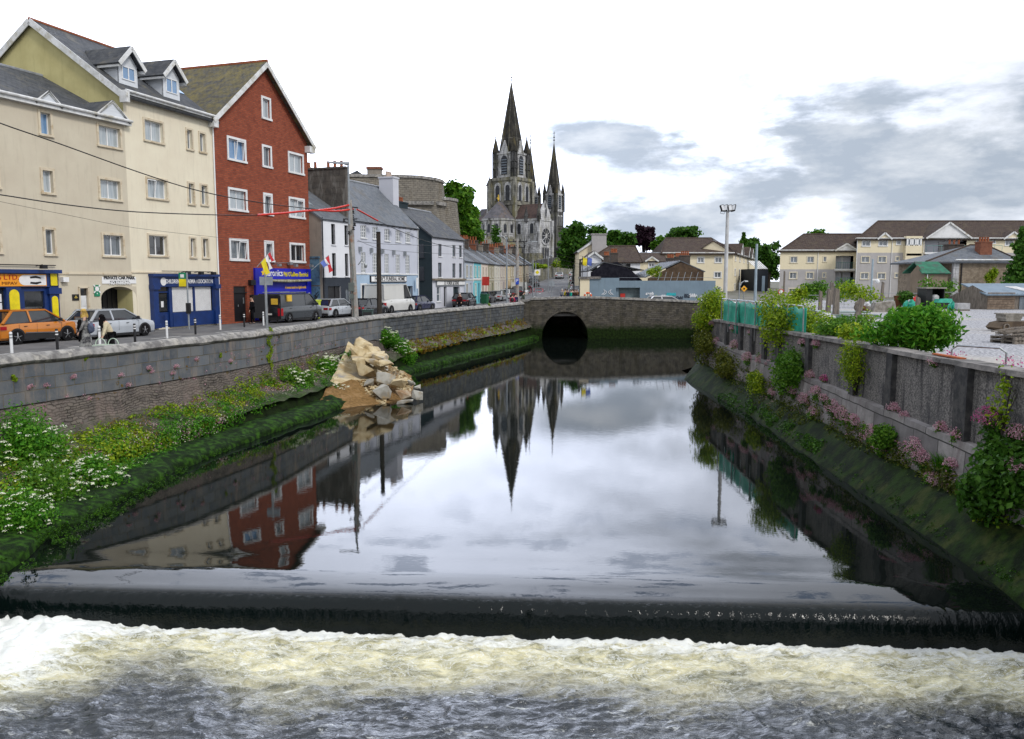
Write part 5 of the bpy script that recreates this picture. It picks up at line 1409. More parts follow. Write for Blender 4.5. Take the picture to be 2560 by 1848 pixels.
# ================================================================== RIGHT BANK BUILDINGS
cream2=render('pale_cream_render',(.76,.68,.50),(.72,.64,.46),amt=.12)
greyr=render('rough_grey_render',(.44,.42,.42),(.37,.36,.36),(.16,.15,.14),.35)
trim2=M('cream_surround',(.70,.64,.50),.8)
def z3(*r):return tuple(1880+.2998*v if i % 2==0 else 520+.2998*v for i,v in enumerate(r))
def z2(*r):return tuple(1400+.2205*v if i % 2==0 else 500+.2205*v for i,v in enumerate(r))
def hip(b,u0,u1,y0,y1,ze,zr,ul,ur,mt,ov=.4,t=.2,name='roof',sk=0):
 yc=(y0+y1)/2;m=MB();s_=(zr-ze)/(yc-y0)*ov
 a,c,d,e=(u0-ov,y0-ov,ze-s_),(u1+ov,y0-ov,ze-s_),(u1+ov,y1+ov,ze-s_),(u0-ov+sk,y1+ov,ze-s_)
 l,r_=(ul,yc,zr),(ur,yc,zr)
 for f in ([a,c,r_,l],[d,e,l,r_],[e,a,l],[c,d,r_]):
  m.slab(f,t)
 o=m.build(name,mt,b.e)
 m=MB();m.tube(l,r_,.14,n=5);m.tube(a,l,.12,n=5);m.tube(c,r_,.12,n=5);m.build('ridge_tiles',tile_brown,o);return o
def gablet(b,r,zt,mt,roofm,y=-.35,back=4.,barge=None):
 """small front gable; r = (u0, z0, u1), apex height zt"""
 u0,z0,u1=r;uc=(u0+u1)/2
 m=MB();m.extr([(u0,z0),(u1,z0),(uc,zt)],y,y+.2);g_=m.build('gable',mt,b.e)
 m=MB();m.slab([(u0-.3,y-.15,z0-.15),(uc,y-.15,zt+.12),(uc,back,zt+.12),(u0-.3,y+.3,z0-.15)][::-1],.15);m.slab([(uc,y-.15,zt+.12),(u1+.3,y-.15,z0-.15),(u1+.3,y+.3,z0-.15),(uc,back,zt+.12)][::-1],.15);m.build('gable_roof',roofm,g_)
 m=MB();m.bar((u0-.25,y-.17,z0-.1),(uc,y-.17,zt+.05),.05,.25);m.bar((u1+.25,y-.17,z0-.1),(uc,y-.17,zt+.05),.05,.25);m.build('bargeboard',gutterm,g_)
def bldx(name,label,x0,x1,Y,Y1=None,cat='building'):
 return Bld(name,label,cat,((x0-1280)/FPX*Y,Y),((x1-1280)/FPX*(Y1 or Y),Y1 or Y))
# apartment A
b=bldx('apartment_wing','long cream and grey apartment wing with brown hipped roof and stacked balconies',1944.5,2160,136)
ZE=b.uz(*z3(300,352))[1]
for (a,c,y0,y1,n) in ((315,382,400,462,2),(455,520,400,462,2),(590,625,400,453,1),(309,377,532,596,2),(448,516,532,596,2),(585,618,535,586,1),(303,370,666,730,2)):
 b.win(b.rect(*z3(a,y0,c,y1)),n,1,sur=trim2,sw=.16,pane=P_MID,dep=.12,ft=.07)
zs=b.uz(*z3(400,512))[1];rec=[b.rect(*z3(700,400,842,508)),b.rect(*z3(696,535,842,636))]
keep=list(b.holes)
for r in rec:b.holes.append(r)
Lr=b.L;b.front([(0,zs),(Lr,zs),(Lr,ZE),(0,ZE)],cream2,rev=1.2).build('wall',cream2,b.e);b.front([(0,-1),(Lr,-1),(Lr,zs),(0,zs)],greyr,rev=1.2).build('lower_wall',greyr,b.e)
m=MB();m.face([(0,0,-1),(4.5,12,-1),(4.5,12,ZE),(0,0,ZE)]);m.build('end_wall',cream2,b.e)
for r in rec:
 m=MB();m.box(r[0],1.19,r[1],r[2],1.3,r[3]);bl=m.build('balcony_wall',pale,b.e)
 m=MB();m.box(r[0]+1.6,1.1,r[1],r[2]-1.6,1.18,r[3]-.1);m.build('glass_door',P_DARK,bl)
 m=MB();m.box(r[0]+1.5,1.05,r[1],r[0]+1.62,1.2,r[3]);m.box(r[2]-1.62,1.05,r[1],r[2]-1.5,1.2,r[3]);m.box((r[0]+r[2])/2-.08,1.05,r[1],(r[0]+r[2])/2+.08,1.2,r[3]);m.build('door_frame',pvc,bl)
 m=MB();m.box(r[0]-.2,-.5,r[1]-.3,r[2]+.2,1.2,r[1]);m.build('balcony_slab',white_paint,bl)
 m=MB();m.box(r[0],-.42,r[1]+1.0,r[2],-.36,r[1]+1.06)
 for k in range(9):u=r[0]+(r[2]-r[0])*k/8;m.box(u-.02,-.41,r[1],u+.02,-.37,r[1]+1.0)
 m.build('railing',M('teal_rail',(.12,.28,.26),.5),bl)
hip(b,0,Lr,0,12,ZE,b.uz(*z3(500,219),6)[1],b.uz(*z3(430,219),6)[0],Lr+3,tile_brown,sk=4.5)
gutter(b,-.3,Lr,0,ZE,soffit=.3)
u0=b.uz(*z3(697,355))[0];u1=b.uz(*z3(862,355))[0];gablet(b,(u0,ZE,u1),b.uz(*z3(780,302))[1],white_paint,tile_brown)
downpipe(b,b.uz(*z3(550,400))[0],0,ZE);
# apartment B
b=bldx('apartment_building','tall three storey cream apartment building with wide brown roof and large white gable',2134.8,2690,131)
ZE=b.uz(*z3(1000,252))[1];Lr=b.L
for (a,c,y0,y1,n) in ((915,988,266,324,2),(1055,1132,262,322,2),(1202,1242,266,310,1),(1865,1945,258,315,2),(1998,2032,262,300,1),(2110,2180,258,318,2),
       (908,982,400,460,2),(1048,1122,400,460,2),(1195,1232,402,446,1),(902,975,536,598,2),(1043,1115,538,598,2),(1188,1225,540,586,1),(1850,1930,400,450,2),(2100,2170,400,450,2)):
 b.win(b.rect(*z3(a,y0,c,y1)),n,1,sur=trim2 if y0>350 else white_paint,sw=.14,pane=P_MID,dep=.12,ft=.07)
zs=b.uz(*z3(1000,374))[1];rec=[b.rect(*z3(1442,258,1785,370)),b.rect(*z3(1440,392,1620,500))]
for r in rec:b.holes.append(r)
b.front([(0,zs),(Lr,zs),(Lr,ZE),(0,ZE)],cream2,rev=1.2).build('wall',cream2,b.e);b.front([(0,.0),(Lr,.0),(Lr,zs),(0,zs)],greyr,rev=1.2).build('lower_wall',greyr,b.e)
m=MB();m.face([(0,0,0),(5.5,12,0),(5.5,12,ZE),(0,0,ZE)]);m.build('end_wall',cream2,b.e)
for r in rec:
 m=MB();m.box(r[0],1.19,r[1],r[2],1.3,r[3]);bl=m.build('balcony_wall',pale,b.e)
 m=MB();w_=r[2]-r[0]
 m.box(r[0]+2.8,1.1,r[1],r[0]+8,1.18,r[3]-.4)
 if w_>16:m.box(r[0]+12,1.1,r[1]+1,r[0]+17,1.18,r[3]-.4)
 m.build('glass_door',P_DARK,bl)
 m=MB();m.box(r[0]-.2,-.7,r[1]-.3,r[0]+12.3,1.2,r[1]);m.build('balcony_slab',white_paint,bl)
 m=MB();m.box(r[0],-.62,r[1]+1.0,r[0]+12,-.56,r[1]+1.06)
 for k in range(11):u=r[0]+12*k/10;m.box(u-.02,-.6,r[1],u+.02,-.57,r[1]+1.0)
 m.build('railing',M('teal_rail',(.12,.28,.26),.5),bl)
for (y0,y1) in ((256,316),(400,456),(540,598)):
 r=b.rect(*z3(1280,y0,1388,y1));m=MB();m.box(r[0]-.25,-.8,r[1]-2.2,r[2]+.2,.0,r[1]);m.box(r[0]-.25,-.8,r[3],r[2]+.2,0,r[3]+.35)
 bw=m.build('bay_window',cream2,b.e)
 m=MB();q=(r[0],r[0]+1.3,r[0]+1.6,r[2]-1.6,r[2]-1.3,r[2])
 for i in (0,1,2,3,4,5):m.box(q[i]-.12,-.78,r[1],q[i]+.12,-.6,r[3])
 m.box(r[0],-.78,r[1],r[2],-.6,r[1]+.14);m.box(r[0],-.78,r[3]-.14,r[2],-.6,r[3]);m.build('window_frame',pvc,bw)
 m=MB();m.box(r[0],-.68,r[1],r[2],-.02,r[3]);m.build('pane',P_MID,bw)
hip(b,0,Lr,0,14,ZE,b.uz(*z3(1300,110),7)[1],b.uz(*z3(1050,110),7)[0],Lr-2,tile_brown,ov=.45,sk=5.5)
gutter(b,-.4,Lr,0,ZE,soffit=.35)
u0=b.uz(*z3(1440,245))[0];u1=b.uz(*z3(1795,245))[0];gablet(b,(u0,ZE,u1),b.uz(*z3(1622,128))[1],white_paint,tile_brown,y=-.9,back=8)
u0=b.uz(*z3(1050,248))[0];u1=b.uz(*z3(1146,248))[0];gablet(b,(u0,ZE-.1,u1),b.uz(*z3(1097,212))[1],cream2,tile_brown,back=3)
u0=b.uz(*z3(2098,245))[0];u1=b.uz(*z3(2240,245))[0];gablet(b,(u0,ZE-.1,u1),b.uz(*z3(2168,205))[1],cream2,tile_brown,back=3)
for v in (1163,1425,872):downpipe(b,b.uz(*z3(v,400))[0],0,ZE)
# big mid block
b=bldx('apartment_block','cream block with dark brown hipped roof behind the thin floodlight mast',1656,1827,147)
ZE=b.uz(*z2(1400,598))[1]
for r in ((1555,643,1637,718),(1752,643,1838,718),(1743,812,1832,888),(1750,982,1825,1048)):b.win(b.rect(*z2(*r)),2,1,sur=white_paint,sw=.14,pane=P_MID,dep=.12,ft=.08)
b.front([(0,0),(b.L,0),(b.L,ZE),(0,ZE)],cream2).build('wall',cream2,b.e)
m=MB();m.face([(0,0,0),(0,14,0),(0,14,ZE),(0,0,ZE)]);m.build('end_wall',cream2,b.e)
hip(b,0,b.L,0,14,ZE,b.uz(*z2(1400,432),7)[1],b.uz(*z2(1196,432),7)[0],b.uz(*z2(1715,432),7)[0],tile_brown,ov=.6)
gutter(b,-.3,b.L+.2,0,ZE,soffit=.4)
pc=(b.B.x,b.B.y)
b=Bld('terrace_block','cream terrace of flats receding behind the floodlight mast with four rows of windows','building',(pc[0]+.05,pc[1]),((1883-1280)/FPX*196,196))
b.e['label']='cream flats with dark windows and blue canopies receding right of the floodlight mast'
for k in range(6):
 for j in range(3):
  u=b.L*(k+.5)/6;b.win((u-1.1,.9+j*2.7,u+1.1,2.3+j*2.7),2,1,sur=white_paint,sw=.15,pane=P_DARK,dep=.1,ft=.1)
b.front([(0,0),(b.L,0),(b.L,ZE),(0,ZE)],cream2).build('wall',cream2,b.e);gutter(b,0,b.L,0,ZE)
gable_roof(b,0,b.L,0,7,ZE,ZE+2.2,tile_brown)
m=MB();m.face([(0,0,0),(0,7,0),(0,7,ZE),(0,3.5,ZE+2.2),(0,0,ZE)]);m.build('end_wall',cream2,b.e)
for k in (1,3,4):gablet(b,(b.L*k/6+1.5,ZE,b.L*(k+1)/6-1.5),ZE+1.9,white_paint,tile_brown,back=3)
# link with small gablet
b=bldx('link_building','low cream link building with one white gablet between two brown roofs',1597,1665,143)
ZE=b.uz(*z2(1000,692))[1];b.win(b.rect(*z2(1000,708,1075,770)),2,1,sur=white_paint,sw=.14,pane=P_DARK,ft=.08)
b.front([(0,0),(b.L,0),(b.L,ZE),(0,ZE)],cream2).build('wall',cream2,b.e);gable_roof(b,-3,b.L,0,10,ZE,b.uz(*z2(1000,601),5)[1],tile_brown)
u0,u1=b.uz(*z2(978,690))[0],b.uz(*z2(1098,690))[0];gablet(b,(u0,ZE,u1),b.uz(*z2(1037,650))[1],cream2,tile_brown,back=3)
# long brown roof house with white gabled front
b=bldx('white_house','white house with long brown roof, gabled left front and dark square windows',1466,1598,128)
ZE=b.uz(*z2(700,692))[1]
for r in ((690,722,798,822),):b.win(b.rect(*z2(*r)),1,1,fr=dark_frame,pane=P_DARK,dep=.3)
b.front([(0,0),(b.L,0),(b.L,ZE),(0,ZE)],white_r).build('wall',white_r,b.e)
m=MB();m.face([(b.L,0,0),(b.L,11,0),(b.L,11,ZE),(b.L,0,ZE)]);m.face([(0,0,0),(0,11,0),(0,11,ZE),(0,0,ZE)]);m.build('end_wall',white_r,b.e)
hip(b,0,b.L,0,11,ZE,b.uz(*z2(700,524),5.5)[1],b.uz(*z2(560,524),5.5)[0],b.L,tile_brown)
b2_=MB();u0,u1=b.uz(*z2(305,700),-2.5)[0],b.uz(*z2(470,700),-2.5)[0];zA=b.uz(*z2(375,592),-2.5)[1];zE_=b.uz(*z2(310,660),-2.5)[1]
b2_.extr([(u0,0),(u1,0),(u1,zE_),((u0+u1)/2,zA),(u0,zE_)],-2.5,.0);fw=b2_.build('front_wing',white_r,b.e)
r=b.rect(*z2(345,718,420,805),-2.5);m=MB();m.box(r[0],-2.56,r[1],r[2],-2.49,r[3]);m.build('window',P_DARK,fw)
m=MB();uc=(u0+u1)/2;m.slab([(u0-.3,-2.8,zE_-.2),(uc,-2.8,zA+.1),(uc,5,zA+.1),(u0-.3,5,zE_-.2)][::-1],.15);m.slab([(uc,-2.8,zA+.1),(u1+.4,-2.8,zE_-.3),(u1+.4,5,zE_-.3),(uc,5,zA+.1)][::-1],.15);m.build('wing_roof',tile_brown,fw)
m=MB();m.bar((u0-.3,-2.85,zE_-.15),(uc,-2.85,zA),.05,.3);m.bar((u1+.4,-2.85,zE_-.25),(uc,-2.85,zA),.05,.3);m.build('bargeboard',gutterm,fw)
# cream gabled house with tall chimney
b=bldx('gabled_house','cream gable-fronted house with tall grey chimney beside the dark trees',1446,1524,139)
zA=b.uz(*z2(425,440))[1];zE_=b.uz(*z2(205,592))[1];uA=b.uz(*z2(425,440))[0]
m=MB();m.face([(0,0,0),(b.L,0,0),(b.L,0,zE_),(uA,0,zA),(0,0,zE_)]);m.face([(0,12,0),(0,0,0),(0,0,zE_),(0,12,zE_)]);m.face([(b.L,0,0),(b.L,12,0),(b.L,12,zE_),(b.L,0,zE_)]);m.build('wall',cream2,b.e)
m=MB();m.slab([(-.3,-.3,zE_-.1),(uA,-.3,zA),(uA,12,zA),(-.3,12,zE_-.1)][::-1],.2);m.slab([(uA,-.3,zA),(b.L+.3,-.3,zE_-.1),(b.L+.3,12,zE_-.1),(uA,12,zA)][::-1],.2);ro=m.build('roof',slate,b.e)
m=MB();m.bar((-.3,-.34,zE_),(uA,-.34,zA+.05),.05,.3);m.bar((b.L+.3,-.34,zE_),(uA,-.34,zA+.05),.05,.3);m.build('bargeboard',gutterm,b.e)
u=b.uz(*z2(440,500))[0];m=MB();m.box(u-1.2,-.7,0,u+1.2,.5,b.uz(*z2(440,395))[1]);m.box(u-1.35,-.85,b.uz(*z2(440,395))[1],u+1.35,.6,b.uz(*z2(440,385))[1]);m.build('chimney',greyr,b.e)
# dark gabled cottages nearer the bridge
for (nm,lb_,pts,Y,wm,chs,rf) in (('cottage','low cottage with tar-black gable wall and red chimney pots',((350,822),(500,722),(650,702),(810,800),(930,910)),108,M('tar_black',(.010,.010,.016),.8,(.02,.02,.028),2),((575,655,610),(500,560,640)),slate),
        ('cottage','low cottage with brown rendered gable, pale roof edge and chimney row',((1000,890),(1370,708),(1465,725),(1630,818),(1625,912)),103,M('brown_gable',(.11,.075,.05),.9,(.07,.05,.035),2,c3=(.05,.035,.03),s3=.5),((1370,1475,640),(1315,1370,655),(1215,1300,668)),slate_blue)):
 b=bldx(nm,lb_,z2(pts[0][0])[0],z2(pts[-1][0])[0],Y,cat='house')
 pl=[b.uz(*z2(*p)) for p in pts];pl=[(pl[0][0],0)]+pl+[(pl[-1][0],0)]
 m=MB();m.extr(pl,0,.4);m.build('gable_wall',wm,b.e)
 m=MB();uA_,zA_=pl[2]
 m.slab([(pl[1][0]-.3,-.05,pl[1][1]+.1),(uA_,-.05,zA_+.12),(uA_ ,14,zA_+.12),(pl[1][0]-.3,14,pl[1][1]+.1)][::-1],.15)
 m.slab([(uA_,-.05,zA_+.12),(pl[-2][0]+.2,-.05,pl[-3][1]),(pl[-2][0]+.2,14,pl[-3][1]),(uA_,14,zA_+.12)][::-1],.1);m.build('roof',rf,b.e)
 for k,(a_,c_,yt) in enumerate(chs):
  y_=.5+k*4.5;u0_,zt_=b.uz(*z2(a_,yt),y_);u1_=b.uz(*z2(c_,yt),y_)[0]
  chimney(b,(u0_+u1_)/2,y_+.4,1,zt_,u1_-u0_,1.0,4,darkbrick)
# blue-grey street wall with graffiti
bgw=render('blue_grey_render',(.20,.27,.33),(.17,.23,.285),(.10,.13,.13),.5)
b=bldx('boundary_wall','blue-grey rendered boundary wall with graffiti and boarded opening behind the bridge',1449.6,1786,80,cat='wall')
def q2(*r):return b.rect(*z2(*r))
m=MB();zt1=b.uz(*z2(450,884))[1];zt2=b.uz(*z2(1200,916))[1];us=b.uz(*z2(672,900))[0];us0=b.uz(*z2(335,900))[0]
o_=q2(635,995,905,1140);b.holes=[(o_[0],-.2,o_[2],o_[3])]
mb=b.front([(us0,-.3),(b.L,-.3),(b.L,zt2),(us,zt2),(us,zt1),(us0,zt1)],bgw,rev=.6);mb.box(us0,.3,0,us-.01,.5,zt1);mb.face([(b.L,0,-.3),(b.L,1,-.3),(b.L,1,zt2),(b.L,0,zt2)])
mb.face([(us0,0,zt1),(us,0,zt1),(us,.4,zt1),(us0,.4,zt1)]);mb.face([(us,0,zt2),(b.L,0,zt2),(b.L,.4,zt2),(us,.4,zt2)]);mb.build('wall',bgw,b.e)
m=MB();m.box(o_[0],.55,-.2,o_[2],.6,o_[3]);m.build('boarded_opening',M('board_grey',(.15,.19,.2),.8,(.10,.13,.14),2),b.e)
m=MB();m.box(0,0,-.2,us0,.6,zt1-.1);m.build('end_pier',cream2,b.e);m=MB();m.box(-.15,-.15,zt1-.1,us0+1.1,.8,zt1+.12);m.build('pier_cap',lichen,b.e)
whitegr=M('white_spray',(.7,.72,.75),.7);tealgr=M('teal_spray',(.02,.45,.5),.7);yelgr=M('yellow_spray',(.5,.5,.08),.7);dkgr=M('dark_spray',(.02,.03,.05),.7)
def tagline(word,px,py,w_,h,mt,shear=.2):
 u,z=b.uz(*z2(px,py));t=text(word,'graffiti',b.e,(u,-.02,z),h,mt,w_,depth=.006,bold=.03,shear=shear)
tagline('seoh',1015,1062,0.8,.34,whitegr);tagline('XANA',1255,1072,1.05,.36,tealgr,.4);tagline('GS',1165,1092,.5,.28,whitegr)
tagline('CaN',1348,1112,.75,.36,dkgr);tagline('RKo',1438,1090,.6,.5,dkgr);tagline('SARo',1508,1085,.8,.45,whitegr)
for (cx_,s_) in ((505,1),(570,-1)):
 m=MB();u,z=b.uz(*z2(cx_,1045));m.path([(u+s_*(-.28+.3*math.sin(t*.35)),-.02,z-.25+.07*t) for t in range(8)],.035,5);m.path([(u+s_*(-.12+.3*math.sin(t*.35)),-.02,z-.28+.06*t) for t in range(8)],.03,5);m.build('graffiti',whitegr,b.e)
m=MB();m.path([(b.uz(*z2(x_,y_))[0],-.02,b.uz(*z2(x_,y_))[1]) for x_,y_ in ((1010,1112),(1040,1100),(1060,1112),(1085,1085),(1120,1100))],.05,5);m.build('graffiti',yelgr,b.e)
r=q2(692,1062,745,1105);b.box(r,.45,.54,redp,'warning_sign')
m=MB()
for k in range(7):
 u,z=b.uz(*z2(1110+72*k,905));m.bar((u,.2,z-.2),(u+.25,.2,z+.75),.04,.04)
m.path([(us,.2,zt2+.3),(b.L,.2,zt2+.3)],.012,4);m.build('wire_post',steel,b.e)
# stone house with hipped roof
b=bldx('stone_house','derelict brown stone house with hipped slate roof and red brick chimney in the yard',2376,2528,95,cat='house')
ZE=b.uz(*z3(1900,432))[1]
m=MB();m.box(0,0,0,b.L,8,ZE);m.build('wall',housestone,b.e)
m=MB();wq=b.uz(*z3(1740,600))[0];m.box(-.06,-.08,0,wq-2.5 if wq>3 else .6,.3,ZE-.1);m.build('quoins',lime,b.e)
ro=hip(b,-3.0,b.L,0,8,ZE,b.uz(*z3(1875,310),4)[1],b.uz(*z3(1850,310),4)[0]-.5,b.uz(*z3(1950,320),4)[0],slate_blue,ov=.5)
m=MB();m.box(-2.6,3.5,0,-.08,8,ZE-.3);m.build('side_wall',housestone,b.e)
gutter(b,0,b.L,0,ZE,soffit=.3)
u0_,zt_=b.uz(*z3(1900,290),1.5);u1_=b.uz(*z3(1998,290),1.5)[0];chimney(b,(u0_+u1_)/2,1.9,ZE,zt_,u1_-u0_,1.2,4,orangebrick)
u0_,zt_=b.uz(*z3(1635,312),6);u1_=b.uz(*z3(1762,312),6)[0];chimney(b,(u0_+u1_)/2,6.4,ZE-.5,zt_,u1_-u0_,1.2,3,darkbrick)
downpipe(b,wq,0,ZE,black,.07);downpipe(b,b.L-.1,0,ZE,black,.07)
# green roofed outbuilding
b=bldx('outbuilding','small brown rendered outbuilding with sagging green felt roof left of the stone house',2286,2362,90,cat='shed')
ZE=b.uz(*z3(1500,545))[1];zr=b.uz(*z3(1500,462),2)[1]
m=MB();m.box(.8,0,0,b.L,4,ZE);m.face([(0,1.5,0),(.8,0,0),(.8,0,ZE),(0.4,.8,zr-.2),(0,1.5,ZE)]);m.face([(.8,.001,ZE),(b.L,.001,ZE),(b.L,2,zr),(.8,2,zr)]);m.build('wall',render('brown_render',(.25,.20,.15),(.18,.145,.11),(.07,.06,.04),.6),b.e)
m=MB();m.slab([(.4,-.3,ZE+.02),(b.L+.2,-.3,ZE+.02),(b.L,2.2,zr+.2),(.7,2.2,zr+.2)],.12);m.slab([(b.L,4.5,ZE+.1),(.5,4.5,ZE+.1),(.7,2.2,zr+.2),(b.L,2.2,zr+.2)],.12);m.build('roof',M('green_felt',(.012,.11,.06),.7,(.02,.16,.09),1.5,c3=(.06,.06,.06),s3=.8),b.e)
downpipe(b,1.1,0,ZE)
# striped canopy building between the blocks
b=bldx('warehouse','dark lean-to building with black and white striped roof left of the long apartment wing',1886,1916,150,cat='building')
m=MB();zt_=b.uz(1900,672)[1];m.box(0,0,0,b.L,10,zt_);m.build('wall',charcoal,b.e)
for k in range(6):
 m=MB();u=.05+k*.36;m.slab([(u,-.3,zt_),(u+.17,-.3,zt_),(u-.5,3,zt_+1.5),(u-.67,3,zt_+1.5)],.1);m.build('roof_stripe',whites,b.e)
r=b.rect(1905,690,1911,730);b.box((r[0],0,r[2],r[3]),-.1,-.01,palebl,'door')
# ================================================================== VEHICLES
rubber=M('tyre_rubber',(.012,.012,.013),.8);alloy=M('alloy',(.55,.56,.58),.25,metal=.8);chrome=M('chrome',(.6,.6,.62),.15,metal=1)
carglass=M('car_glass',(.012,.016,.02),.04,(.02,.025,.03),spec=1.);plastic=M('black_plastic',(.018,.018,.02),.55)
lampred=M('tail_lamp_red',(.38,.008,.012),.15,spec=.8);lampw=M('headlamp_glass',(.6,.62,.65),.1,spec=.9);platem=M('number_plate',(.65,.65,.62),.5)
def paint(n,c):return M(n,c,.22,tuple(v*.92 for v in c),.8,coat=.8,spec=.5)
KINDS={  # L, W, H, belt, roof stations: rear base, rear top, front top, front base (x), hood front z, ground clearance, wheelbase, wheel radius
 'crossover':(4.15,1.78,1.56,.98,-1.95,-1.35,.35,1.25,.86,.22,2.6,.335),
 'hatch':(4.25,1.8,1.46,.92,-2.0,-1.45,.25,1.15,.74,.16,2.6,.32),
 'saloon':(4.5,1.78,1.43,.9,-1.7,-.95,.25,1.1,.74,.16,2.65,.31),
 'van':(5.0,1.96,1.97,1.15,-2.46,-2.36,1.05,1.95,1.05,.2,3.1,.34),
 'highvan':(5.6,2.05,2.55,1.3,-2.78,-2.70,1.2,2.0,1.05,.22,3.4,.36),
}
def make_car(kind,pm,label,group=None,cat='car',name='parked_car',trim=False,rimstyle=5,plate_txt=None):
 L,W,Hh,zb,xr,xrt,xft,xf,zh,zc,wb,wr=KINDS[kind]
 t=thing(name,label,cat,group=group);w=W/2;van='van' in kind
 # lower body loft
 xs=[-L/2,-L/2+.06,-L/2+.25,xr+.3,-wb/2,0,wb/2,xf,xf+.45,L/2-.3,L/2-.08,L/2]
 m=MB();rings=[]
 for i,x in enumerate(xs):
  f=x/(L/2)
  wd=w*(1-.10*max(0,abs(f)-.6)/.4-(.10 if i in (0,len(xs)-1) else 0))
  top=zb if x <= xf-.05 else zb+(zh-zb)*((x-xf)/(L/2-xf))**1.3
  if i==len(xs)-1:top=zh-.12
  if i==0:top=zb-.05
  lo=zc+(.12 if i in (0,len(xs)-1) else 0)
  pts=[(wd*.86,lo),(wd*.98,lo+.1),(wd,(lo+top)*.5),(wd*.985,top-.12),(wd*.90,top-.01),(wd*.4,top+.03)]
  rings.append([(x,y,z) for y,z in pts]+[(x,-y,z) for y,z in reversed(pts)])
 n=len(rings[0]);vs=[p for r in rings for p in r];fs=[]
 for i in range(len(rings)-1):
  for k in range(n):fs.append((i*n+k,(i+1)*n+k,(i+1)*n+(k+1) % n,i*n+(k+1) % n))
 fs+=[tuple(range(n)),tuple((len(rings)-1)*n+k for k in reversed(range(n)))]
 m.faces(vs,fs)
 # upper shell: roof + pillars (or full panel sides for vans)
 wb_,wt=w*.93,w*(.74 if not van else .86)
 zt=Hh
 def P_(x,s,z):
  q=(z-zb)/(zt-zb);return (x,s*(wb_+(wt-wb_)*q),z)
 if van:
  xm=xft-.55
  for s in (-1,1):
   pl=[P_(xr,s,zb-.05),P_(xm,s,zb-.05),P_(xm,s,zt-.05),P_(xrt,s,zt-.05)];m.face(pl[::s])
  m.face([P_(xr,-1,zb-.05),P_(xr,1,zb-.05),P_(xrt,1,zt-.05),P_(xrt,-1,zt-.05)])
 m.slab([P_(xrt-.04,-1,zt-.06),P_(xft,-1,zt-.05),P_(xft,1,zt-.05),P_(xrt-.04,1,zt-.06)],.02)
 m.slab([(xrt+.1,-wt*.85,zt),(xft-.2,-wt*.85,zt),(xft-.2,wt*.85,zt),(xrt+.1,wt*.85,zt)],.05)
 for s in (-1,1):
  for a,b_,th_ in (((xrt,zt-.05),(xr,zb-.02),.13),((xft,zt-.05),(xf,zb-.02),.07),((xft-.95 if not van else xft-.6,zt-.05),(xft-.9 if not van else xft-.6,zb),.08)):
   m.bar(P_(a[0],s,a[1]),P_(b_[0],s,b_[1]),th_,.05)
  m.bar(P_(xrt,s,zt-.04),P_(xft,s,zt-.04),.06,.07)
 body=m.build('body',pm,t,auto=38)
 m=MB();e=.03
 q=[P_(xr+.04,-1,zb-.03),P_(xf-.04,-1,zb-.03),P_(xf-.04,1,zb-.03),P_(xr+.04,1,zb-.03),P_(xrt+.02,-1,zt-.07),P_(xft-.02,-1,zt-.07),P_(xft-.02,1,zt-.07),P_(xrt+.02,1,zt-.07)]
 if van:
  q[0]=P_(xft-.5,-1,zb-.03);q[3]=P_(xft-.5,1,zb-.03);q[4]=P_(xft-.5,-1,zt-.07);q[7]=P_(xft-.5,1,zt-.07)
 m.hexa([(x,y*.985,z) for x,y,z in q]);m.build('windows',carglass,t)
 m=MB();cl=.012
 for s in (-1,1):
  for wx in (-wb/2,wb/2):
   pl=[(wx+(wr+.07)*math.cos(math.pi*k/10),wr+(wr+.07)*math.sin(math.pi*k/10)) for k in range(11)]+[(wx-wr-.07,zc),(wx+wr+.07,zc)]
   y0=s*(w*.985+.012);m.extr(pl[:11]+[(wx-wr-.07,zc+.02),(wx+wr+.07,zc+.02)],y0-.01,y0+.01)
  m.box(-wb/2+wr,s*(w*.96)-.03,zc-.02,wb/2-wr,s*(w*.96)+.03,zc+(.26 if trim else .08))
 m.box(-L/2-.03,-w*.8,zc+.02,-L/2+.1,w*.8,zc+(.36 if trim else .2));m.box(L/2-.1,-w*.8,zc+.02,L/2+.01,w*.8,zc+.25)
 m.build('arch_trim',plastic,t)
 m=MB()
 for s in (-1,1):
  for x_ in (xf-.25,(xf+xr)/2+.05,xr+.75):
   if van and x_<0:continue
   m.bar((x_,s*(w+.002),zc+.25),(x_+.03,s*(w-.02),zb-.08),.012,.012)
  for x_ in (xf-1.05,xr+1.0):m.bar((x_,s*(w+.012),zb-.17),(x_+.16,s*(w+.012),zb-.17),.02,.025)
 m.build('door_seams',plastic,t)
 if trim:
  m=MB()
  for s in (-1,1):m.bar((-.9,s*(w+.012),zc+.30),(.75,s*(w+.012),zc+.24),.02,.05)
  m.build('side_strip',chrome,t)
 for s in (-1,1):
  for wx in (-wb/2,wb/2):
   m=MB();c=(wx,s*(w-.09),wr);m.lathe(c,[(wr*.62,-.1),(wr*.97,-.1),(wr,-.06),(wr,.06),(wr*.97,.1),(wr*.62,.1)],20,ax='y');wh=m.build('wheel',rubber,t,auto=50)
   m=MB();yo=w+.012
   m.lathe((wx,s*(w-.02),wr),[(wr*.66,-.02),(wr*.66,.02),(wr*.6,.02),(wr*.6,-.02)],20,ax='y')
   for k in range(rimstyle):
    a=2*math.pi*k/rimstyle+.3
    m.bar((wx,s*yo,wr),(wx+wr*.62*math.cos(a),s*(w+.0),wr+wr*.62*math.sin(a)),wr*.17,.02)
   m.lathe((wx,s*w,wr),[(0,-.01),(.05,-.01),(.05,.02)],8,ax='y');m.build('rim',alloy,wh)
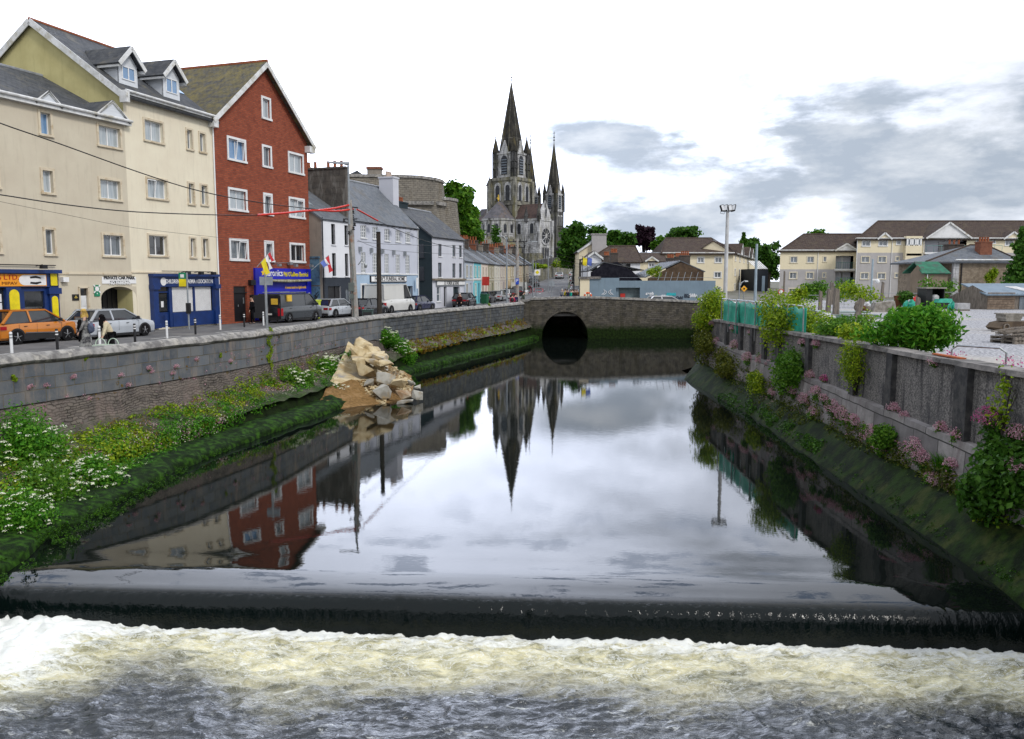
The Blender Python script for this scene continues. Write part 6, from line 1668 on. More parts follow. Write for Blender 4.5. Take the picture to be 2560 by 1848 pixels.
 for s in (-1,1):
  m=MB();zl=zb-.14 if not van else 1.0;hl=.16 if not van else .5
  m.box(-L/2-.012,s*w*.62-.16 if not van else s*w*.84-.07,zl-hl,-L/2+.2,s*w*.62+.2*(1 if True else 0) if not van else s*w*.84+.09,zl)
  m.box(-L/2+.02,s*w*.9-.02,zl-hl,-L/2+.3,s*w*.97+.0,zl);m.build('tail_light',lampred,t)
  m=MB();m.hexa([(L/2-.32,s*w*.62-.15,zh-.28),(L/2+.0,s*w*.62-.15,zh-.28),(L/2+.0,s*w*.62+.15,zh-.28),(L/2-.32,s*w*.62+.22,zh-.28),(L/2-.4,s*w*.62-.15,zh-.06),(L/2-.05,s*w*.62-.15,zh-.1),(L/2-.05,s*w*.62+.15,zh-.1),(L/2-.4,s*w*.62+.22,zh-.06)]);m.build('headlight',lampw,t)
  m=MB();m.ell((xf-.35,s*(w+.09),zb+.08),(.07,.11,.08),8);m.bar((xf-.35,s*(w-.1),zb+.03),(xf-.35,s*(w+.05),zb+.06),.04,.04);m.build('mirror',plastic,t)
 m=MB();zp=zc+(.42 if not van else .35);m.box(-L/2-.02,-.26,zp,-L/2-.005,.26,zp+.11);m.build('number_plate',platem,t)
 return t
TH=math.pi/2-math.atan(.375)
def place(car,px,py,kind,off=.9,rz=None,z=None):
 zg=0.
 p=atz(px,py,zg)
 for _ in range(4):zg=hill(p.x,p.y)+.006;p=atz(px,py,zg)
 rz=TH if rz is None else rz
 n=Vector((-math.sin(rz),math.cos(rz)))
 car.location=(p.x+n.x*off,p.y+n.y*off,zg);car.rotation_euler=(0,0,rz)
 return car
G='cars parked along the left kerb'
place(make_car('crossover',paint('orange_paint',(.52,.17,.012)),'bright orange crossover with black lower trim nearest the camera on the street',G,trim=True),110,857,0)
roofp=MB()
place(make_car('hatch',paint('silver_paint',(.42,.45,.49)),'silver hatchback directly in front of the orange crossover',G),314,844,0)
v=place(make_car('van',paint('dark_grey_paint',(.045,.052,.06)),'dark grey panel van with yellow stickers and open black rear door',G,'van','parked_van'),756,804.5,0)
m=MB();m.box(-2.50,-.1-.86,.3,-2.46,-.02,1.85);m.build('rear_door',black,v)
m=MB();m.hexa([(-2.5,.05,.35),(-3.1,.95,.35),(-3.06,1.0,.35),(-2.46,.1,.35),(-2.5,.05,1.9),(-3.1,.95,1.9),(-3.06,1.0,1.9),(-2.46,.1,1.9)]);m.build('open_rear_door',black,v)
ysp=M('sticker_yellow',(.75,.48,.05),.6)
m=MB();m.box(-2.515,-.75,1.25,-2.501,-.22,1.65);m.build('sticker',ysp,v);m=MB();m.box(-1.75,-.985,1.45,-1.25,-.9,1.88);m.build('sticker',ysp,v)
m=MB();
for s in (-1,1):m.bar((-2.2,s*.7,2.06),(.8,s*.7,2.06),.04,.04)
for x_ in (-1.9,-.6,.6):m.bar((x_,-.8,2.03),(x_,.8,2.03),.05,.03)
m.build('roof_rack',steel,v)
place(make_car('hatch',paint('silver_paint',(.42,.45,.49)),'pale silver hatchback with dark rear window between the dark van and the leaning pole',G),863,793,0)
place(make_car('saloon',paint('black_blue_paint',(.012,.014,.022)),'black saloon seen from behind at the foot of the dark timber post',G),943,789.5,0)
place(make_car('highvan',paint('white_van_paint',(.62,.62,.60)),'white high-roof panel van outside the pale funeral home',G,'van','parked_van'),1003,784.5,0,off=1.0)
place(make_car('hatch',paint('deep_blue_paint',(.014,.018,.06)),'small deep blue hatchback just ahead of the white high-roof van',G),1066,778,0)
TH2=math.pi/2-math.atan(.2)
place(make_car('crossover',paint('black_paint_car',(.008,.008,.01)),'black sports utility car in front of the white shop house',G,rimstyle=6),1182,768,0,rz=TH2)
place(make_car('hatch',paint('black_paint_car',(.008,.008,.01)),'black hatchback beside the green bin',G),1233,757,0,rz=TH2)
place(make_car('saloon',paint('grey_silver_paint',(.32,.34,.36)),'grey saloon beyond the black hatchback and green bin',G),1262,753,0,rz=TH2)
sv=make_car('hatch',paint('white_car_paint',(.62,.63,.64)),'white hatchback left of the far parking sign pole',G);place(sv,1281,748,0,rz=TH2)
place(make_car('highvan',paint('white_van_paint',(.62,.62,.60)),'white van just right of the far parking sign pole',G,'van','parked_van'),1316,745,0,off=1.0,rz=TH2)
TH3=math.pi/2-math.atan(.12)
place(make_car('hatch',paint('dark_red_paint',(.10,.008,.012)),'dark maroon hatchback parked behind the farther white van',G),1331,743,0,rz=TH3)
place(make_car('hatch',paint('black_paint_car',(.008,.008,.01)),'black hatchback left of the red saloon',G),1338,740,0,rz=TH3)
G2='cars driving or queuing on the far street'
place(make_car('saloon',paint('red_paint',(.33,.012,.02)),'red saloon with pale rear window in the middle of the street',G2,name='car'),1360,742,0,rz=TH3)
c0=place(make_car('saloon',paint('pale_silver_paint',(.5,.52,.54)),'silver saloon to the right of the red saloon',G2,name='car'),1378,736,0,rz=TH3)
for k,(px,py,lb_) in enumerate(((1352,733,'silver saloon peeping over the roof of the red saloon'),(1398,733,'silver car below and left of the white van on the hill'),(1388,727,'pale car farther up the hill behind the others, left of the white van'))):
 c=dup(c0,(0,0,0),0,lb_);place(c,px,py,0,rz=TH3)
bk=make_car('hatch',paint('black_paint_car',(.008,.008,.01)),'dark hatchback, first of the tight left kerb row beyond the parking sign pole',G)
for k,(Y_,lb_) in enumerate(((122,None),(130,'dark hatchback, second of the tight left kerb row beyond the parking sign pole'),(145,'dark hatchback, third of the tight left kerb row beyond the parking sign pole'),(158,'dark hatchback, farthest of the left kerb row near the last terraced house'))):
 c=bk if k==0 else dup(bk,(0,0,0),0,lb_);c.location=(xat(RL,Y_)+2.2,Y_,hill(0,Y_)+.01);c.rotation_euler=(0,0,TH3)
for k,(X_,Y_) in enumerate(((8.9,118),(10.4,133),(11.6,150),(12.6,166),(14.2,190),(10.8,186))):
 c=dup(c0,(X_,Y_,hill(X_,Y_)+.01),TH3,'silver car on the right side of the far street, %s from the bridge' % ('nearest','second','third','fourth','farthest','fifth')[k])
vv=place(make_car('highvan',paint('white_van_paint',(.62,.62,.60)),'white van with blue square on its rear climbing the hill towards the cathedral',G2,'van','van'),1411,724,0,rz=TH3,off=1.)
m=MB();m.box(-2.81,-.3,1.75,-2.79,.75,2.4);m.build('blue_sticker',M('blue_sticker',(.03,.12,.5),.5),vv)
# cars behind the green hoarding
c1=make_car('hatch',paint('white_car_paint',(.62,.63,.64)),'white car parked behind the blue-grey wall end beside the yellow-green bush','cars parked behind the bridge on the right');c1.location=(14.2,75,.006);c1.rotation_euler=(0,0,R(5))
c2=dup(c1,(18.8,74.5,.006),R(3),'white car second from the left behind the bridge parapet')
c2['label']='white car with only its roof showing over the right end of the bridge parapet';c1['label']='white car showing its roof over the bridge parapet below the teal graffiti'
# ================================================================== STREET FURNITURE
concp=M('concrete_pole',(.34,.33,.31),.85,(.26,.25,.235),3,c3=(.25,.10,.04),s3=1.6,bump=.3);woodp=M('old_timber',(.06,.05,.042),.9,(.035,.03,.026),5,sx=(3,3,.3),bump=.5);greypost=M('grey_post',(.30,.33,.36),.5,metal=.3)
def base(px,Y,zg=0):p=at(px,800,Y);return Vector((p.x,Y,zg))
def zat(py,Y,px=1280):return at(px,py,Y).z
p=base(890,44);zt=zat(500,44)
lp=thing('street_lamp','leaning rust-stained concrete pole with a flat lamp and red cable sleeves beside the river wall','street lamp',p)
m=MB();ln=-.22
m.path([(0,0,0),(ln*.5,0,zt*.5),(ln,0,zt)],[.19,.16,.13],10);m.build('pole',concp,lp)
m=MB();zz_=zat(414,44);m.path([(ln,-.1,zt-1.3),(ln,-.1,zz_)],[.07,.05],8);m.path([(ln,-.1,zz_),(ln-.5,-.1,zz_+.12)],.03,6);m.build('lamp_arm',greypost,lp)
m=MB();m.hexa([(ln-1.05,-.25,zz_+.12),(ln+.06,-.22,zz_+.02),(ln+.06,.02,zz_+.02),(ln-1.05,.05,zz_+.12),(ln-1.0,-.22,zz_+.18),(ln+.06,-.2,zz_+.16),(ln+.06,0,zz_+.16),(ln-1.0,.02,zz_+.18)]);m.build('lamp_head',steel,lp)
m=MB();rr=random.Random(5)
for k in range(7):m.lathe((ln+rr.uniform(-.3,.3),rr.uniform(-.3,.1),zt-.5-k*.22),[(.05,0),(.08,.04),(.04,.1),(.07,.14),(.03,.18)],8)
m.bar((ln-.4,0,zt-.3),(ln+.45,0,zt-.42),.06,.06);m.bar((ln-.35,0,zt-1.0),(ln+.4,0,zt-1.0),.06,.06);m.build('insulators',black,lp)
m=MB();m.path([(-.05,-.2,0),(-.12,-.2,2.5),(-.05,-.25,3.2),(ln,-.15,5)],.025,5);m.box(-.3,-.35,2.3,-.02,-.17,2.75);m.box(-.28,-.33,1.9,-.04,-.17,2.15);m.build('cable_boxes',M('meter_grey',(.12,.14,.13),.6),lp)
m=MB();m.path([(.2,-.1,3.7),(.42,-.1,4.0),(.55,-.1,3.75)],.03,6);m.ell((.6,-.1,3.66),(.09,.09,.13),8);m.build('small_camera',steel,lp)
p=base(949,48);tp_=thing('timber_post','old dark timber post with a pointed cap in front of the white van','post',p);m=MB();zt=zat(580,48);m.path([(0,0,0),(.02,0,zt)],[.16,.12],10);m.build('post',woodp,tp_);m=MB();m.lathe((.02,0,zt),[(.2,0),(.02,.14)],8);m.build('cap',steel,tp_)
p=base(667,34.3,.1);sp_=thing('sign_post','grey sign post with a rectangular plate seen from behind near the dark van','sign',p);m=MB();zt=zat(692,34.3);m.tube((0,0,0),(0,0,zt),.055,n=8);m.build('pole',steel,sp_)
m=MB();m.box(-.24,-.04,zt-.45,.28,-.0+.075,zt-.1);m.build('sign_plate',greypost,sp_)
p=atz(473,824,.1);bs=thing('bus_stop','slim bus stop pole with green and yellow flag outside the dark blue shopfront','bus stop',p);zt=zat(686,p.y);m=MB();m.tube((0,0,0),(0,0,zt),.05,n=8);m.build('pole',greypost,bs)
m=MB();m.box(-.46,-.02,zt-.36,-.06,.02,zt);m.build('green_flag',greens,bs);m=MB();m.box(-.46,-.02,zt-.78,-.06,.02,zt-.363);m.build('yellow_flag',yellowp,bs);m=MB();m.box(-.1,-.1,.9,.12,.1,1.5);m.build('timetable_case',black,bs)
m=MB();m.box(-.36,-.035,zt-.28,-.16,-.021,zt-.1);m.build('bus_symbol',whites,bs)
# bollards
def bollard(dark):
 t=thing('bollard','x','bollard',group='bollards along the edge of the riverside road')
 m=MB();m.lathe((0,0,0),[(.055,0),(.055,.84),(.045,.87),(.0,.88)],12);m.build('post',black if dark else white_paint,t,auto=40)
 m=MB()
 for z_ in (.62,.74):m.lathe((0,0,z_),[(.058,0),(.058,.05)],12)
 m.build('reflective_band',whites if dark else steel,t);return t
bd,bw_=bollard(True),bollard(False);used=set()
BL=[(30,886,0,'white bollard in front of the rear wheel of the orange car'),(144,875,1,'black bollard with white bands in front of the orange car'),(250,864,0,'white bollard between the two walking women'),
  (338,856,1,'black bollard with white bands at the nose of the silver hatchback'),(418,846,0,'white bollard in front of the dark blue shop window'),(489,836,1,'black bollard with white bands right of the bus stop pole'),
  (551,825,0,'white bollard at the join of the cream and brick buildings'),(611,818,1,'black bollard with white bands below the black door of the brick building'),(659,814,0,'white bollard just left of the grey sign post'),(694,808,1,'black bollard with white bands behind the dark van')]
for px,py,dk,lb_ in BL:
 p=atz(px,py,.02);src=bd if dk else bw_
 o=src if dk not in used else dup(src,(0,0,0));used.add(dk);o.location=(p.x,p.y,.02);o['label']=lb_
for k in range(9):
 p=at(1346+3.4*k,742-k*.25,80+k*2.2);o=dup(bw_,(p.x,p.y,.02),label='white bollard, %s from the left in the tight row beyond the bridge' % ('first','second','third','fourth','fifth','sixth','seventh','eighth','ninth')[k]);o['group']='white bollards beyond the bridge'
# far poles
def pole(px,ytop,Y,r,label,mt,zg=None,arms=(),lamp=None,name='utility_pole',cat='pole'):
 zg=hill((px-1280)/FPX*Y,Y) if zg is None else zg;p=base(px,Y,zg);zt=zat(ytop,Y)-zg;t=thing(name,label,cat,p)
 m=MB();m.path([(0,0,-.3),(0,0,zt)],[r,r*.75],8);m.build('pole',mt,t)
 if arms:
  m=MB()
  for z_,w_ in arms:
   m.bar((-w_,0,zt-z_),(w_,0,zt-z_),.1,.1)
   for k in range(4):m.tube((-w_+k*w_*.66,0,zt-z_),(-w_+k*w_*.66,0,zt-z_+.25),.05,n=5)
  m.build('cross_arm',black,t)
 if lamp:
  m=MB();m.path([(0,0,zt-.4),(lamp*.3,0,zt),(lamp*.6,0,zt+.1)],.05,6);m.hexa([(lamp*.6,-.15,zt+.02),(lamp,-.15,zt+.05),(lamp,.15,zt+.05),(lamp*.6,.15,zt+.02),(lamp*.6,-.12,zt+.18),(lamp,-.1,zt+.14),(lamp,.1,zt+.14),(lamp*.6,.12,zt+.18)]);m.build('lamp',steel,t)
 return t
t=pole(1293,597,84,.2,'tall rust-streaked concrete pole with cross arms and blue parking sign near the bridge',concp,arms=((.3,1.0),(.9,.8)))
m=MB();m.box(-.17,-.25,2.45,.18,-.2,3.05);sg=m.build('parking_sign',M('sign_blue',(.01,.06,.45),.5),t);text('P','lettering',sg,(0,-.255,2.82),.42,whites,.2)
pole(1267,592,88,.11,'plain grey lamp column left of the far parking sign pole',greypost,lamp=-1.0,name='street_lamp',cat='street lamp')
t=pole(1310,606,100,.09,'dark slim street lamp with its arm reaching right towards the cathedral',black,lamp=1.6,name='street_lamp',cat='street lamp')
t=pole(1332,650,120,.09,'thin grey pole left of the yellow sign',greypost);pole(1339,655,130,.08,'thin pole carrying the yellow and white warning sign',greypost,zg=None)
sg=thing('warning_sign','small square yellow and white sign on a pole below the cathedral','sign',base(1343,128,3.4));m=MB();m.box(-.45,0,.2,.45,.05,1.1);q=m.build('plate',whites,sg);m=MB();m.lathe((0,-.02,.68),[(0,0),(.32,0),(.32,.02)],4,ax='y');m.build('yellow_diamond',yellowp,q);m=MB();m.tube((0,.08,-4),(0,.08,1.1),.05,n=6);m.build('post',greypost,sg)
pole(1370,640,140,.08,'lamp column with small round lantern in the middle of the street end',greypost,name='street_lamp',cat='street lamp',lamp=.8)
pole(1449,648,88,.13,'black timber pole at the corner of the blue-grey wall',black);pole(1434,660,105,.09,'thin black pole behind the group of pedestrians',black)
t=thing('road_sign','oval grey sign on a short post between the red saloon and the silver car','sign',base(1379,92,0));m=MB();m.tube((0,0,0),(0,0,2.6),.04,n=6);m.build('post',steel,t);m=MB();m.lathe((0,0,2.5),[(0,0),(.34,0),(.34,.03)],16,ax='y');m.build('sign_disc',greypost,t)
# floodlight mast
p=base(1811,46,ZR);zt=zat(528,46)-ZR
t=thing('floodlight_mast','tall slim white mast carrying a cluster of four floodlights in the yard','floodlight',p);m=MB();m.path([(0,0,0),(.01,0,zt)],[.13,.085],10);m.build('mast',M('mast_white',(.52,.53,.54),.6,(.40,.40,.40),2),t)
m=MB();m.bar((-.3,0,zt),(.34,0,zt),.06,.05);m.path([(-.35,0,zt+.08),(-.40,0,zt-.12),(-.2,0,zt-.16),(-.1,0,zt)],.014,5);m.build('bracket',black,t)
for k,(dx,an) in enumerate(((-.3,.5),(-.12,-.2),(.12,.2),(.32,-.4))):
 m=MB();c=Vector((dx,-.05,zt+.16));u=Vector((math.cos(an),math.sin(an),.25)).normalized()*.11;v_=Vector((-.1*math.sin(an),.05,.17));n_=u.cross(v_).normalized()*.06
 m.hexa([c-u-v_-n_,c+u-v_-n_,c+u-v_+n_,c-u-v_+n_,c-u+v_-n_,c+u+v_-n_,c+u+v_+n_,c-u+v_+n_]);fl=m.build('floodlight',black,t)
 m=MB();q=n_*1.08;sgn=1 if n_.y<0 else-1;q=q*sgn;m.face([c-u*.8-v_*.8+q,c+u*.8-v_*.8+q,c+u*.8+v_*.8+q,c-u*.8+v_*.8+q]);m.build('lamp_glass',lampw,fl)
pole(1886,610,62,.12,'pale blue-grey steel column beside the green hoarding',M('pale_blue_steel',(.32,.40,.46),.5),zg=ZR,name='steel_column')
t=pole(2175,648,80,.12,'pale blue-grey steel column with a white security camera in the yard',M('pale_blue_steel',(.32,.40,.46),.5),zg=.3,name='camera_column');m=MB();m.box(0,-.1,2.55,.5,.05,2.7);m.ell((.5,-.1,2.45),(.22,.22,.24),10);m.build('security_camera',white_paint,t)
pole(1846,706,70,.05,'thin grey lamp post with curved top before the receding flats',greypost,zg=ZR,lamp=.7,name='street_lamp',cat='street lamp')
# overhead cables: vertical plane through the riverside poles
def plane_pt(A,B,px,py):
 d=ray(px,py);e=Vector(B)-Vector(A);n=Vector((e.y,-e.x));t=(A[0]*n.x+A[1]*n.y)/(d.x*n.x+d.y*n.y);return Vector((d.x*t,d.y*t,CZ+d.z*t))
PA=(-17.5,24.);PB=(base(883,44).x,44.)
def cable(name,pts,r,mt,label,A=PA,B=PB,cat='cable',group=None):
 m=MB();q=[plane_pt(A,B,*p) for p in pts]
 out=[]
 for i in range(len(q)-1):
  for k in range(4):
   t=k/4;a=q[max(0,i-1)];b_=q[i];c=q[i+1];d=q[min(len(q)-1,i+2)]
   out.append(.5*((2*b_)+(c-a)*t+(2*a-5*b_+4*c-d)*t*t+(3*b_-a-3*c+d)*t**3))
 out.append(q[-1]);m.path(out,r,6);return tag(m.build(name,mt,smooth=True),label,cat,group)
cabm=M('black_cable',(.012,.012,.012),.6);redsl=M('red_sleeve',(.62,.03,.015),.45,(.5,.02,.01),6)
cable('overhead_cable',[(-60,280),(0,308),(150,360),(351,432),(500,478),(658,508),(795,524)],.022,cabm,'thick black cable dropping from the top left across the beige and cream blocks')
cable('overhead_cable',[(-60,482),(0,487),(165,512),(341,530),(560,538),(644,538)],.02,cabm,'lower black cable running nearly level across the beige and cream blocks')
cable('overhead_cable',[(-60,488),(0,504),(165,537),(338,570),(550,594),(690,606)],.006,cabm,'thin grey wire below the two thick cables on the left blocks')
cable('cable_sleeve',[(643,538),(700,534),(760,528),(797,526),(840,528),(883,523)],.052,redsl,'long bright red sleeve crossing the brick building to the leaning pole',cat='cable sleeve')
cable('cable_sleeve',[(793,526),(835,521),(872,513)],.05,redsl,'upper short red sleeve rising to the leaning pole',cat='cable sleeve')
PC=(base(1293,84).x,84.)
cable('cable_sleeve',[(893,524),(915,536),(944,552)],.05,redsl,'red sleeve falling to the right of the leaning pole over the slate roof',A=PB,B=PC,cat='cable sleeve')
cable('overhead_cable',[(944,552),(1010,582),(1082,608),(1160,623),(1230,628),(1292,614)],.022,cabm,'black cable sagging from the red sleeve towards the far parking sign pole',A=PB,B=PC)
cable('overhead_cable',[(893,600),(956,623),(1060,632),(1160,634),(1292,620)],.01,cabm,'thin wire sagging below the thick cable across the pale houses',A=PB,B=PC)
cable('overhead_cable',[(893,604),(1000,612),(1160,613),(1292,603)],.012,cabm,'straight thin wire at upper floor height between the leaning pole and the parking sign pole',A=PB,B=PC)
PD=(base(1449,88).x,88.)
for k,(a_,b_,c_) in enumerate(((603,640,660),(610,655,668),(600,628,650))):
 cable('overhead_cable',[(1293,a_),(1370,b_),(1449,c_)],.012,cabm,('middle','lowest','topmost')[k]+' thin wire from the parking sign pole to the black corner pole',A=PC,B=PD,group='wires across the street end')
t_=cable('overhead_cable',[(1449,640),(1580,654),(1680,652),(1760,645),(1850,632)],.012,cabm,'thin wire over the dark cottage gables towards the receding flats',A=PD,B=(base(1850,120).x,120))
# bins, generator, flags
def bin_(px,py,w_,h,mt,label):
 p=atz(px,py,.02);t=thing('wheelie_bin',label,'bin',p,TH-math.pi/2);m=MB();m.hexa([(-w_*.42,-.3,.08),(w_*.42,-.3,.08),(w_*.42,.3,.08),(-w_*.42,.3,.08),(-w_/2,-.38,h),(w_/2,-.38,h),(w_/2,.38,h),(-w_/2,.38,h)]);m.build('bin_body',mt,t)
 m=MB();m.box(-w_/2-.03,-.42,h,w_/2+.03,.42,h+.09);m.build('lid',mt,t);m=MB();
 for s in (-1,1):m.lathe((s*w_*.38,.25,.1),[(.1,-.03),(.1,.03)],10,ax='x')
 m.build('wheels',rubber,t);return t
bin_(782,799,.95,1.35,M('lime_plastic',(.50,.60,.04),.5),'lime yellow wheelie bin on the pavement behind the dark van')
bin_(1212,761,.8,1.15,M('green_plastic',(.01,.10,.04),.5),'dark green wheelie bin beside the black hatchback')
p=base(920,50,.05);t=thing('utility_cabinet','small dark grey-green cabinet between the two riverside poles','cabinet',p);m=MB();m.box(-.3,-.2,0,.3,.2,1.0);m.box(-.34,-.24,1.0,.34,.24,1.06);m.build('cabinet_body',M('cabinet_green',(.05,.09,.08),.6),t);m=MB();m.box(-.26,-.22,.15,.26,-.2,.9);m.build('cabinet_door',plastic,t)
def flag(name,label,b_,u,z,side,cloths):
 pass
def flagpole(px,py,px2,py2,Yoff,label,cols,hang,bl):
 a=bl(px,py,0);c=bl(px2,py2,1.0)
 t=thing('flag',label,'flag',a);d=c-a;m=MB();m.tube((0,0,0),d,.02,n=6);m.build('flag_pole',steel,t)
 for i,(f0,f1,mt,dz) in enumerate(cols):
  m=MB();n_=6
  P0_=d*f0;P1_=d*f1;rows_=[]
  for j in range(n_+1):
   s_=j/n_
   rows_.append([P0_.lerp(P1_,q/4)+Vector((.10*math.sin(3*s_+q)*s_+hang[0]*s_,.08*math.cos(4*s_+q*1.4)*s_,-dz*s_)) for q in range(5)])
  vs=[v for r in rows_ for v in r];fs=[(j*5+q,j*5+q+1,(j+1)*5+q+1,(j+1)*5+q) for j in range(n_) for q in range(4)]
  k0=len(vs);vs2=[v+Vector((0,.012,0)) for v in vs]
  m.faces(vs+vs2,fs+[tuple(k0+i_ for i_ in reversed(f)) for f in fs]);m.build('flag_cloth',mt,t,smooth=True)
 return t
fp=lambda off:(lambda px,py,o:plane_pt((-17.6+off,53.2),(-14.2+off,63.6),px,py) )
yfl=M('flag_yellow',(.72,.60,.02),.7);rfl=M('flag_red',(.5,.02,.03),.7);wfl=M('flag_white',(.75,.75,.75),.7);bfl=M('flag_blue',(.10,.15,.45),.7)
flagpole(642,668,676,628,1,'yellow and white flag hanging on an angled pole above the bright blue shop',[(.30,.62,yfl,1.05),(.62,.80,wfl,.95),(.80,.97,rfl,.6)],(.25,),fp(.2))
flagpole(778,676,822,638,1,'blue, white and red flag on an angled pole in front of the grey end wall',[(.50,.72,bfl,.45),(.74,.82,wfl,.5),(.80,1.,rfl,1.2)],(.25,),fp(.4))
lb_=thing('lifebuoy','orange and white lifebuoy on the pier at the left end of the blue-grey wall','lifebuoy',base(1469,78.6,.9));m=MB()
for k in range(16):
 a,b_=2*math.pi*k/16,2*math.pi*(k+1)/16
m.path([(.32*math.cos(2*math.pi*k/16),0,.45+.32*math.sin(2*math.pi*k/16)) for k in range(17)],.085,8);m.build('ring',M('orange_ring',(.75,.12,.02),.5),lb_);m=MB()
for k in range(4):a=math.pi/4+k*math.pi/2;m.ell((.32*math.cos(a),0,.45+.32*math.sin(a)),(.1,.1,.1),8)
m.build('white_band',whites,lb_);m=MB();m.box(-.05,.09,-.8,.05,.15,.8);m.build('post',steel,lb_)
for px,py,mt,lb_ in ((1455,655,yfl,'yellow pennant hanging near the top of the black corner pole'),(1467,655,bfl,'blue flag hanging right of the black corner pole')):
 t=thing('flag',lb_,'flag',base(px,86,hill(0,86)));m=MB();zt=zat(640,86);m.tube((0,0,0),(0,0,zt),.03,n=6);m.build('flag_pole',black,t)
 m=MB();vs=[];
 for j in range(6):
  for q in range(3):vs.append((.05+q*.22-j*.01,.06*math.sin(j*1.3+q),zt-.15-j*.16-q*.06))
 m.faces(vs,[(j*3+q,j*3+q+1,(j+1)*3+q+1,(j+1)*3+q) for j in range(5) for q in range(2)]);m.build('flag_cloth',mt,t,smooth=True)
# ================================================================== PEOPLE
def skin(name,chains,mt,parent,sub=1):
 """chains: list of lists of (x,y,z,r) joined at identical coordinates"""
 vs=[];rs=[];es=[];idx={}
 def vid(p):
  k=tuple(round(c,4) for c in p[:3])
  if k not in idx:idx[k]=len(vs);vs.append(k);rs.append(p[3])
  return idx[k]
 for c in chains:
  ids=[vid(p) for p in c]
  for a,b_ in zip(ids,ids[1:]):
   if a != b_:es.append((a,b_))
 me=bpy.data.meshes.new(name);me.from_pydata(vs,es,[]);me.materials.append(mt)
 o=bpy.data.objects.new(name,me);COL.objects.link(o);o.parent=parent
 md=o.modifiers.new('skin','SKIN');md.use_smooth_shade=True
 if not me.skin_vertices:me.skin_vertices.new() if hasattr(me.skin_vertices,'new') else None
 sk=me.skin_vertices[0].data
 for i,r in enumerate(rs):sk[i].radius=(r,r)
 sk[0].use_root=True
 s_=o.modifiers.new('sub','SUBSURF');s_.levels=sub;s_.render_levels=sub
 dg=bpy.context.evaluated_depsgraph_get();dg.update()
 me2=bpy.data.meshes.new_from_object(o.evaluated_get(dg));o.modifiers.clear();o.data=me2;me2.name=name
 bpy.data.meshes.remove(me)
 if not me2.materials:me2.materials.append(mt)
 return o
skinm=M('skin',(.55,.34,.25),.55)
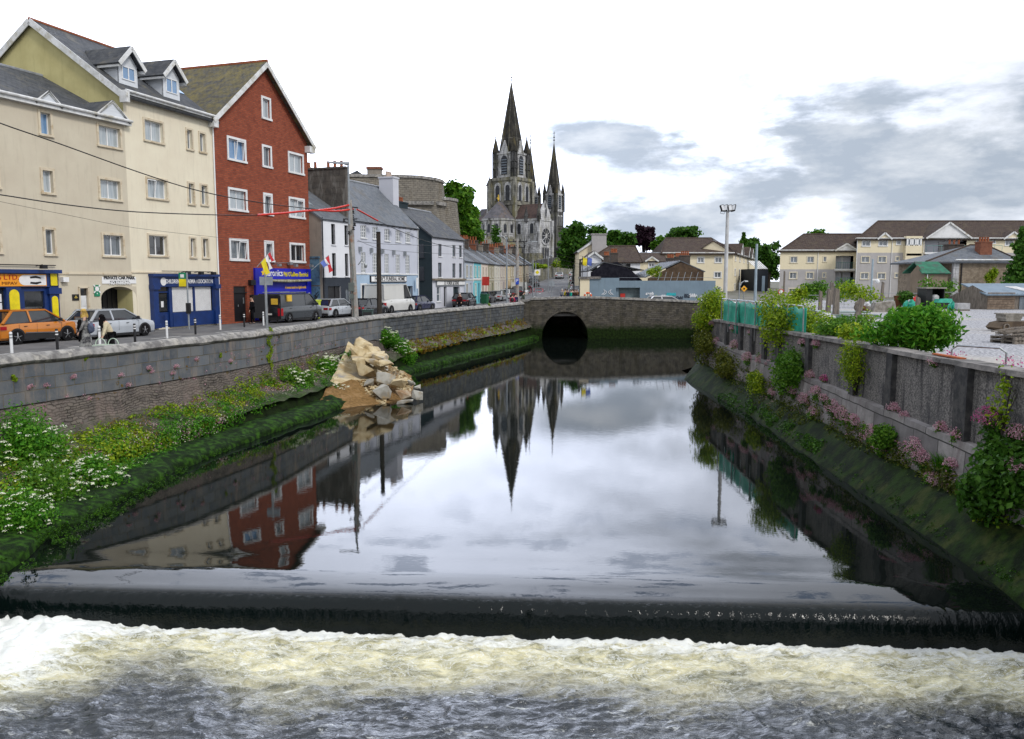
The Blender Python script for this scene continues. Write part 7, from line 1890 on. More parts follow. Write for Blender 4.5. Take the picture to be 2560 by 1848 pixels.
def person(label,loc,rz,ht=1.7,lean=0.,stride=.12,arms=((.05,-.02),(.05,-.02)),top=None,legs=None,hair=None,hairlen=0,skirt=None,coat=False,bulk=1.,cap=None,group=None,fem=False):
 t=thing('person',label,'person',loc,rz,group)
 def sk(z,x=0.): # lean forward (towards +x) above the hips
  k=max(0,z-.53)*ht;return x*ht+math.sin(lean)*k,(.53*ht+math.cos(lean)*k) if z>.53 else z*ht
 def V(x,y,z,r):X_,Z_=sk(z,x);return (X_,y*ht*bulk**.5,Z_,r*ht)
 tor=[V(0,0,.53,.068*bulk),V(0,0,.61,.058*bulk),V(.0,0,.72,.074*bulk),V(-.005,0,.80,.060*bulk),V(.0,0,.845,.030),V(.012,0,.885,.045),V(.014,0,.93,.056),V(.008,0,.97,.036)]
 ch=[tor,[V(.012,0,.885,.045),V(.062,0,.905,.009)]]
 armc=[];hands=[]
 for s,(fx,ex) in zip((-1,1),arms):
  sh=V(-.005,s*.098,.80,.036);el_=V(fx*.6-.01,s*.128,.64,.026);wr_=V(fx+.02,s*(.125+ex),.50,.016);pm_=V(fx+.035,s*(.125+ex),.462,.019)
  armc.append([V(-.005,0,.80,.060*bulk),sh,el_,wr_]);ch.append([V(-.005,0,.80,.060*bulk),sh,el_,wr_,pm_])
  for k in range(4):
   dy=(k-1.5)*.0085;l=(.026,.031,.029,.022)[k];fr=.0052
   a=(pm_[0]+.003*ht,pm_[1]+dy*ht,pm_[2]-.012*ht,fr*ht);b_=(a[0]+.004*ht,a[1],a[2]-l*.6*ht,fr*ht);c=(b_[0]-.008*ht,b_[1],b_[2]-l*.4*ht,fr*.85*ht);ch.append([pm_,a,b_,c])
  ch.append([pm_,(pm_[0]+.016*ht,pm_[1]-s*.010*ht,pm_[2]+.002*ht,.006*ht),(pm_[0]+.022*ht,pm_[1]-s*.012*ht,pm_[2]-.018*ht,.0055*ht)])
 legc=[]
 for s,d in ((-1,stride),(1,-stride)):
  hp=V(0,s*.048,.515,.050);kn=V(d*.55+.012,s*.052,.285,.033);an=V(d-(.03 if d<0 else 0),s*.052,.045+(.02 if d<0 else 0),.021);to=(an[0]+.085*ht,an[1],an[2]-.025*ht,.017*ht)
  ch.append([V(0,0,.53,.068*bulk),hp,kn,an,to]);legc.append([hp,kn,an]);hands.append([(an[0]-.015*ht,an[1],an[2]-.012*ht,.023*ht),(to[0]+.01*ht,to[1],to[2],.021*ht)])
 skin('body',ch,skinm,t)
 g_=lambda c,k,e:[(p[0],p[1],p[2],p[3]*k+e) for p in c]
 top=top or plastic
 tc__=[g_(tor[:4],1.14,.006*ht)]+[g_(a,1.2,.008) for a in armc]
 if coat:tc__.append(g_([V(0,0,.53,.075),V(0,0,.42,.08)],1.1,.0))
 tc__[0]=[(p[0],p[1],p[2],p[3]*1.0) for p in tc__[0]]
 skin('jacket' if not skirt else 'top',tc__,top,t)
 if skirt:
  m=MB();n_=20;pr=[(.62,.062),(.55,.078),(.42,.10),(.28,.125),(.16,.145)];vs=[]
  for z_,r_ in pr:
   for k in range(n_):
    a=2*math.pi*k/n_;rr_=r_*(1+.07*math.sin(a*6)*(1-z_));vs.append((rr_*math.cos(a)*ht*1.0+(.0),rr_*math.sin(a)*ht*1.1,z_*ht))
  m.faces(vs,[(j*n_+k,j*n_+(k+1) % n_,(j+1)*n_+(k+1) % n_,(j+1)*n_+k) for j in range(len(pr)-1) for k in range(n_)]);m.build('skirt',skirt,t,smooth=True)
 else:skin('trousers',[g_([V(0,0,.535,.066*bulk),legc[0][0]]+legc[0][1:],1.12,.01),g_([V(0,0,.535,.066*bulk),legc[1][0]]+legc[1][1:],1.12,.01)],legs or plastic,t)
 skin('shoe',[hands[0]],black,t);skin('shoe',[hands[1]],black,t)
 m=MB();hx,hz=sk(.935,.014)
 for s in (-1,1):m.ell((hx+.050*ht,s*.020*ht,hz+.002*ht),(.006*ht,.008*ht,.005*ht),6)
 m.build('eyes',black,t);m=MB();m.ell((sk(.90,.064)[0],0,sk(.90)[1]-.006*ht),(.005*ht,.014*ht,.004*ht),6);m.build('mouth',M('lips',(.4,.12,.1),.5),t)
 m=MB()
 for s in (-1,1):m.ell((hx-.004,s*.055*ht,hz-.008*ht),(.012*ht,.006*ht,.018*ht),6)
 m.build('ears',skinm,t)
 if hair:
  m=MB();m.ell((hx-.014*ht,0,hz+.020*ht),(.060*ht,.062*ht,.056*ht),14,jit=.12)
  if hairlen:
   hc=[(hx-.03*ht,0,hz,.055*ht),(hx-.045*ht,0,hz-.06*ht,.055*ht),(hx-.055*ht,0,hz-hairlen*.6*ht,.055*ht),(hx-.05*ht,0,hz-hairlen*ht,.028*ht)]
   m.path([c[:3] for c in hc],[c[3] for c in hc],10)
   for s in (-1,1):
    for q in range(3):m.path([(hx-.01*ht*q,s*.052*ht,hz+.02*ht),(hx+(.02-.02*q)*ht,s*.066*ht,hz-.06*ht),(hx+(.03-.03*q)*ht,s*(.060+.01*q)*ht,hz-hairlen*(.75+.1*q)*ht)],[.02*ht,.024*ht,.012*ht],7)
  m.build('hair',hair,t,smooth=True)
 if cap:
  m=MB();m.lathe((hx-.005*ht,0,hz+.032*ht),[(.062*ht,0),(.064*ht,.02*ht),(.072*ht,.05*ht),(.066*ht,.058*ht),(0,.06*ht)],14);m.hexa([(hx+.04*ht,-.045*ht,hz+.03*ht),(hx+.095*ht,-.03*ht,hz+.022*ht),(hx+.095*ht,.03*ht,hz+.022*ht),(hx+.04*ht,.045*ht,hz+.03*ht),(hx+.04*ht,-.045*ht,hz+.04*ht),(hx+.095*ht,-.03*ht,hz+.028*ht),(hx+.095*ht,.03*ht,hz+.028*ht),(hx+.04*ht,.045*ht,hz+.04*ht)]);m.build('cap',cap,t,auto=40)
 return t
def cloth(n,c,c2=None,s=8):return M(n,c,.9,c2 or tuple(v*.7 for v in c),s,bump=.3)
blond=cloth('blonde_hair',(.55,.38,.12),(.38,.24,.06),14);blackh=cloth('black_hair',(.008,.007,.008));greyh=cloth('white_hair',(.6,.58,.55));brownh=cloth('brown_hair',(.07,.04,.025))
p=at(214,830,30.3)
w1_=person('woman with long wavy blonde hair in grey patterned coat',(p.x,p.y,.12),R(215),1.71,.05,.10,((.10,-.05),(.12,-.07)),top=cloth('grey_pattern',(.30,.29,.28),(.07,.07,.075),9),hair=blond,hairlen=.16,skirt=cloth('grey_skirt',(.28,.28,.27),(.05,.05,.055),8))
m=MB();m.ell((.19,.03,1.06),(.10,.15,.24),12,jit=.5);m.ell((.21,.02,.78),(.08,.11,.26),10,jit=.5);tag(m.build('coat_bundle',cloth('black_cloth',(.006,.006,.007)),w1_,smooth=True))
m=MB();m.ell((-.16,.14,1.0),(.12,.13,.19),10,jit=.4);m.path([(-.1,.1,1.2),(.0,.09,1.42),(.08,.06,1.2)],.016,6);m.build('shoulder_bag',cloth('blue_grey_bag',(.10,.12,.18)),w1_,smooth=True)
p=at(278,850,29.)
w2_=person('woman with long straight black hair in a cream jumper leaning over a pale basket',(p.x,p.y,.12),R(213),1.62,.42,.08,((.14,.02),(.16,.03)),top=cloth('cream_knit',(.62,.54,.38),(.5,.43,.3),20),legs=cloth('dark_trousers',(.012,.012,.014)),hair=blackh,hairlen=.24,bulk=1.15)
p=at(268,870,28.2)
t=thing('wheeled_basket','pale green hooped basket held by the black-haired woman','basket',(p.x,p.y,.12));mt_=M('pale_green_tube',(.45,.55,.45),.4);m=MB()
for s in (-.22,.22):m.path([(s+.18*math.cos(math.pi*k/8),0,.55+.22*math.sin(math.pi*k/8)) for k in range(9)],.016,6)
m.build('handles',mt_,t);m=MB();m.hexa([(-.3,-.2,.1),(.3,-.2,.1),(.3,.2,.1),(-.3,.2,.1),(-.4,-.25,.55),(.4,-.25,.55),(.4,.25,.55),(-.4,.25,.55)]);m.build('basket_body',mt_,t)
suit=cloth('black_suit',(.008,.008,.010))
p=atz(632,811,.12)
mn=person('man in black suit and peaked cap at the brick building door',(p.x,p.y,.12),R(190),1.78,0,.05,top=suit,legs=suit,hair=brownh,coat=True,bulk=1.1,cap=cloth('black_cap',(.01,.01,.01)))
m=MB();m.face([(.155,-.035,1.42),(.155,.035,1.42),(.16,.02,.98),(.16,-.02,.98)]);m.build('white_shirt',whites,mn)
p=at(1150,780,76);person('elderly man with white hair and dark jacket walking behind the river wall',(p.x,p.y,0),R(250),1.7,.05,.1,top=cloth('dark_red_jacket',(.05,.012,.012)),legs=suit,hair=greyh,bulk=1.2)
p=at(1281,780,73);pk=person('walker in a pink top with a dark rucksack behind the wall near the bridge',(p.x,p.y,0),R(85),1.64,0,.1,top=cloth('pink_top',(.55,.06,.12)),legs=suit,hair=brownh);m=MB();m.ell((-.15,0,1.15),(.1,.14,.2),10,jit=.3);m.build('rucksack',plastic,pk)
p=at(1289,780,78);person('walker in dark blue partly hidden by the parking sign pole',(p.x,p.y,0),R(80),1.62,0,.1,top=cloth('dark_blue_top',(.02,.02,.09)),legs=suit,hair=brownh)
p=at(1305,780,80);person('person in a grey-green coat bending beside the parked cars near the bridge',(p.x,p.y,.1),R(10),1.72,.35,.06,((.14,0),(.14,0)),top=cloth('grey_green_coat',(.10,.12,.10)),legs=suit,hair=brownh)
GP='pedestrians gathered at the corner by the blue-grey wall'
for px,Y,c,hh,lb_,rz_ in ((1413,97,(.60,.50,.02),brownh,'person in a yellow jacket at the left of the corner group',200),(1419,95,(.03,.03,.06),blackh,'person in navy second from left in the corner group',250),(1427,93,(.02,.38,.28),brownh,'person in a turquoise jacket in the corner group',190),
      (1431,96,(.10,.04,.10),brownh,'person in plum clothes just right of the turquoise jacket',100),(1437,94,(.06,.035,.02),brownh,'person in dark brown coat, right of centre in the corner group',260),(1442,96,(.16,.08,.04),brownh,'person in a rust brown coat at the right end of the corner group',280),(1405,100,(.3,.3,.32),greyh,'person in pale grey just left of the yellow jacket',230)):
 p=at(px,780,Y);person(lb_,(p.x,p.y,.12),R(rz_),1.7,0,.07,top=cloth('cloth_%d' % px,c),legs=cloth('jeans',(.03,.05,.10)),hair=hh,group=GP,bulk=1.15)
# ================================================================== RUBBLE FALL ON THE LEFT BANK
tan=M('sandstone',(.56,.47,.30),.9,(.40,.30,.16),2.5,bump=.8,bsc=9,c3=(.30,.29,.27),s3=1.2);palerock=M('pale_rock',(.42,.41,.37),.85,(.26,.24,.20),2,bump=.9,bsc=7,c3=(.38,.26,.12),s3=1.3)
earth=M('earth',(.24,.14,.055),.95,(.15,.09,.035),9,bump=1,bsc=18,c3=(.30,.19,.09),s3=2)
apx=Vector((-7.75,38.6,.0));arc_=[(-7.5,29.4),(-6.5,30.6),(-5.2,32.0),(-4.1,33.0),(-3.9,35.0),(-4.3,38.5),(-5.0,43.5)]
m=MB();nu,nv=26,48;vs=[];pa=resample(arc_,.3)
for j in range(nv+1):
 q=pa[int(j/nv*(len(pa)-1))]
 for i in range(nu+1):
  u=i/nu;x=apx.x+(q.x-apx.x)*u;y=apx.y+(q.y-apx.y)*u
  z=apx.z+(-2.35-apx.z)*(u**.85)+.10*noise.fractal(Vector((x*1.4,y*1.4,2)),1,2,4)+.03*noise.noise(Vector((x*9,y*9,2)))
  vs.append((x,y,z))
m.faces(vs,[(j*(nu+1)+i,j*(nu+1)+i+1,(j+1)*(nu+1)+i+1,(j+1)*(nu+1)+i) for j in range(nv) for i in range(nu)])
m.m=[1 if (k % nu)<nu*.52 else 0 for k in range(len(m.f))]
tag(m.build('earth_slope',[earth,tan],smooth=True,recentre=False),kind='structure')
def z7(x,y):return 800+.2205*x,760+.2205*y
rk=random.Random(4)
def hull(m,c,a,b,h,an=0,n=15):
 bm=bmesh.new()
 for _ in range(n):
  d=Vector((rk.uniform(-1,1),rk.uniform(-1,1),rk.uniform(-1,1)));d /= max(abs(d.x),abs(d.y),abs(d.z))**.8;bm.verts.new((c[0]+a*d.x,c[1]+b*d.y,c[2]+h*(d.z+an*d.x)))
 r=bmesh.ops.convex_hull(bm,input=bm.verts);bm.verts.index_update()
 k=len(m.v);m.v+=[tuple(v.co) for v in bm.verts]
 for f in bm.faces:m.f.append(tuple(k+v.index for v in f.verts));m.m.append(0);m.u.append(None)
 bm.free()
def boulder(x0,y0,x1,y1,mt,label,flat=.75,dy=0):
 cx_,cy_=z7((x0+x1)/2,(y0+y1)/2);bx_,by_=z7((x0+x1)/2,y1);Yp=38-(by_-850)*.0315+dy
 c=at(cx_,cy_,Yp);w_=(x1-x0)*.2205/FPX*Yp/2;h=(y1-y0)*.2205/FPX*Yp/2
 m=MB();n=9;seed=rk.random()*50;pts=[]
 an=rk.uniform(-.4,.4);hull(m,c,w_,w_*.8,h,an);o=m.build('boulder',mt);tag(o,label,'boulder','boulders of the rubble fall');return o
for r in ((400,640,640,820,tan,'flat tan slab at the left edge of the rubble, above the brown earth'),(600,640,740,750,tan,'smaller tan slab right of the flat left slab'),(650,770,860,910,palerock,'broad grey boulder with brown top in the middle of the fall'),
   (800,850,1000,965,tan,'slanting tan block above the two lowest right blocks'),(590,900,810,1065,palerock,'large pale tapering boulder lowest in the centre'),(495,845,615,930,palerock,'small pale stone lying alone on the brown earth'),
   (860,975,1040,1100,M('brown_rock',(.25,.16,.09),.9,(.36,.30,.22),3,bump=.8),'squarish brown block with pale rim at the waterline'),(1030,978,1165,1085,palerock,'pale block rightmost at the waterline'),(985,868,1080,935,palerock,'small pale stone high on the right edge'),(1050,920,1140,985,palerock,'pale stone just above the rightmost waterline block'),
   (855,1085,1060,1130,palerock,'low flat slab half under water at the foot of the rubble')):boulder(*r)
m=MB();u0=[]
for (a,b_,Y_,z_) in ():pass
for (a,b_,w_,h_) in ((490,470,.42,.30),(560,520,.46,.26),(620,585,.44,.22),(470,560,.40,.30),(680,610,.34,.18),(540,610,.48,.22),(740,670,.34,.18),(600,650,.4,.16),(450,640,.36,.2)):c=at(*z7(a,b_),36.6-(b_-500)*.008);hull(m,c,w_,.6,h_,-.35,22)
tag(m.build('boulder',tan,),'broad fractured tan rock slab at the top of the rubble fall against the wall','boulder','boulders of the rubble fall')
m=MB()
for k in range(900):
 if k % 2:x_,y_=rk.uniform(700,1040),rk.uniform(720,990);
 else:x_,y_=rk.uniform(260,760),rk.uniform(850,1150)
 if k % 2 and abs((x_-700)*.78+700-y_)>110:continue
 px,py=z7(x_,y_);Yp=38-(py-850)*.0315;c=at(px,py,Yp-.05)
 if c.z<-2.15:continue
 r_=rk.uniform(.02,.10);hull(m,c,r_,r_,r_*.7,0,7)
tag(m.build('pebbles',tan),'loose pebbles and chips scattered over the rubble fall','pebbles',kind='stuff')
# ================================================================== VEGETATION
rv=random.Random(21)
def leaf(mb,c,s,n,m=0,asp=.42):
 n=n.normalized();t=n.cross(Vector((rv.uniform(-1,1),rv.uniform(-1,1),rv.uniform(-1,1))));
 if t.length<.01:return
 t.normalize();b_=n.cross(t);k=len(mb.v)
 mb.v+=[tuple(c-t*s*.5),tuple(c+b_*s*asp+n*s*.06),tuple(c+t*s*.5-n*s*.12),tuple(c-b_*s*asp+n*s*.06)]
 mb.f.append((k,k+1,k+2,k+3));mb.m.append(m);mb.u.append([(0,0),(1,0),(1,1),(0,1)])
def rdir():
 z=rv.uniform(-1,1);a=rv.uniform(0,6.283);r=math.sqrt(1-z*z);return Vector((r*math.cos(a),r*math.sin(a),z))
def cloud(mb,c,r,n,s,m=0,inner=.55,asp=.42,jit=.3,up=.35):
 c=Vector(c)
 for _ in range(n):
  d=rdir();k=rv.uniform(inner,1.0)*(1+jit*noise.noise(d*2.3+c));p=Vector((c.x+d.x*r[0]*k,c.y+d.y*r[1]*k,c.z+d.z*r[2]*k))
  leaf(mb,p,s*rv.uniform(.65,1.3),d*.8+rdir()*.9+Vector((0,0,up)),m,asp)
G1=leafmat('leaf_dark_green',(.022,.07,.008),(.05,.14,.014),(.10,.22,.028));G2=leafmat('leaf_mid_green',(.03,.10,.008),(.09,.22,.016),(.19,.36,.04))
G3=leafmat('leaf_yellow_green',(.09,.17,.008),(.22,.34,.015),(.42,.50,.03));G4=leafmat('leaf_bright_green',(.025,.12,.008),(.08,.26,.015),(.19,.40,.04))
GP_=leafmat('leaf_copper',(.014,.006,.012),(.035,.014,.026),(.06,.03,.045));GO=leafmat('leaf_orange_brown',(.10,.07,.015),(.26,.20,.02),(.33,.15,.02),(.16,.18,.02));PK=leafmat('flower_pink',(.42,.16,.24),(.62,.36,.42),(.72,.60,.60),trans=.15);WHF=leafmat('flower_white',(.62,.66,.42),(.74,.76,.60),(.80,.80,.74),trans=.15);MG=leafmat('flower_magenta',(.45,.05,.22),(.6,.12,.33),(.65,.3,.42),trans=.15)
bark=M('bark',(.05,.042,.035),.95,(.03,.026,.022),6,sx=(1,1,.3),bump=.8)
def tree(cx,ytop,hw,ybot,Y,mt,label,zg=None,n=3600,s=.6,shape='round',cat='tree',group=None):
 zt=zat(ytop,Y);zb_=zat(ybot,Y);x=(cx-1280)/FPX*Y;zg=hill(x,Y) if zg is None else zg;w_=hw/FPX*Y*1.12;s *= 1.2
 t=thing('tree' if shape != 'conifer' else 'conifer_tree',label,cat,(x,Y,zg),group=group);h=zt-zg;b_=zb_-zg
 m=MB();m.path([(0,0,-.5),(.1,0,h*.35),(0,.1,h*.8)],[w_*.07+.12,w_*.05+.08,.06],8)
 cl=[]
 if shape=='conifer':
  for k in range(12):
   f=k/11;cl.append(((rv.uniform(-.15,.15)*w_,0,b_+(h-b_)*f),(w_*(1-f*.75)*rv.uniform(.7,1.1),w_*(1-f*.75),(h-b_)*.07)))
 else:
  nc=15
  for k in range(nc):
   a=rv.uniform(0,6.28);f=(k+.5)/nc;rr_=w_*(.95*math.sin(math.pi*(.18+.70*f))**.7);q=rr_*rv.uniform(.35,.72)
   cl.append(((q*math.cos(a),q*math.sin(a),b_+(h-b_)*(.12+.74*f)),(w_*rv.uniform(.30,.48),w_*rv.uniform(.30,.48),(h-b_)*rv.uniform(.11,.19))))
  cl.append(((0,0,(h+b_)/2),(w_*.62,w_*.62,(h-b_)*.36)))
 for c,r in cl[::2]:m.path([(0,0,h*.3),tuple(.5*v for v in c[:2])+(c[2]*.8,),c],[w_*.04+.04,.07,.03],5)
 m.build('trunk',bark,t);m=MB()
 tot=sum(r[0]*r[2] for _,r in cl)
 for c,r in cl:cloud(m,c,r,int(n*r[0]*r[2]/tot),s,inner=.2)
 m.build('crown',mt,t);return t
GT='trees on the hill behind the houses'
tree(1152,440,50,600,128,G2,'large bright green tree between the fort and the cathedral',n=5200,s=.55)
tree(1186,545,30,625,122,G2,'smaller green tree at the foot of the cathedral, right of the fort',n=2000,s=.45)
tree(1433,546,44,690,150,G1,'dark green tree immediately right of the cathedral',group=GT,n=5200)
tree(1487,556,42,680,158,G1,'dark green tree second to the right of the cathedral',group=GT,n=4400);tree(1545,572,42,640,162,G1,'spreading green tree left of the purple tree',group=GT)
tree(1606,558,30,625,168,GP_,'purple copper-leaved tree standing among the green ones',group=GT,n=3600);tree(1643,588,20,640,165,G2,'small light green tree right of the purple tree',group=GT,n=1500)
tree(1703,563,52,625,186,G1,'broad domed green tree above the dark roof left of the floodlight mast',group=GT,n=4200);tree(1866,592,34,650,200,G1,'low green tree far right of the floodlight mast',group=GT,n=2400);tree(1853,584,12,640,195,G1,'small pointed dark tree top right of the floodlight mast',group=GT,shape='conifer',n=900)
tree(1918,600,38,700,175,G1,'dark tree clump filling the gap left of the long apartment wing',zg=0,group=GT,n=3200);tree(2040,572,34,640,172,G2,'pale green tree top showing over the apartment wing roof',zg=0,group=GT,n=1600)
tree(2538,575,34,722,86,G1,'dark ragged conifer at the right edge beside the stone house',zg=ZR,n=3000,s=.32,shape='conifer');tree(1240,560,0.1+16,640,190,G1,'dark small tree partly hidden beneath the apse',n=500,s=.5)
# hits on the river walls
def hitR(px,py):
 Y_=11.
 while Y_<43:
  p=at(px,py,Y_);x=xat(RTOP,Y_)
  if p.z<-1.35:f=min(1,(-1.35-p.z)/.7);x=x-.2+(xat(RWAT,Y_)-x+.2)*f
  elif p.z<-.32:x -= .17
  if p.x >= x:return p
  Y_+=.06
 return at(px,py,42)
def hitL(px,py):
 Y_=9.
 while Y_<72:
  p=at(px,py,Y_);xt=xat(LTOP,Y_);xw=xat(LWAT,Y_);o_=.28 if Y_>45 else 0;zz_=p.z-(o_ if p.z>-1.5 else 0)
  if p.z<-2.05:f=1
  elif p.z<-1.8:f=.6+.4*(-1.8-p.z)/.25
  elif zz_<-1.42:f=.6
  elif zz_<-1.0:f=.05+.55*(-1.0-zz_)/.42
  else:f=0
  if p.x <= xt+(xw-xt)*f:return p
  Y_+=.08
 return at(px,py,71)
def bush(c,r,n,s,mt,label,name='bush',cat='bush',asp=.42,group=None,flowers=None,lobes=5,inner=.5,stems=True,up=.35):
 t=thing(name,label,cat,(c[0],c[1],c[2]-r[2]),group=group);m=MB()
 cs=[((0,0,r[2]),tuple(v*.85 for v in r))]+[((rv.uniform(-.6,.6)*r[0],rv.uniform(-.5,.5)*r[1],r[2]+rv.uniform(-.5,.6)*r[2]),tuple(v*rv.uniform(.42,.75) for v in r)) for _ in range(lobes)]
 for q,rr_ in cs:cloud(m,q,rr_,n // len(cs),s,inner=inner*rv.uniform(.5,1),asp=asp,up=up)
 m.build('foliage',mt,t)
 if stems:
  m=MB()
  for k in range(9):d=rdir();m.path([(0,0,.05*r[2]),(d.x*r[0]*.3,d.y*r[1]*.3,r[2]*.7),(d.x*r[0]*.85,d.y*r[1]*.85,r[2]*(1+.8*d.z))],[.018,.012,.005],4)
  m.build('stems',bark,t)
 if flowers:
  fm,nf,fs,kind=flowers;m=MB()
  for k in range(nf):
   d=rdir();d.z=abs(d.z)*.9+.02;d.y=-abs(d.y) if rv.random()<.6 else d.y;p=Vector((d.x*r[0]*1.0,d.y*r[1]*1.0,r[2]*(1+d.z*1.0)))
   if kind=='umbel':
    R_=fs*rv.uniform(.6,1.25)
    for j in range(16):a=rv.uniform(0,6.28);q=math.sqrt(rv.random())*R_;leaf(m,p+Vector((q*math.cos(a),q*math.sin(a),.35*R_*(1-(q/R_)**2))),R_*.42,Vector((q*math.cos(a),q*math.sin(a),.7*R_)),asp=.5)
   else:
    for j in range(5):leaf(m,p+rdir()*fs*1.6,fs,rdir()+Vector((0,-.6,.6)),asp=.5)
  m.build('flowers',fm,t)
 return t
# right bank bushes
bush(at(1780,782,41)+Vector((.1,0,0)),(1.0,1.4,1.15),4200,.11,G3,'yellow-green bush on the far corner of the right river wall, left of the green hoarding')
bush(hitR(1768,880),(.7,2.4,1.1),5200,.10,leafmat('leaf_olive',(.05,.07,.008),(.12,.14,.015),(.2,.2,.03)),'olive creeper hanging down the far corner of the right wall',name='creeper',cat='creeper')
p=at(1992,815,29.3);bush(p,(1.45,1.9,1.35),11000,.09,G3,'big yellow-green climbing bush over the coping between hoarding and posts',lobes=9)
bush(hitR(1985,925)+Vector((-.15,0,0)),(.65,1.6,1.15),6000,.09,G2,'green trailing foliage hanging down the right wall below the big yellow-green bush',name='creeper',cat='creeper')
bush(at(2095,826,25.5),(.8,1.0,.55),3400,.09,G2,'low green bush left of the leaning timber post',lobes=6);bush(at(2150,838,23.5),(.7,.8,.40),2000,.08,G3,'low pale green weeds on the coping left of the big dark bush',name='weeds',cat='weeds')
bush(at(2290,828,20.8),(1.3,1.2,.70),6500,.17,G4,'large dark green long-leaved bush standing behind the right coping',asp=.2,lobes=10,up=.1)
bush(at(2165,800,30),(.35,.4,.55),420,.08,G3,'spindly sapling with pale leaves left of the big dark bush',name='sapling',cat='sapling',inner=.2)
p=hitR(2150,918);bush(p+Vector((-.12,0,0)),(.4,1.0,.8),2800,.075,G3,'yellow-green fern-like creeper hanging on the roughcast between two piers',name='creeper',cat='creeper',asp=.25)
p=hitR(2515,1215);bush(p+Vector((-.15,0,0)),(.45,1.1,1.0),3200,.13,G1,'dark broad-leaved plant hanging on the right wall at the picture edge',name='creeper',cat='creeper',asp=.35)
p=hitR(2545,1010);bush(p+Vector((-.25,0,0)),(.22,.35,.6),260,.07,G3,'thin yellow branches sticking out from the right wall at the top edge',name='creeper',cat='creeper',inner=.1)
p=hitR(2475,1310);bush(p,(.3,.7,.3),500,.06,G3,'small yellow-green weed patch below the dark broad-leaved plant',name='weeds',cat='weeds')
for a in ((2030,728,74,1.3,.9,G2,'green shrub behind the timber posts in front of the apartment wing'),(2150,735,74,2.0,1.2,G3,'wide light green shrub left of the pale blue camera column'),(2262,742,72,1.0,.5,G1,'dark green shrub left of the brown outbuilding'),(2350,722,80,1.7,1.0,G2,'pale leafy shrub before the brown outbuilding'),
   (2476,695,93.5,.8,1.1,G3,'yellow-green ivy climbing the front of the stone house'),(1985,735,66,1.0,.5,G3,'small shrub beyond the hoarding, left of the posts'),(2090,722,90,2.6,1.1,G2,'broad dark shrub along the apartment wall'),(2530,712,82,1.4,.7,G1,'dark shrub behind the blue-roofed shed'),(1400,655,190,2.0,1.4,G3,'bright green hedge on the churchyard bank'),(1345,668,180,2.5,.8,G3,'yellow-green hedge below the cathedral')):
 c=at(a[0],a[1],a[2]);a=list(a)
 if a[2]<93:a[4]=(c.z+a[4]-.35)/2;c.z=.35+a[4]
 bush(c,(a[3],a[3]*.8,a[4]),900,.22 if a[2]<120 else .4,a[5],a[6],name='shrub',cat='shrub',stems=False)
t=bush(at(1636,680,100),(1.0,1.,.8),900,.16,G3,'pale feathery shrub between the two dark cottage gables',name='shrub',cat='shrub',stems=False)
p=hitR(2362,1185);t=thing('grass_tuft','tall bright green grass tuft with dry roots hanging on the right wall','grass',p);m=MB();m2=MB()
for k in range(150):
 a=rv.uniform(-1.4,1.4);l=rv.uniform(.25,.5);b_=Vector((rv.uniform(-.06,.02),rv.uniform(-.3,.3),0));d=Vector((-.25*rv.random(),math.sin(a)*.35,1));m.path([b_,b_+d*l*.6,b_+d*l+Vector((-.05,.1*math.sin(a),-.04))],[.006,.005,.001],3,cap=False)
for k in range(18):b_=Vector((-.05,rv.uniform(-.25,.25),0));m2.path([b_,b_+Vector((-.06,rv.uniform(-.1,.1),-.3)),b_+Vector((-.05,rv.uniform(-.2,.2),-rv.uniform(.4,.7)))],[.007,.005,.003],3)
m.build('blades',G4,t);m2.build('roots',M('dry_root',(.28,.22,.12),.9),t)
bush(hitR(1825,915)+Vector((-.1,0,0)),(.5,1.7,.75),4200,.09,MATS['leaf_olive'],'olive trailing growth below the turquoise fence panels',name='creeper',cat='creeper')
bush(hitR(1900,965)+Vector((-.1,0,0)),(.45,1.4,.6),3200,.08,G3,'yellow-green trailing growth low on the wall left of the big climbing bush',name='creeper',cat='creeper')
bush(hitR(2225,1090)+Vector((-.08,0,0)),(.3,.8,.4),1900,.07,G2,'mid green trailing plant low on the wall beneath the long-leaved bush',name='creeper',cat='creeper')
# pink valerian clumps on the right wall
PR=[(1782,812,.5),(1795,860,.8),(1840,868,.8),(1805,885,.6),(1872,900,.8),(1905,905,.7),(1768,850,.6),(1835,822,.4),(1880,833,.35),(1925,912,.4),(2030,942,.5),(2065,950,.35),(2015,1005,.7),(2045,985,.6),(2040,1035,.6),(2088,1025,.75),(2110,1045,.8),(2140,1058,.6),(2065,1000,.4),(2185,1095,.85),(2210,1120,.6),(2240,1025,.45),(2268,1042,.3),(2290,1128,.8),(2310,1150,.6),(2360,1072,.35),(2405,1093,.55),(2482,1060,.8),(2340,1205,.5),(2385,1163,.35),(2550,1090,.5),(2340,908,.3),(1985,980,.6),(1935,985,.5),(2550,1175,.5),(2045,862,.4),(2010,858,.35)]
side_=lambda x:'far' if x<1950 else ('middle' if x<2230 else 'near')
CL=[]
for k,(px,py,sz) in enumerate(PR):
 p=hitR(px,py);r=(.20*sz+.04,.58*sz,.42*sz)
 o=bush(p+Vector((-.06,0,0)),r,int(900*sz),.05,G2 if k % 3 else G1,'x',name='flower_clump',cat='flower clump',group='pink and white flower clumps on the right river wall',flowers=(MG if k in (27,11) else PK,int(260*sz),.026,'p'),stems=False,lobes=3)
 CL.append((p.y,o,('magenta' if k in (27,11) else ('large' if sz>.7 else ('medium' if sz>.45 else 'small'))+' pink'),'high' if p.z>.4 else ('halfway up' if p.z>-.5 else 'low')))
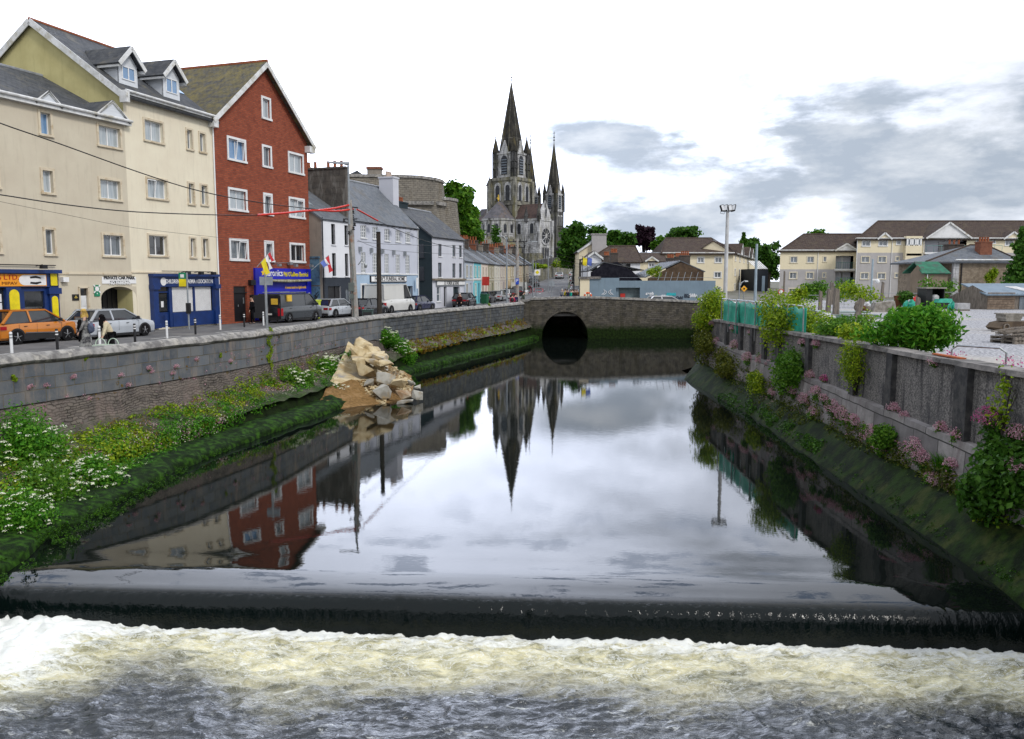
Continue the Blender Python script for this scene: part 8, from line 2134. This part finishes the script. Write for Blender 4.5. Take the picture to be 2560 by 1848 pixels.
for k,(_,o,a,h_) in enumerate(sorted(CL,key=lambda q:q[0])):
 n_=k+1;o['label']='%s flower clump %s on right wall, %d%s from the right edge' % (a,h_,n_,'th' if 10<n_<14 else {1:'st',2:'nd',3:'rd'}.get(n_ % 10,'th'))
# left bank: umbellifer clumps
UL=[(60,1140,1.9,'tall white-flowered umbellifer clump at the left edge, upper part'),(120,1240,1.8,'white-flowered umbellifer clump lowest at the left edge'),(225,1205,1.3,'white-flowered umbellifer leaning out over the mossy ledge'),(20,1310,1.7,'green leafy umbellifer in the bottom left corner above the moss'),(735,955,.9,'white-flowered clump on the wall foot, third before the rubble'),(805,925,1.1,'bright green white-flowered clump, second before the rubble fall'),(860,925,1.15,'bushy white-flowered clump touching the left side of the rubble fall'),(845,985,.7,'low green clump at the water beside the brown earth'),
  (962,848,1.0,'white-flowered clump just right of the tan rock face'),(1000,880,1.1,'bushy green clump right of the rubble, under the dark wall'),(1340,782,1.3,'light green bush growing beside the bridge arch')]
for k,(px,py,sz,lb_) in enumerate(UL):
 p=hitL(px,py);near=max(.55,min(1.15,p.y/22)) if p.y<50 else 1.15;r=(.6*sz*near,.75*sz*near,.62*sz*near)
 bush(p+Vector((.12,0,0)),r,int(4200*sz),.085*near+.01,[G4,G2,G4][k % 3] if px<1300 else G3,lb_,name='umbellifer',cat='wildflower',flowers=None if px>1300 else (WHF,int(42*sz),.075*near+.01,'umbel'),asp=.3,lobes=7)
# creeping ground cover bands (uncountable)
def band(pts,n,s,mt,h,label,name,hit,spread=.14,asp=.4,clus=.3):
 m=MB();L_=len(pts)-1;cs=[]
 for _ in range(int(n/26)):
  f=rv.random()*L_;i=int(f);a=f-i;x=pts[i][0]+(pts[i+1][0]-pts[i][0])*a;y=pts[i][1]+(pts[i+1][1]-pts[i][1])*a;hh=pts[i][2]+(pts[i+1][2]-pts[i][2])*a
  q=hit(x,y+rv.uniform(-hh,hh))
  if noise.noise(q*1.1+Vector((n*.01,0,0)))<-.15:continue
  rr_=h*rv.uniform(.5,1.2)
  for _ in range(26):
   d=rdir();leaf(m,q+Vector((d.x*rr_*.6,d.y*rr_,d.z*rr_*.7)),s*rv.uniform(.6,1.3),d+rdir()*.8+Vector((0,0,.4)),0,asp)
 return tag(m.build(name,mt,recentre=False),label,'plants',kind='stuff')
LB=[(10,1215,100),(90,1195,85),(180,1165,70),(270,1128,62),(350,1096,55),(430,1062,52),(520,1028,46),(600,988,38),(680,955,32),(760,930,27),(850,905,24)]
band(LB,46000,.07,G3,.28,'yellow-green creeping plants along the foot of the left river wall','creeping_plants',hitL)
band([(x,y+20,h) for x,y,h in LB],38000,.07,G4,.28,'bright green leafy ground cover above the left mossy ledge','creeping_plants',hitL)
band([(x,y-6,h) for x,y,h in LB[2:]],12000,.06,GO,.22,'orange-brown fern patches on the left wall foot','fern_patch',hitL,asp=.2)
band([(x,y+8,h) for x,y,h in LB],15000,.032,PK,.24,'pale pink blossom scattered through the left bank plants','wall_flowers',hitL)
band([(x,y+22,h) for x,y,h in LB],5000,.032,WHF,.22,'white blossom scattered low in the left bank plants','wall_flowers',hitL)
band([(0,1070,30),(150,1030,40),(300,995,50),(420,960,50),(520,935,50),(640,900,40),(760,860,40),(870,840,25)],6500,.028,PK,.10,'tiny pink and white wall flowers dotted over the rough left masonry','wall_flowers',hitL)
band([(200,1010,30),(420,950,45),(640,890,40),(850,840,25)],2200,.04,GO,.07,'reddish brown weeds in the joints of the left wall','wall_weeds',hitL)
band([(1010,872,16),(1100,852,16),(1200,830,15),(1320,806,13)],14000,.10,GO,.24,'orange and straw-coloured ferns along the far left wall foot','fern_patch',hitL,asp=.3)
band([(1010,872,12),(1150,842,12),(1310,810,14)],8000,.09,G3,.2,'yellow-green weeds among the far left wall ferns','creeping_plants',hitL);band([(1030,862,10),(1150,836,9),(1290,808,8)],900,.06,PK,.2,'pinkish blossom among the far left wall ferns','wall_flowers',hitL)
m=MB();q=None
for k in range(16):p=hitL(672+5*math.sin(k),822+k*6.5);cloud(m,p+Vector((.05,0,0)),(.06,.12,.11),34,.06)
tag(m.build('ivy',G3),'narrow yellow-green ivy strand hanging down the left wall below the sign post','ivy')
for (px,py,sz,lb_) in ((548,892,.35,'small yellow-green weed tuft growing from a joint of the left ashlar'),(30,945,.3,'small weed tuft at the left edge of the ashlar'),(670,895,.4,'round yellow-green tuft under the ivy strand'),(210,900,.25,'tiny mossy tuft under the coping near the black bollard'),(1222,761,.5,'yellow weed tuft under the coping left of the bridge'),(1290,845-50,.5,'yellow-green weed on the far dark wall near the bridge')):
 bush(hitL(px,py)+Vector((.03,0,0)),(.2*sz,.35*sz,.3*sz),160,.05,G3,lb_,name='weed_tuft',cat='weeds',stems=False,lobes=2)
for k,(px,py) in enumerate(((75,970),(115,965),(182,945),(300,940),(372,922),(378,930),(430,935),(490,900),(575,905),(320,965),(222,1000),(440,918))):
 bush(hitL(px,py)+Vector((.03,0,0)),(.05,.14,.09),90,.03,G2,['pink flower tuft on the left ashlar, %s from the left edge' % ['first','second','third','fifth','seventh','eighth','ninth','eleventh','last','sixth','fourth','tenth'][k]][0],name='flower_clump',cat='flower clump',group='pink tufts on the left ashlar',flowers=(PK,55,.02,'p'),stems=False,lobes=2)
LG=[(0,1380,80),(100,1342,66),(200,1290,54),(282,1258,38),(400,1195,30),(508,1135,22),(620,1082,17),(700,1050,12),(780,1030,8)]
band(LG,24000,.032,leafmat('moss_tuft',(.010,.03,.004),(.03,.10,.008),(.09,.22,.015)),.07,'bright green moss tufts along the left ledge at the waterline','moss',hitL)
band([(1905,1040,8),(1996,1100,12),(2147,1200,16),(2300,1295,20),(2450,1395,24),(2550,1460,28)],9000,.035,MATS['moss_tuft'],.07,'green moss tufts along the right waterline','moss',hitR)
RB=[(1745,870,25),(1790,900,40),(1850,940,40),(1920,990,40),(1990,1020,40),(2080,1050,35),(2180,1110,30),(2290,1160,25),(2400,1220,20)]
band(RB,20000,.065,leafmat('leaf_olive_b',(.03,.05,.006),(.09,.12,.012),(.17,.2,.03)),.26,'olive creeping growth along the foot of the right river wall','creeping_plants',hitR)
band([(x,y-12,h) for x,y,h in RB],7000,.03,PK,.2,'tiny pink flowers along the stone course of the right wall','wall_flowers',hitR)
band([(1790,1000,20),(1900,1030,20),(1985,1080,15),(2100,1150,15)],6000,.08,G1,.24,'dark weeds hanging towards the water on the right','creeping_plants',hitR)
m=MB()
for k in range(5200):
 f=rv.random();Y_=15+20*f*rv.random()+3*rv.random();x=xat(RTOP,Y_)+rv.uniform(.35,1.0)+rv.random()**2*2;leaf(m,Vector((x,Y_,ZR+rv.uniform(.02,.35+.25*noise.noise(Vector((x,Y_,0))))) ),.09,rdir()+Vector((0,0,.8)))
tag(m.build('weeds',G3,recentre=False),'yellow-green weeds growing behind the right coping','weeds',kind='stuff')
m=MB()
for k in range(260):Y_=(16.4,17.3,18.5)[k % 3]+rv.gauss(0,.12);leaf(m,Vector((xat(RTOP,Y_)+(.9,1.5,.8)[k % 3]+rv.gauss(0,.12),Y_,ZR+rv.uniform(.4,.85))),.05,rdir()+Vector((0,0,.8)))
tag(m.build('magenta_flowers',MG,recentre=False),'magenta flowers behind the coping beside the steel barrier','flowers',kind='stuff')
# ================================================================== YARD CLUTTER (right bank)
oldwood=M('weathered_wood',(.22,.19,.16),.9,(.12,.105,.09),4,sx=(4,4,.5),bump=.6);rust=M('rust',(.12,.055,.03),.9,(.12,.05,.025),4);bluetarp=M('blue_tarp',(.06,.32,.5),.6,(.05,.22,.36),3);tealt=M('teal_sheet',(.02,.36,.24),.6,(.015,.26,.18),3);whitet=M('white_bag',(.6,.6,.6),.7,(.42,.42,.44),4);redt=M('red_mesh',(.62,.035,.03),.6,(.5,.03,.025),6)
def gz(px,py):return atz(px,py,ZR)
def zb_(px,y0,Y):return at(px,y0,Y).z
for k,(px,yt,yb,w_,ln,lb_) in enumerate(((2050,733,776,.26,0,'grey timber post left of the tallest posts'),(2069,731,799,.26,.06,'slim weathered timber post second of the group'),(2078,711,762,.32,0,'tallest thick timber post at the back of the group'),(2089,728,794,.34,0,'broad weathered timber post right of the tallest one'),(2146,755,802,.28,.35,'timber post leaning right with a split top'),(1959,681,742,.22,0,'thin dark timber post in front of the apartment wing'),(2204,709,756,.26,.1,'split timber post right of the camera column'),(2248,710,745,.28,-.1,'pointed timber post above the rusty box'),(2294,748,775,.3,0,'short timber stump among the coloured bags'))):
 p=gz(px,yb);h=zb_(px,yt,p.y)-ZR;m=MB();m.hexa([(-w_/2,-w_/2,-.2),(w_/2,-w_/2,-.2),(w_/2,w_/2,-.2),(-w_/2,w_/2,-.2),(ln-w_*.4,-w_/2,h),(ln+w_*.4,-w_/2,h-.12),(ln+w_*.4,w_/2,h-.05),(ln-w_*.4,w_/2,h+.05)])
 o=m.build('timber_post',oldwood);o.location=(p.x,p.y,ZR);tag(o,lb_,'post','timber posts standing in the yard')
# green hoarding
for k,(a,c) in enumerate(((1808,1845),(1846,1893),(1894,1938),(1939,2015))):
 Ya,Yc=9.95/((a-1280)/FPX),9.85/((c-1280)/FPX);pa_,pc_=base(a,Ya,.55),base(c,Yc,.55);L_=(pc_-pa_).length;an=math.atan2(pc_.y-pa_.y,pc_.x-pa_.x)
 t=thing('mesh_fence_panel',['leftmost','second','third','last'][k]+' turquoise mesh-covered fence panel on the right bank'+['',' from the left',' from the left',', mostly behind the big bush'][k],'fence panel',pa_,an,'turquoise mesh fence panels');h=1.38
 m=MB();nx_=14;vs=[]
 for i in range(nx_+1):
  for j in range(7):u=L_*i/nx_;vs.append((u,.06*math.sin(i*.9)*math.sin(j*.8+k),h*j/6-(.05*math.sin(i*1.3) if j==6 else 0)))
 m.faces(vs,[(i*7+j,(i+1)*7+j,(i+1)*7+j+1,i*7+j+1) for i in range(nx_) for j in range(6)]);o=m.build('mesh_sheet',tealt,t,smooth=True);sd2=o.modifiers.new('thick','SOLIDIFY');sd2.thickness=.012
 m=MB();m.path([(0,-.09,-.1),(0,-.09,h),(.1,-.09,h+.1),(L_-.1,-.09,h+.1),(L_,-.09,h),(L_,-.09,-.1)],.025,6);m.path([(L_*.5,-.1,0),(L_*.5,-.1,h+.08)],.015,5);m.build('tube_frame',steel,t)
def barrier(pts,r,label,mt=steel,name='barrier'):m=MB();m.path(pts,r,6);return tag(m.build(name,mt),label,'barrier')
p0,p1=at(2380,864,19.2),at(2517,871,17.8)
m=MB();m.path([(p0.x,p0.y,ZR),(p0.x,p0.y,p0.z-.1),(p0.x+.1,p0.y-.05,p0.z),(p1.x-.12,p1.y+.05,p1.z),(p1.x,p1.y,p1.z-.1),(p1.x,p1.y,ZR)],.022,8);tag(m.build('barrier',steel),'bent galvanised steel barrier hoop behind the right coping','barrier')
p=at(2415,884,18.6);m=MB();vs=[]
for i in range(12):
 for j in range(7):u,v=i/11,j/6;vs.append((p.x-.45+.75*u,p.y+.5-.9*v,ZR+.62-.45*u+.10*noise.noise(Vector((u*5,v*5,0)))-.25*abs(v-.5)))
m.faces(vs,[(i*7+j,(i+1)*7+j,(i+1)*7+j+1,i*7+j+1) for i in range(11) for j in range(6)]);o=m.build('safety_mesh',redt,smooth=True);o.modifiers.new('thick','SOLIDIFY').thickness=.02;tag(o,'crumpled bright red safety mesh behind the right coping','mesh')
a_,b_=hitR(2322,897),hitR(2374,905);m=MB();zt=ztopr(17)+.03;m.bar((a_.x+.12,a_.y,ztopr(a_.y)+.025),(b_.x+.12,b_.y-.3,ztopr(b_.y)+.025),.12,.03);tag(m.build('tile_strip',M('terracotta',(.4,.12,.05),.8)),'flat terracotta strip lying on the right coping','tile')
# concrete beam with blocks, pallets
p=gz(2530,828);conc2=M('yard_concrete',(.30,.28,.25),.9,(.18,.165,.14),3,bump=.4)
t=thing('steel_pontoon','long dark riveted pontoon with curved end lying on the gravel','pontoon',(p.x-.35,p.y,ZR));m=MB();m.extr([(-.6,.18),(-.45,.05),(-.1,0),(6,0),(6,.48),(-.1,.48),(-.42,.40)],-.6,.6);m.build('hull',M('pontoon_brown',(.14,.105,.07),.9,(.08,.06,.045),2),t);m=MB();m.path([(-.3+.13*math.cos(k*.7),-.63,.24+.13*math.sin(k*.7)) for k in range(10)],.035,6);m.build('mooring_ring',oldwood,t)
t=thing('concrete_blocks','stack of grey concrete slabs resting on the dark pontoon','blocks',(p.x-.2,p.y,ZR+.49))
for q,(w_,z0_,z1_,dx) in enumerate(((.1,0,.12,0),(.2,.12,.22,0),(.3,.22,.32,.05),(.38,.32,.38,0))):m=MB();m.box(dx-w_/2-.3,-.4,z0_,dx+w_/2+.3,.4,z1_-.005);m.build('slab',conc2,t)
def pallet(loc,rz,label,n=2,junk=True):
 t=thing('pallet_stack',label,'pallet',loc,rz)
 for k in range(n):
  m=MB();z=k*.15
  for y_ in (-.5,0,.5):m.box(-.6,y_-.05,z,.6,y_+.05,z+.1)
  for x_ in range(6):m.box(-.6+x_*.22,-.55,z+.1,-.48+x_*.22,.55,z+.13)
  m.build('pallet',oldwood,t)
 if junk:
  for k in range(9):m=MB();a=rv.uniform(-.5,.5);m.bar((-.7*math.cos(a),-.4+k*.1,n*.15+.05+.05*(k % 3)),(.6*math.cos(a),-.4+k*.1+a,n*.15+.12+.06*(k % 3)),.1,.04);m.build('plank',oldwood,t)
 return t
p=gz(2535,858);pallet((p.x,p.y,ZR),.3,'dark pallets topped with broken planks at the right edge')
p=gz(2515,852);pallet((p.x+1.6,p.y+.8,ZR),-.2,'second pallet with planks, behind the first at the right edge')
# wooden shed with blue roof
b=bldx('wooden_shed','low plank-walled shed with grey-blue metal roof at the right of the yard',2466,2640,68,cat='shed');h1=zb_(2500,735,68)-0
m=MB();zr_=zb_(2500,713,71)
m.box(0,0,.4,b.L,5,h1);m.build('front_wall',oldwood,b.e);m=MB()
for k in range(7):m.box(-.05,-.06,.5+k*.2,2.2,-.002,.66+k*.2)
m.build('planks',M('plank_brown',(.26,.20,.15),.9,(.16,.12,.09),3),b.e)
m=MB();m.face([(0,0,.4),(-2.0,2.5,.4),(-2.0,2.5,h1*.8),(-.8,1.,zr_),(0,0,h1)]);m.build('gable_wall',oldwood,b.e)
m=MB();m.slab([(-.3,-.3,h1-.05),(b.L,-.3,h1-.05),(b.L,2.8,zr_+.15),(-.8,2.8,zr_+.15)],.1)
for k in range(22):m.box(-.2+k*.4,-.32,h1-.02,-.16+k*.4,-.28,h1+.04)
ro=m.build('metal_roof',M('blue_metal_roof',(.16,.22,.28),.5,(.12,.17,.22),1),b.e);m=MB();m.slab([(3.2,.6,h1+.28),(4.2,.6,h1+.28),(3.4,1.9,h1+.62),(2.4,1.9,h1+.62)],.05);m.build('roof_light',whitet,ro)
m=MB();m.box(2.6,-.05,.45,3.5,-.002,1.5);m.box(5.0,-.05,.8,6.2,-.002,1.35);m.build('shed_window',P_MID,b.e)
# container cubicle
b=bldx('site_cubicle','black open-fronted cubicle with flat pale roof holding a white tank',2312,2357,70,cat='cubicle');hh=zb_(2330,722,70)
m=MB();m.box(0,0,ZR,.06,1.6,hh);m.box(b.L-.06,0,ZR,b.L,1.6,hh);m.box(.06,1.54,ZR,b.L-.06,1.6,hh);m.box(.06,0,ZR,.5,.06,hh);m.build('side_walls',black,b.e);m=MB();m.box(-.1,-.15,hh,b.L+.1,1.7,hh+.12);m.build('flat_roof',conc2,b.e)
m=MB();m.lathe((.95,.5,ZR),[(.34,0),(.36,.1),(.36,1.05),(.2,1.2)],16);m.build('tank',whitet,b.e,auto=40)
# ibc tank, bale, boxes
p=gz(2448,768);t=thing('water_tank','white caged liquid tank on a pallet in the yard','tank',(p.x,p.y,ZR));m=MB();m.box(-.56,-.5,.15,.56,.5,1.12);m.build('tank_body',whitet,t);m=MB()
for k in range(6):x_=-.6+k*.24;m.box(x_-.012,-.56,.12,x_+.012,-.53,1.15)
for k in range(5):z_=.14+k*.25;m.box(-.6,-.56,z_-.012,.6,-.53,z_+.012)
m.build('cage',steel,t);m=MB();m.box(-.6,-.55,0,.6,.55,.12);m.build('pallet',oldwood,t)
p=gz(2402,777);t=thing('block_bale','shrink-wrapped bale of grey blocks on a pallet','bale',(p.x,p.y,ZR));m=MB();m.box(-.5,-.4,.12,.5,.4,.6);m.build('wrapped_blocks',M('wrapped_grey',(.42,.42,.43),.4,(.33,.33,.34),4),t);m=MB();m.box(-.5,-.42,0,.5,.42,.11);m.build('pallet',oldwood,t)
p=gz(2357,773);t=thing('skip_box','black box covered by a turquoise tarpaulin','box',(p.x,p.y,ZR));m=MB();m.box(-.6,-.45,.05,.6,.45,.6);m.build('box_body',black,t);m=MB();m.hexa([(-.63,-.48,.55),(.63,-.48,.55),(.63,.48,.55),(-.63,.48,.55),(-.5,-.4,.85),(.5,-.38,.88),(.5,.4,.88),(-.5,.4,.84)]);m.build('tarpaulin',tealt,t)
def heap(px,py,w_,h,mt,label,n=5,name='sack_heap',cat='heap'):
 p=gz(px,py);t=thing(name,label,cat,(p.x,p.y,ZR))
 for k in range(n):m=MB();m.ell((rv.uniform(-.5,.5)*w_,rv.uniform(-.2,.2),h*rv.uniform(.2,.6)),(w_*rv.uniform(.2,.38),.3,h*rv.uniform(.25,.45)),10,jit=.5);m.build('sack',mt[k % len(mt)] if isinstance(mt,list) else mt,t)
 return t
heap(2275,776,.9,.9,[tealt,whitet],'turquoise and white sacks left of the black cubicle');heap(2290,765,1.6,1.0,[bluetarp,whitet,bluetarp,redt],'blue sacks heaped behind the turquoise ones',7);heap(2402,759,1.1,.7,redt,'red tarpaulin heap behind the grey bale');heap(2378,778,.4,.8,tealt,'small turquoise sack between black box and grey bale',3)
heap(2068,802,.9,.6,whitet,'white sacks below the timber posts');heap(2545,768,1.8,.9,[whitet,whitet,bluetarp],'white rubble bags in front of the shed',7);heap(2158,778,1.0,.8,[whitet,rust,oldwood],'jumbled scrap with pink and brown bits right of the posts',7,'scrap_heap');heap(2432,772,.7,.35,rust,'low pile of orange-brown bricks in front of the white tank',6,'brick_pile')
p=gz(2423,762);m=MB();m.path([(p.x+.32*math.cos(2*math.pi*k/14),p.y,ZR+.75+.36*math.sin(2*math.pi*k/14)) for k in range(15)],.12,8);tag(m.build('tyre_fender',whitet,smooth=True),'pale round tyre fender propped beside the white tank','tyre')
p=gz(2246,770);m=MB();m.box(p.x-.28,p.y,ZR,p.x+.28,p.y+.3,ZR+1.0);m.box(p.x-.33,p.y-.03,ZR+1.0,p.x+.33,p.y+.33,ZR+1.07);tag(m.build('rusty_box',rust),'upright rusty steel box with a lid below the pointed post','box')
p=gz(2207,780);t=thing('concrete_block','large angled concrete block left of the rusty box','block',(p.x,p.y,ZR));m=MB();m.hexa([(-.9,-.4,0),(.9,-.4,0),(.9,.4,0),(-.9,.4,0),(-.7,-.4,.7),(.7,-.4,.85),(.7,.4,.85),(-.7,.4,.7)]);m.build('block',conc2,t)
m=MB()
for k in range(3):p=gz(2050+k*6,782+7*k);m.hexa([(p.x-.4,p.y-.6,ZR),(p.x+3.4,p.y-.9,ZR),(p.x+3.4,p.y+.5,ZR),(p.x-.4,p.y+.8,ZR),(p.x-.4,p.y-.6,ZR+.12+.1*k),(p.x+3.4,p.y-.9,ZR+.1),(p.x+3.4,p.y+.5,ZR+.12),(p.x-.4,p.y+.8,ZR+.2)])
tag(m.build('sheet_stack',M('sheet_green_grey',(.10,.17,.15),.5,(.25,.26,.25),2,sx=(.3,5,1)),None),'stack of long grey-green sheets lying behind the timber posts','sheets')
for k,(xa,xb,yt,yb,lb_) in enumerate(((2210,2310,733,765,'thin wire fence run behind the sacks'),(2357,2440,731,768,'thin wire fence run right of the cubicle'),(2010,2048,738,770,'steel fence frame left of the timber posts'),(1915,1950,729,765,'steel barrier frame beside the pale blue column'),(2110,2150,735,765,'leaning fence frame below the light green shrub'))):
 p,q=gz(xa,yb),gz(xb,yb);zt=zb_(xa,yt,p.y);m=MB();m.path([(p.x,p.y,ZR),(p.x,p.y,zt),(q.x,q.y,zt-.02),(q.x,q.y,ZR)],.03,5);m.path([(p.x,p.y,(zt+ZR)/2),(q.x,q.y,(zt+ZR)/2)],.02,5);tag(m.build('fence_frame',steel),lb_,'fence','steel fence frames in the yard')
t=thing('small_crane','small hand crane with green mast and orange jib beside the shed','crane',gz(2462,752));h=zb_(2462,722,t.location.y)-ZR;m=MB();m.path([(0,0,0),(0,0,h)],.09,8);m.build('mast',M('crane_green',(.01,.16,.07),.5),t);m=MB();m.bar((-.1,0,h),(.75,0,h+.45),.12,.12);m.build('jib',M('crane_orange',(.6,.16,.02),.5),t)
s_=thing('hazard_sign','orange diamond road sign standing behind the boundary wall end','sign',base(1858,78,.1));zt=zat(722,78);m=MB();m.lathe((0,0,zt-.1),[(0,0),(.3,0),(.3,.04)],4,ax='y');m.build('diamond',M('hazard_orange',(.8,.38,.01),.5),s_);m=MB();m.tube((0,.06,0),(0,.06,zt),.04,n=6);m.build('post',steel,s_);m=MB();m.lathe((0,-.02,zt-.1),[(0,0),(.1,0),(.1,.015)],5,ax='y');m.build('symbol',black,s_)
s_=thing('speed_sign','small round red and white sign before the apartment wing','sign',base(1950,84,.1));zt=zat(732,84);m=MB();m.lathe((0,0,zt+.0),[(0,0),(.3,0),(.3,.03)],16,ax='y');m.build('red_ring',redp,s_);m=MB();m.lathe((0,-.01,zt),[(0,0),(.2,0),(.2,.012)],14,ax='y');m.build('white_disc',whites,s_);m=MB();m.tube((0,.05,-.2),(0,.05,zt+.3),.035,n=6);m.build('post',steel,s_)
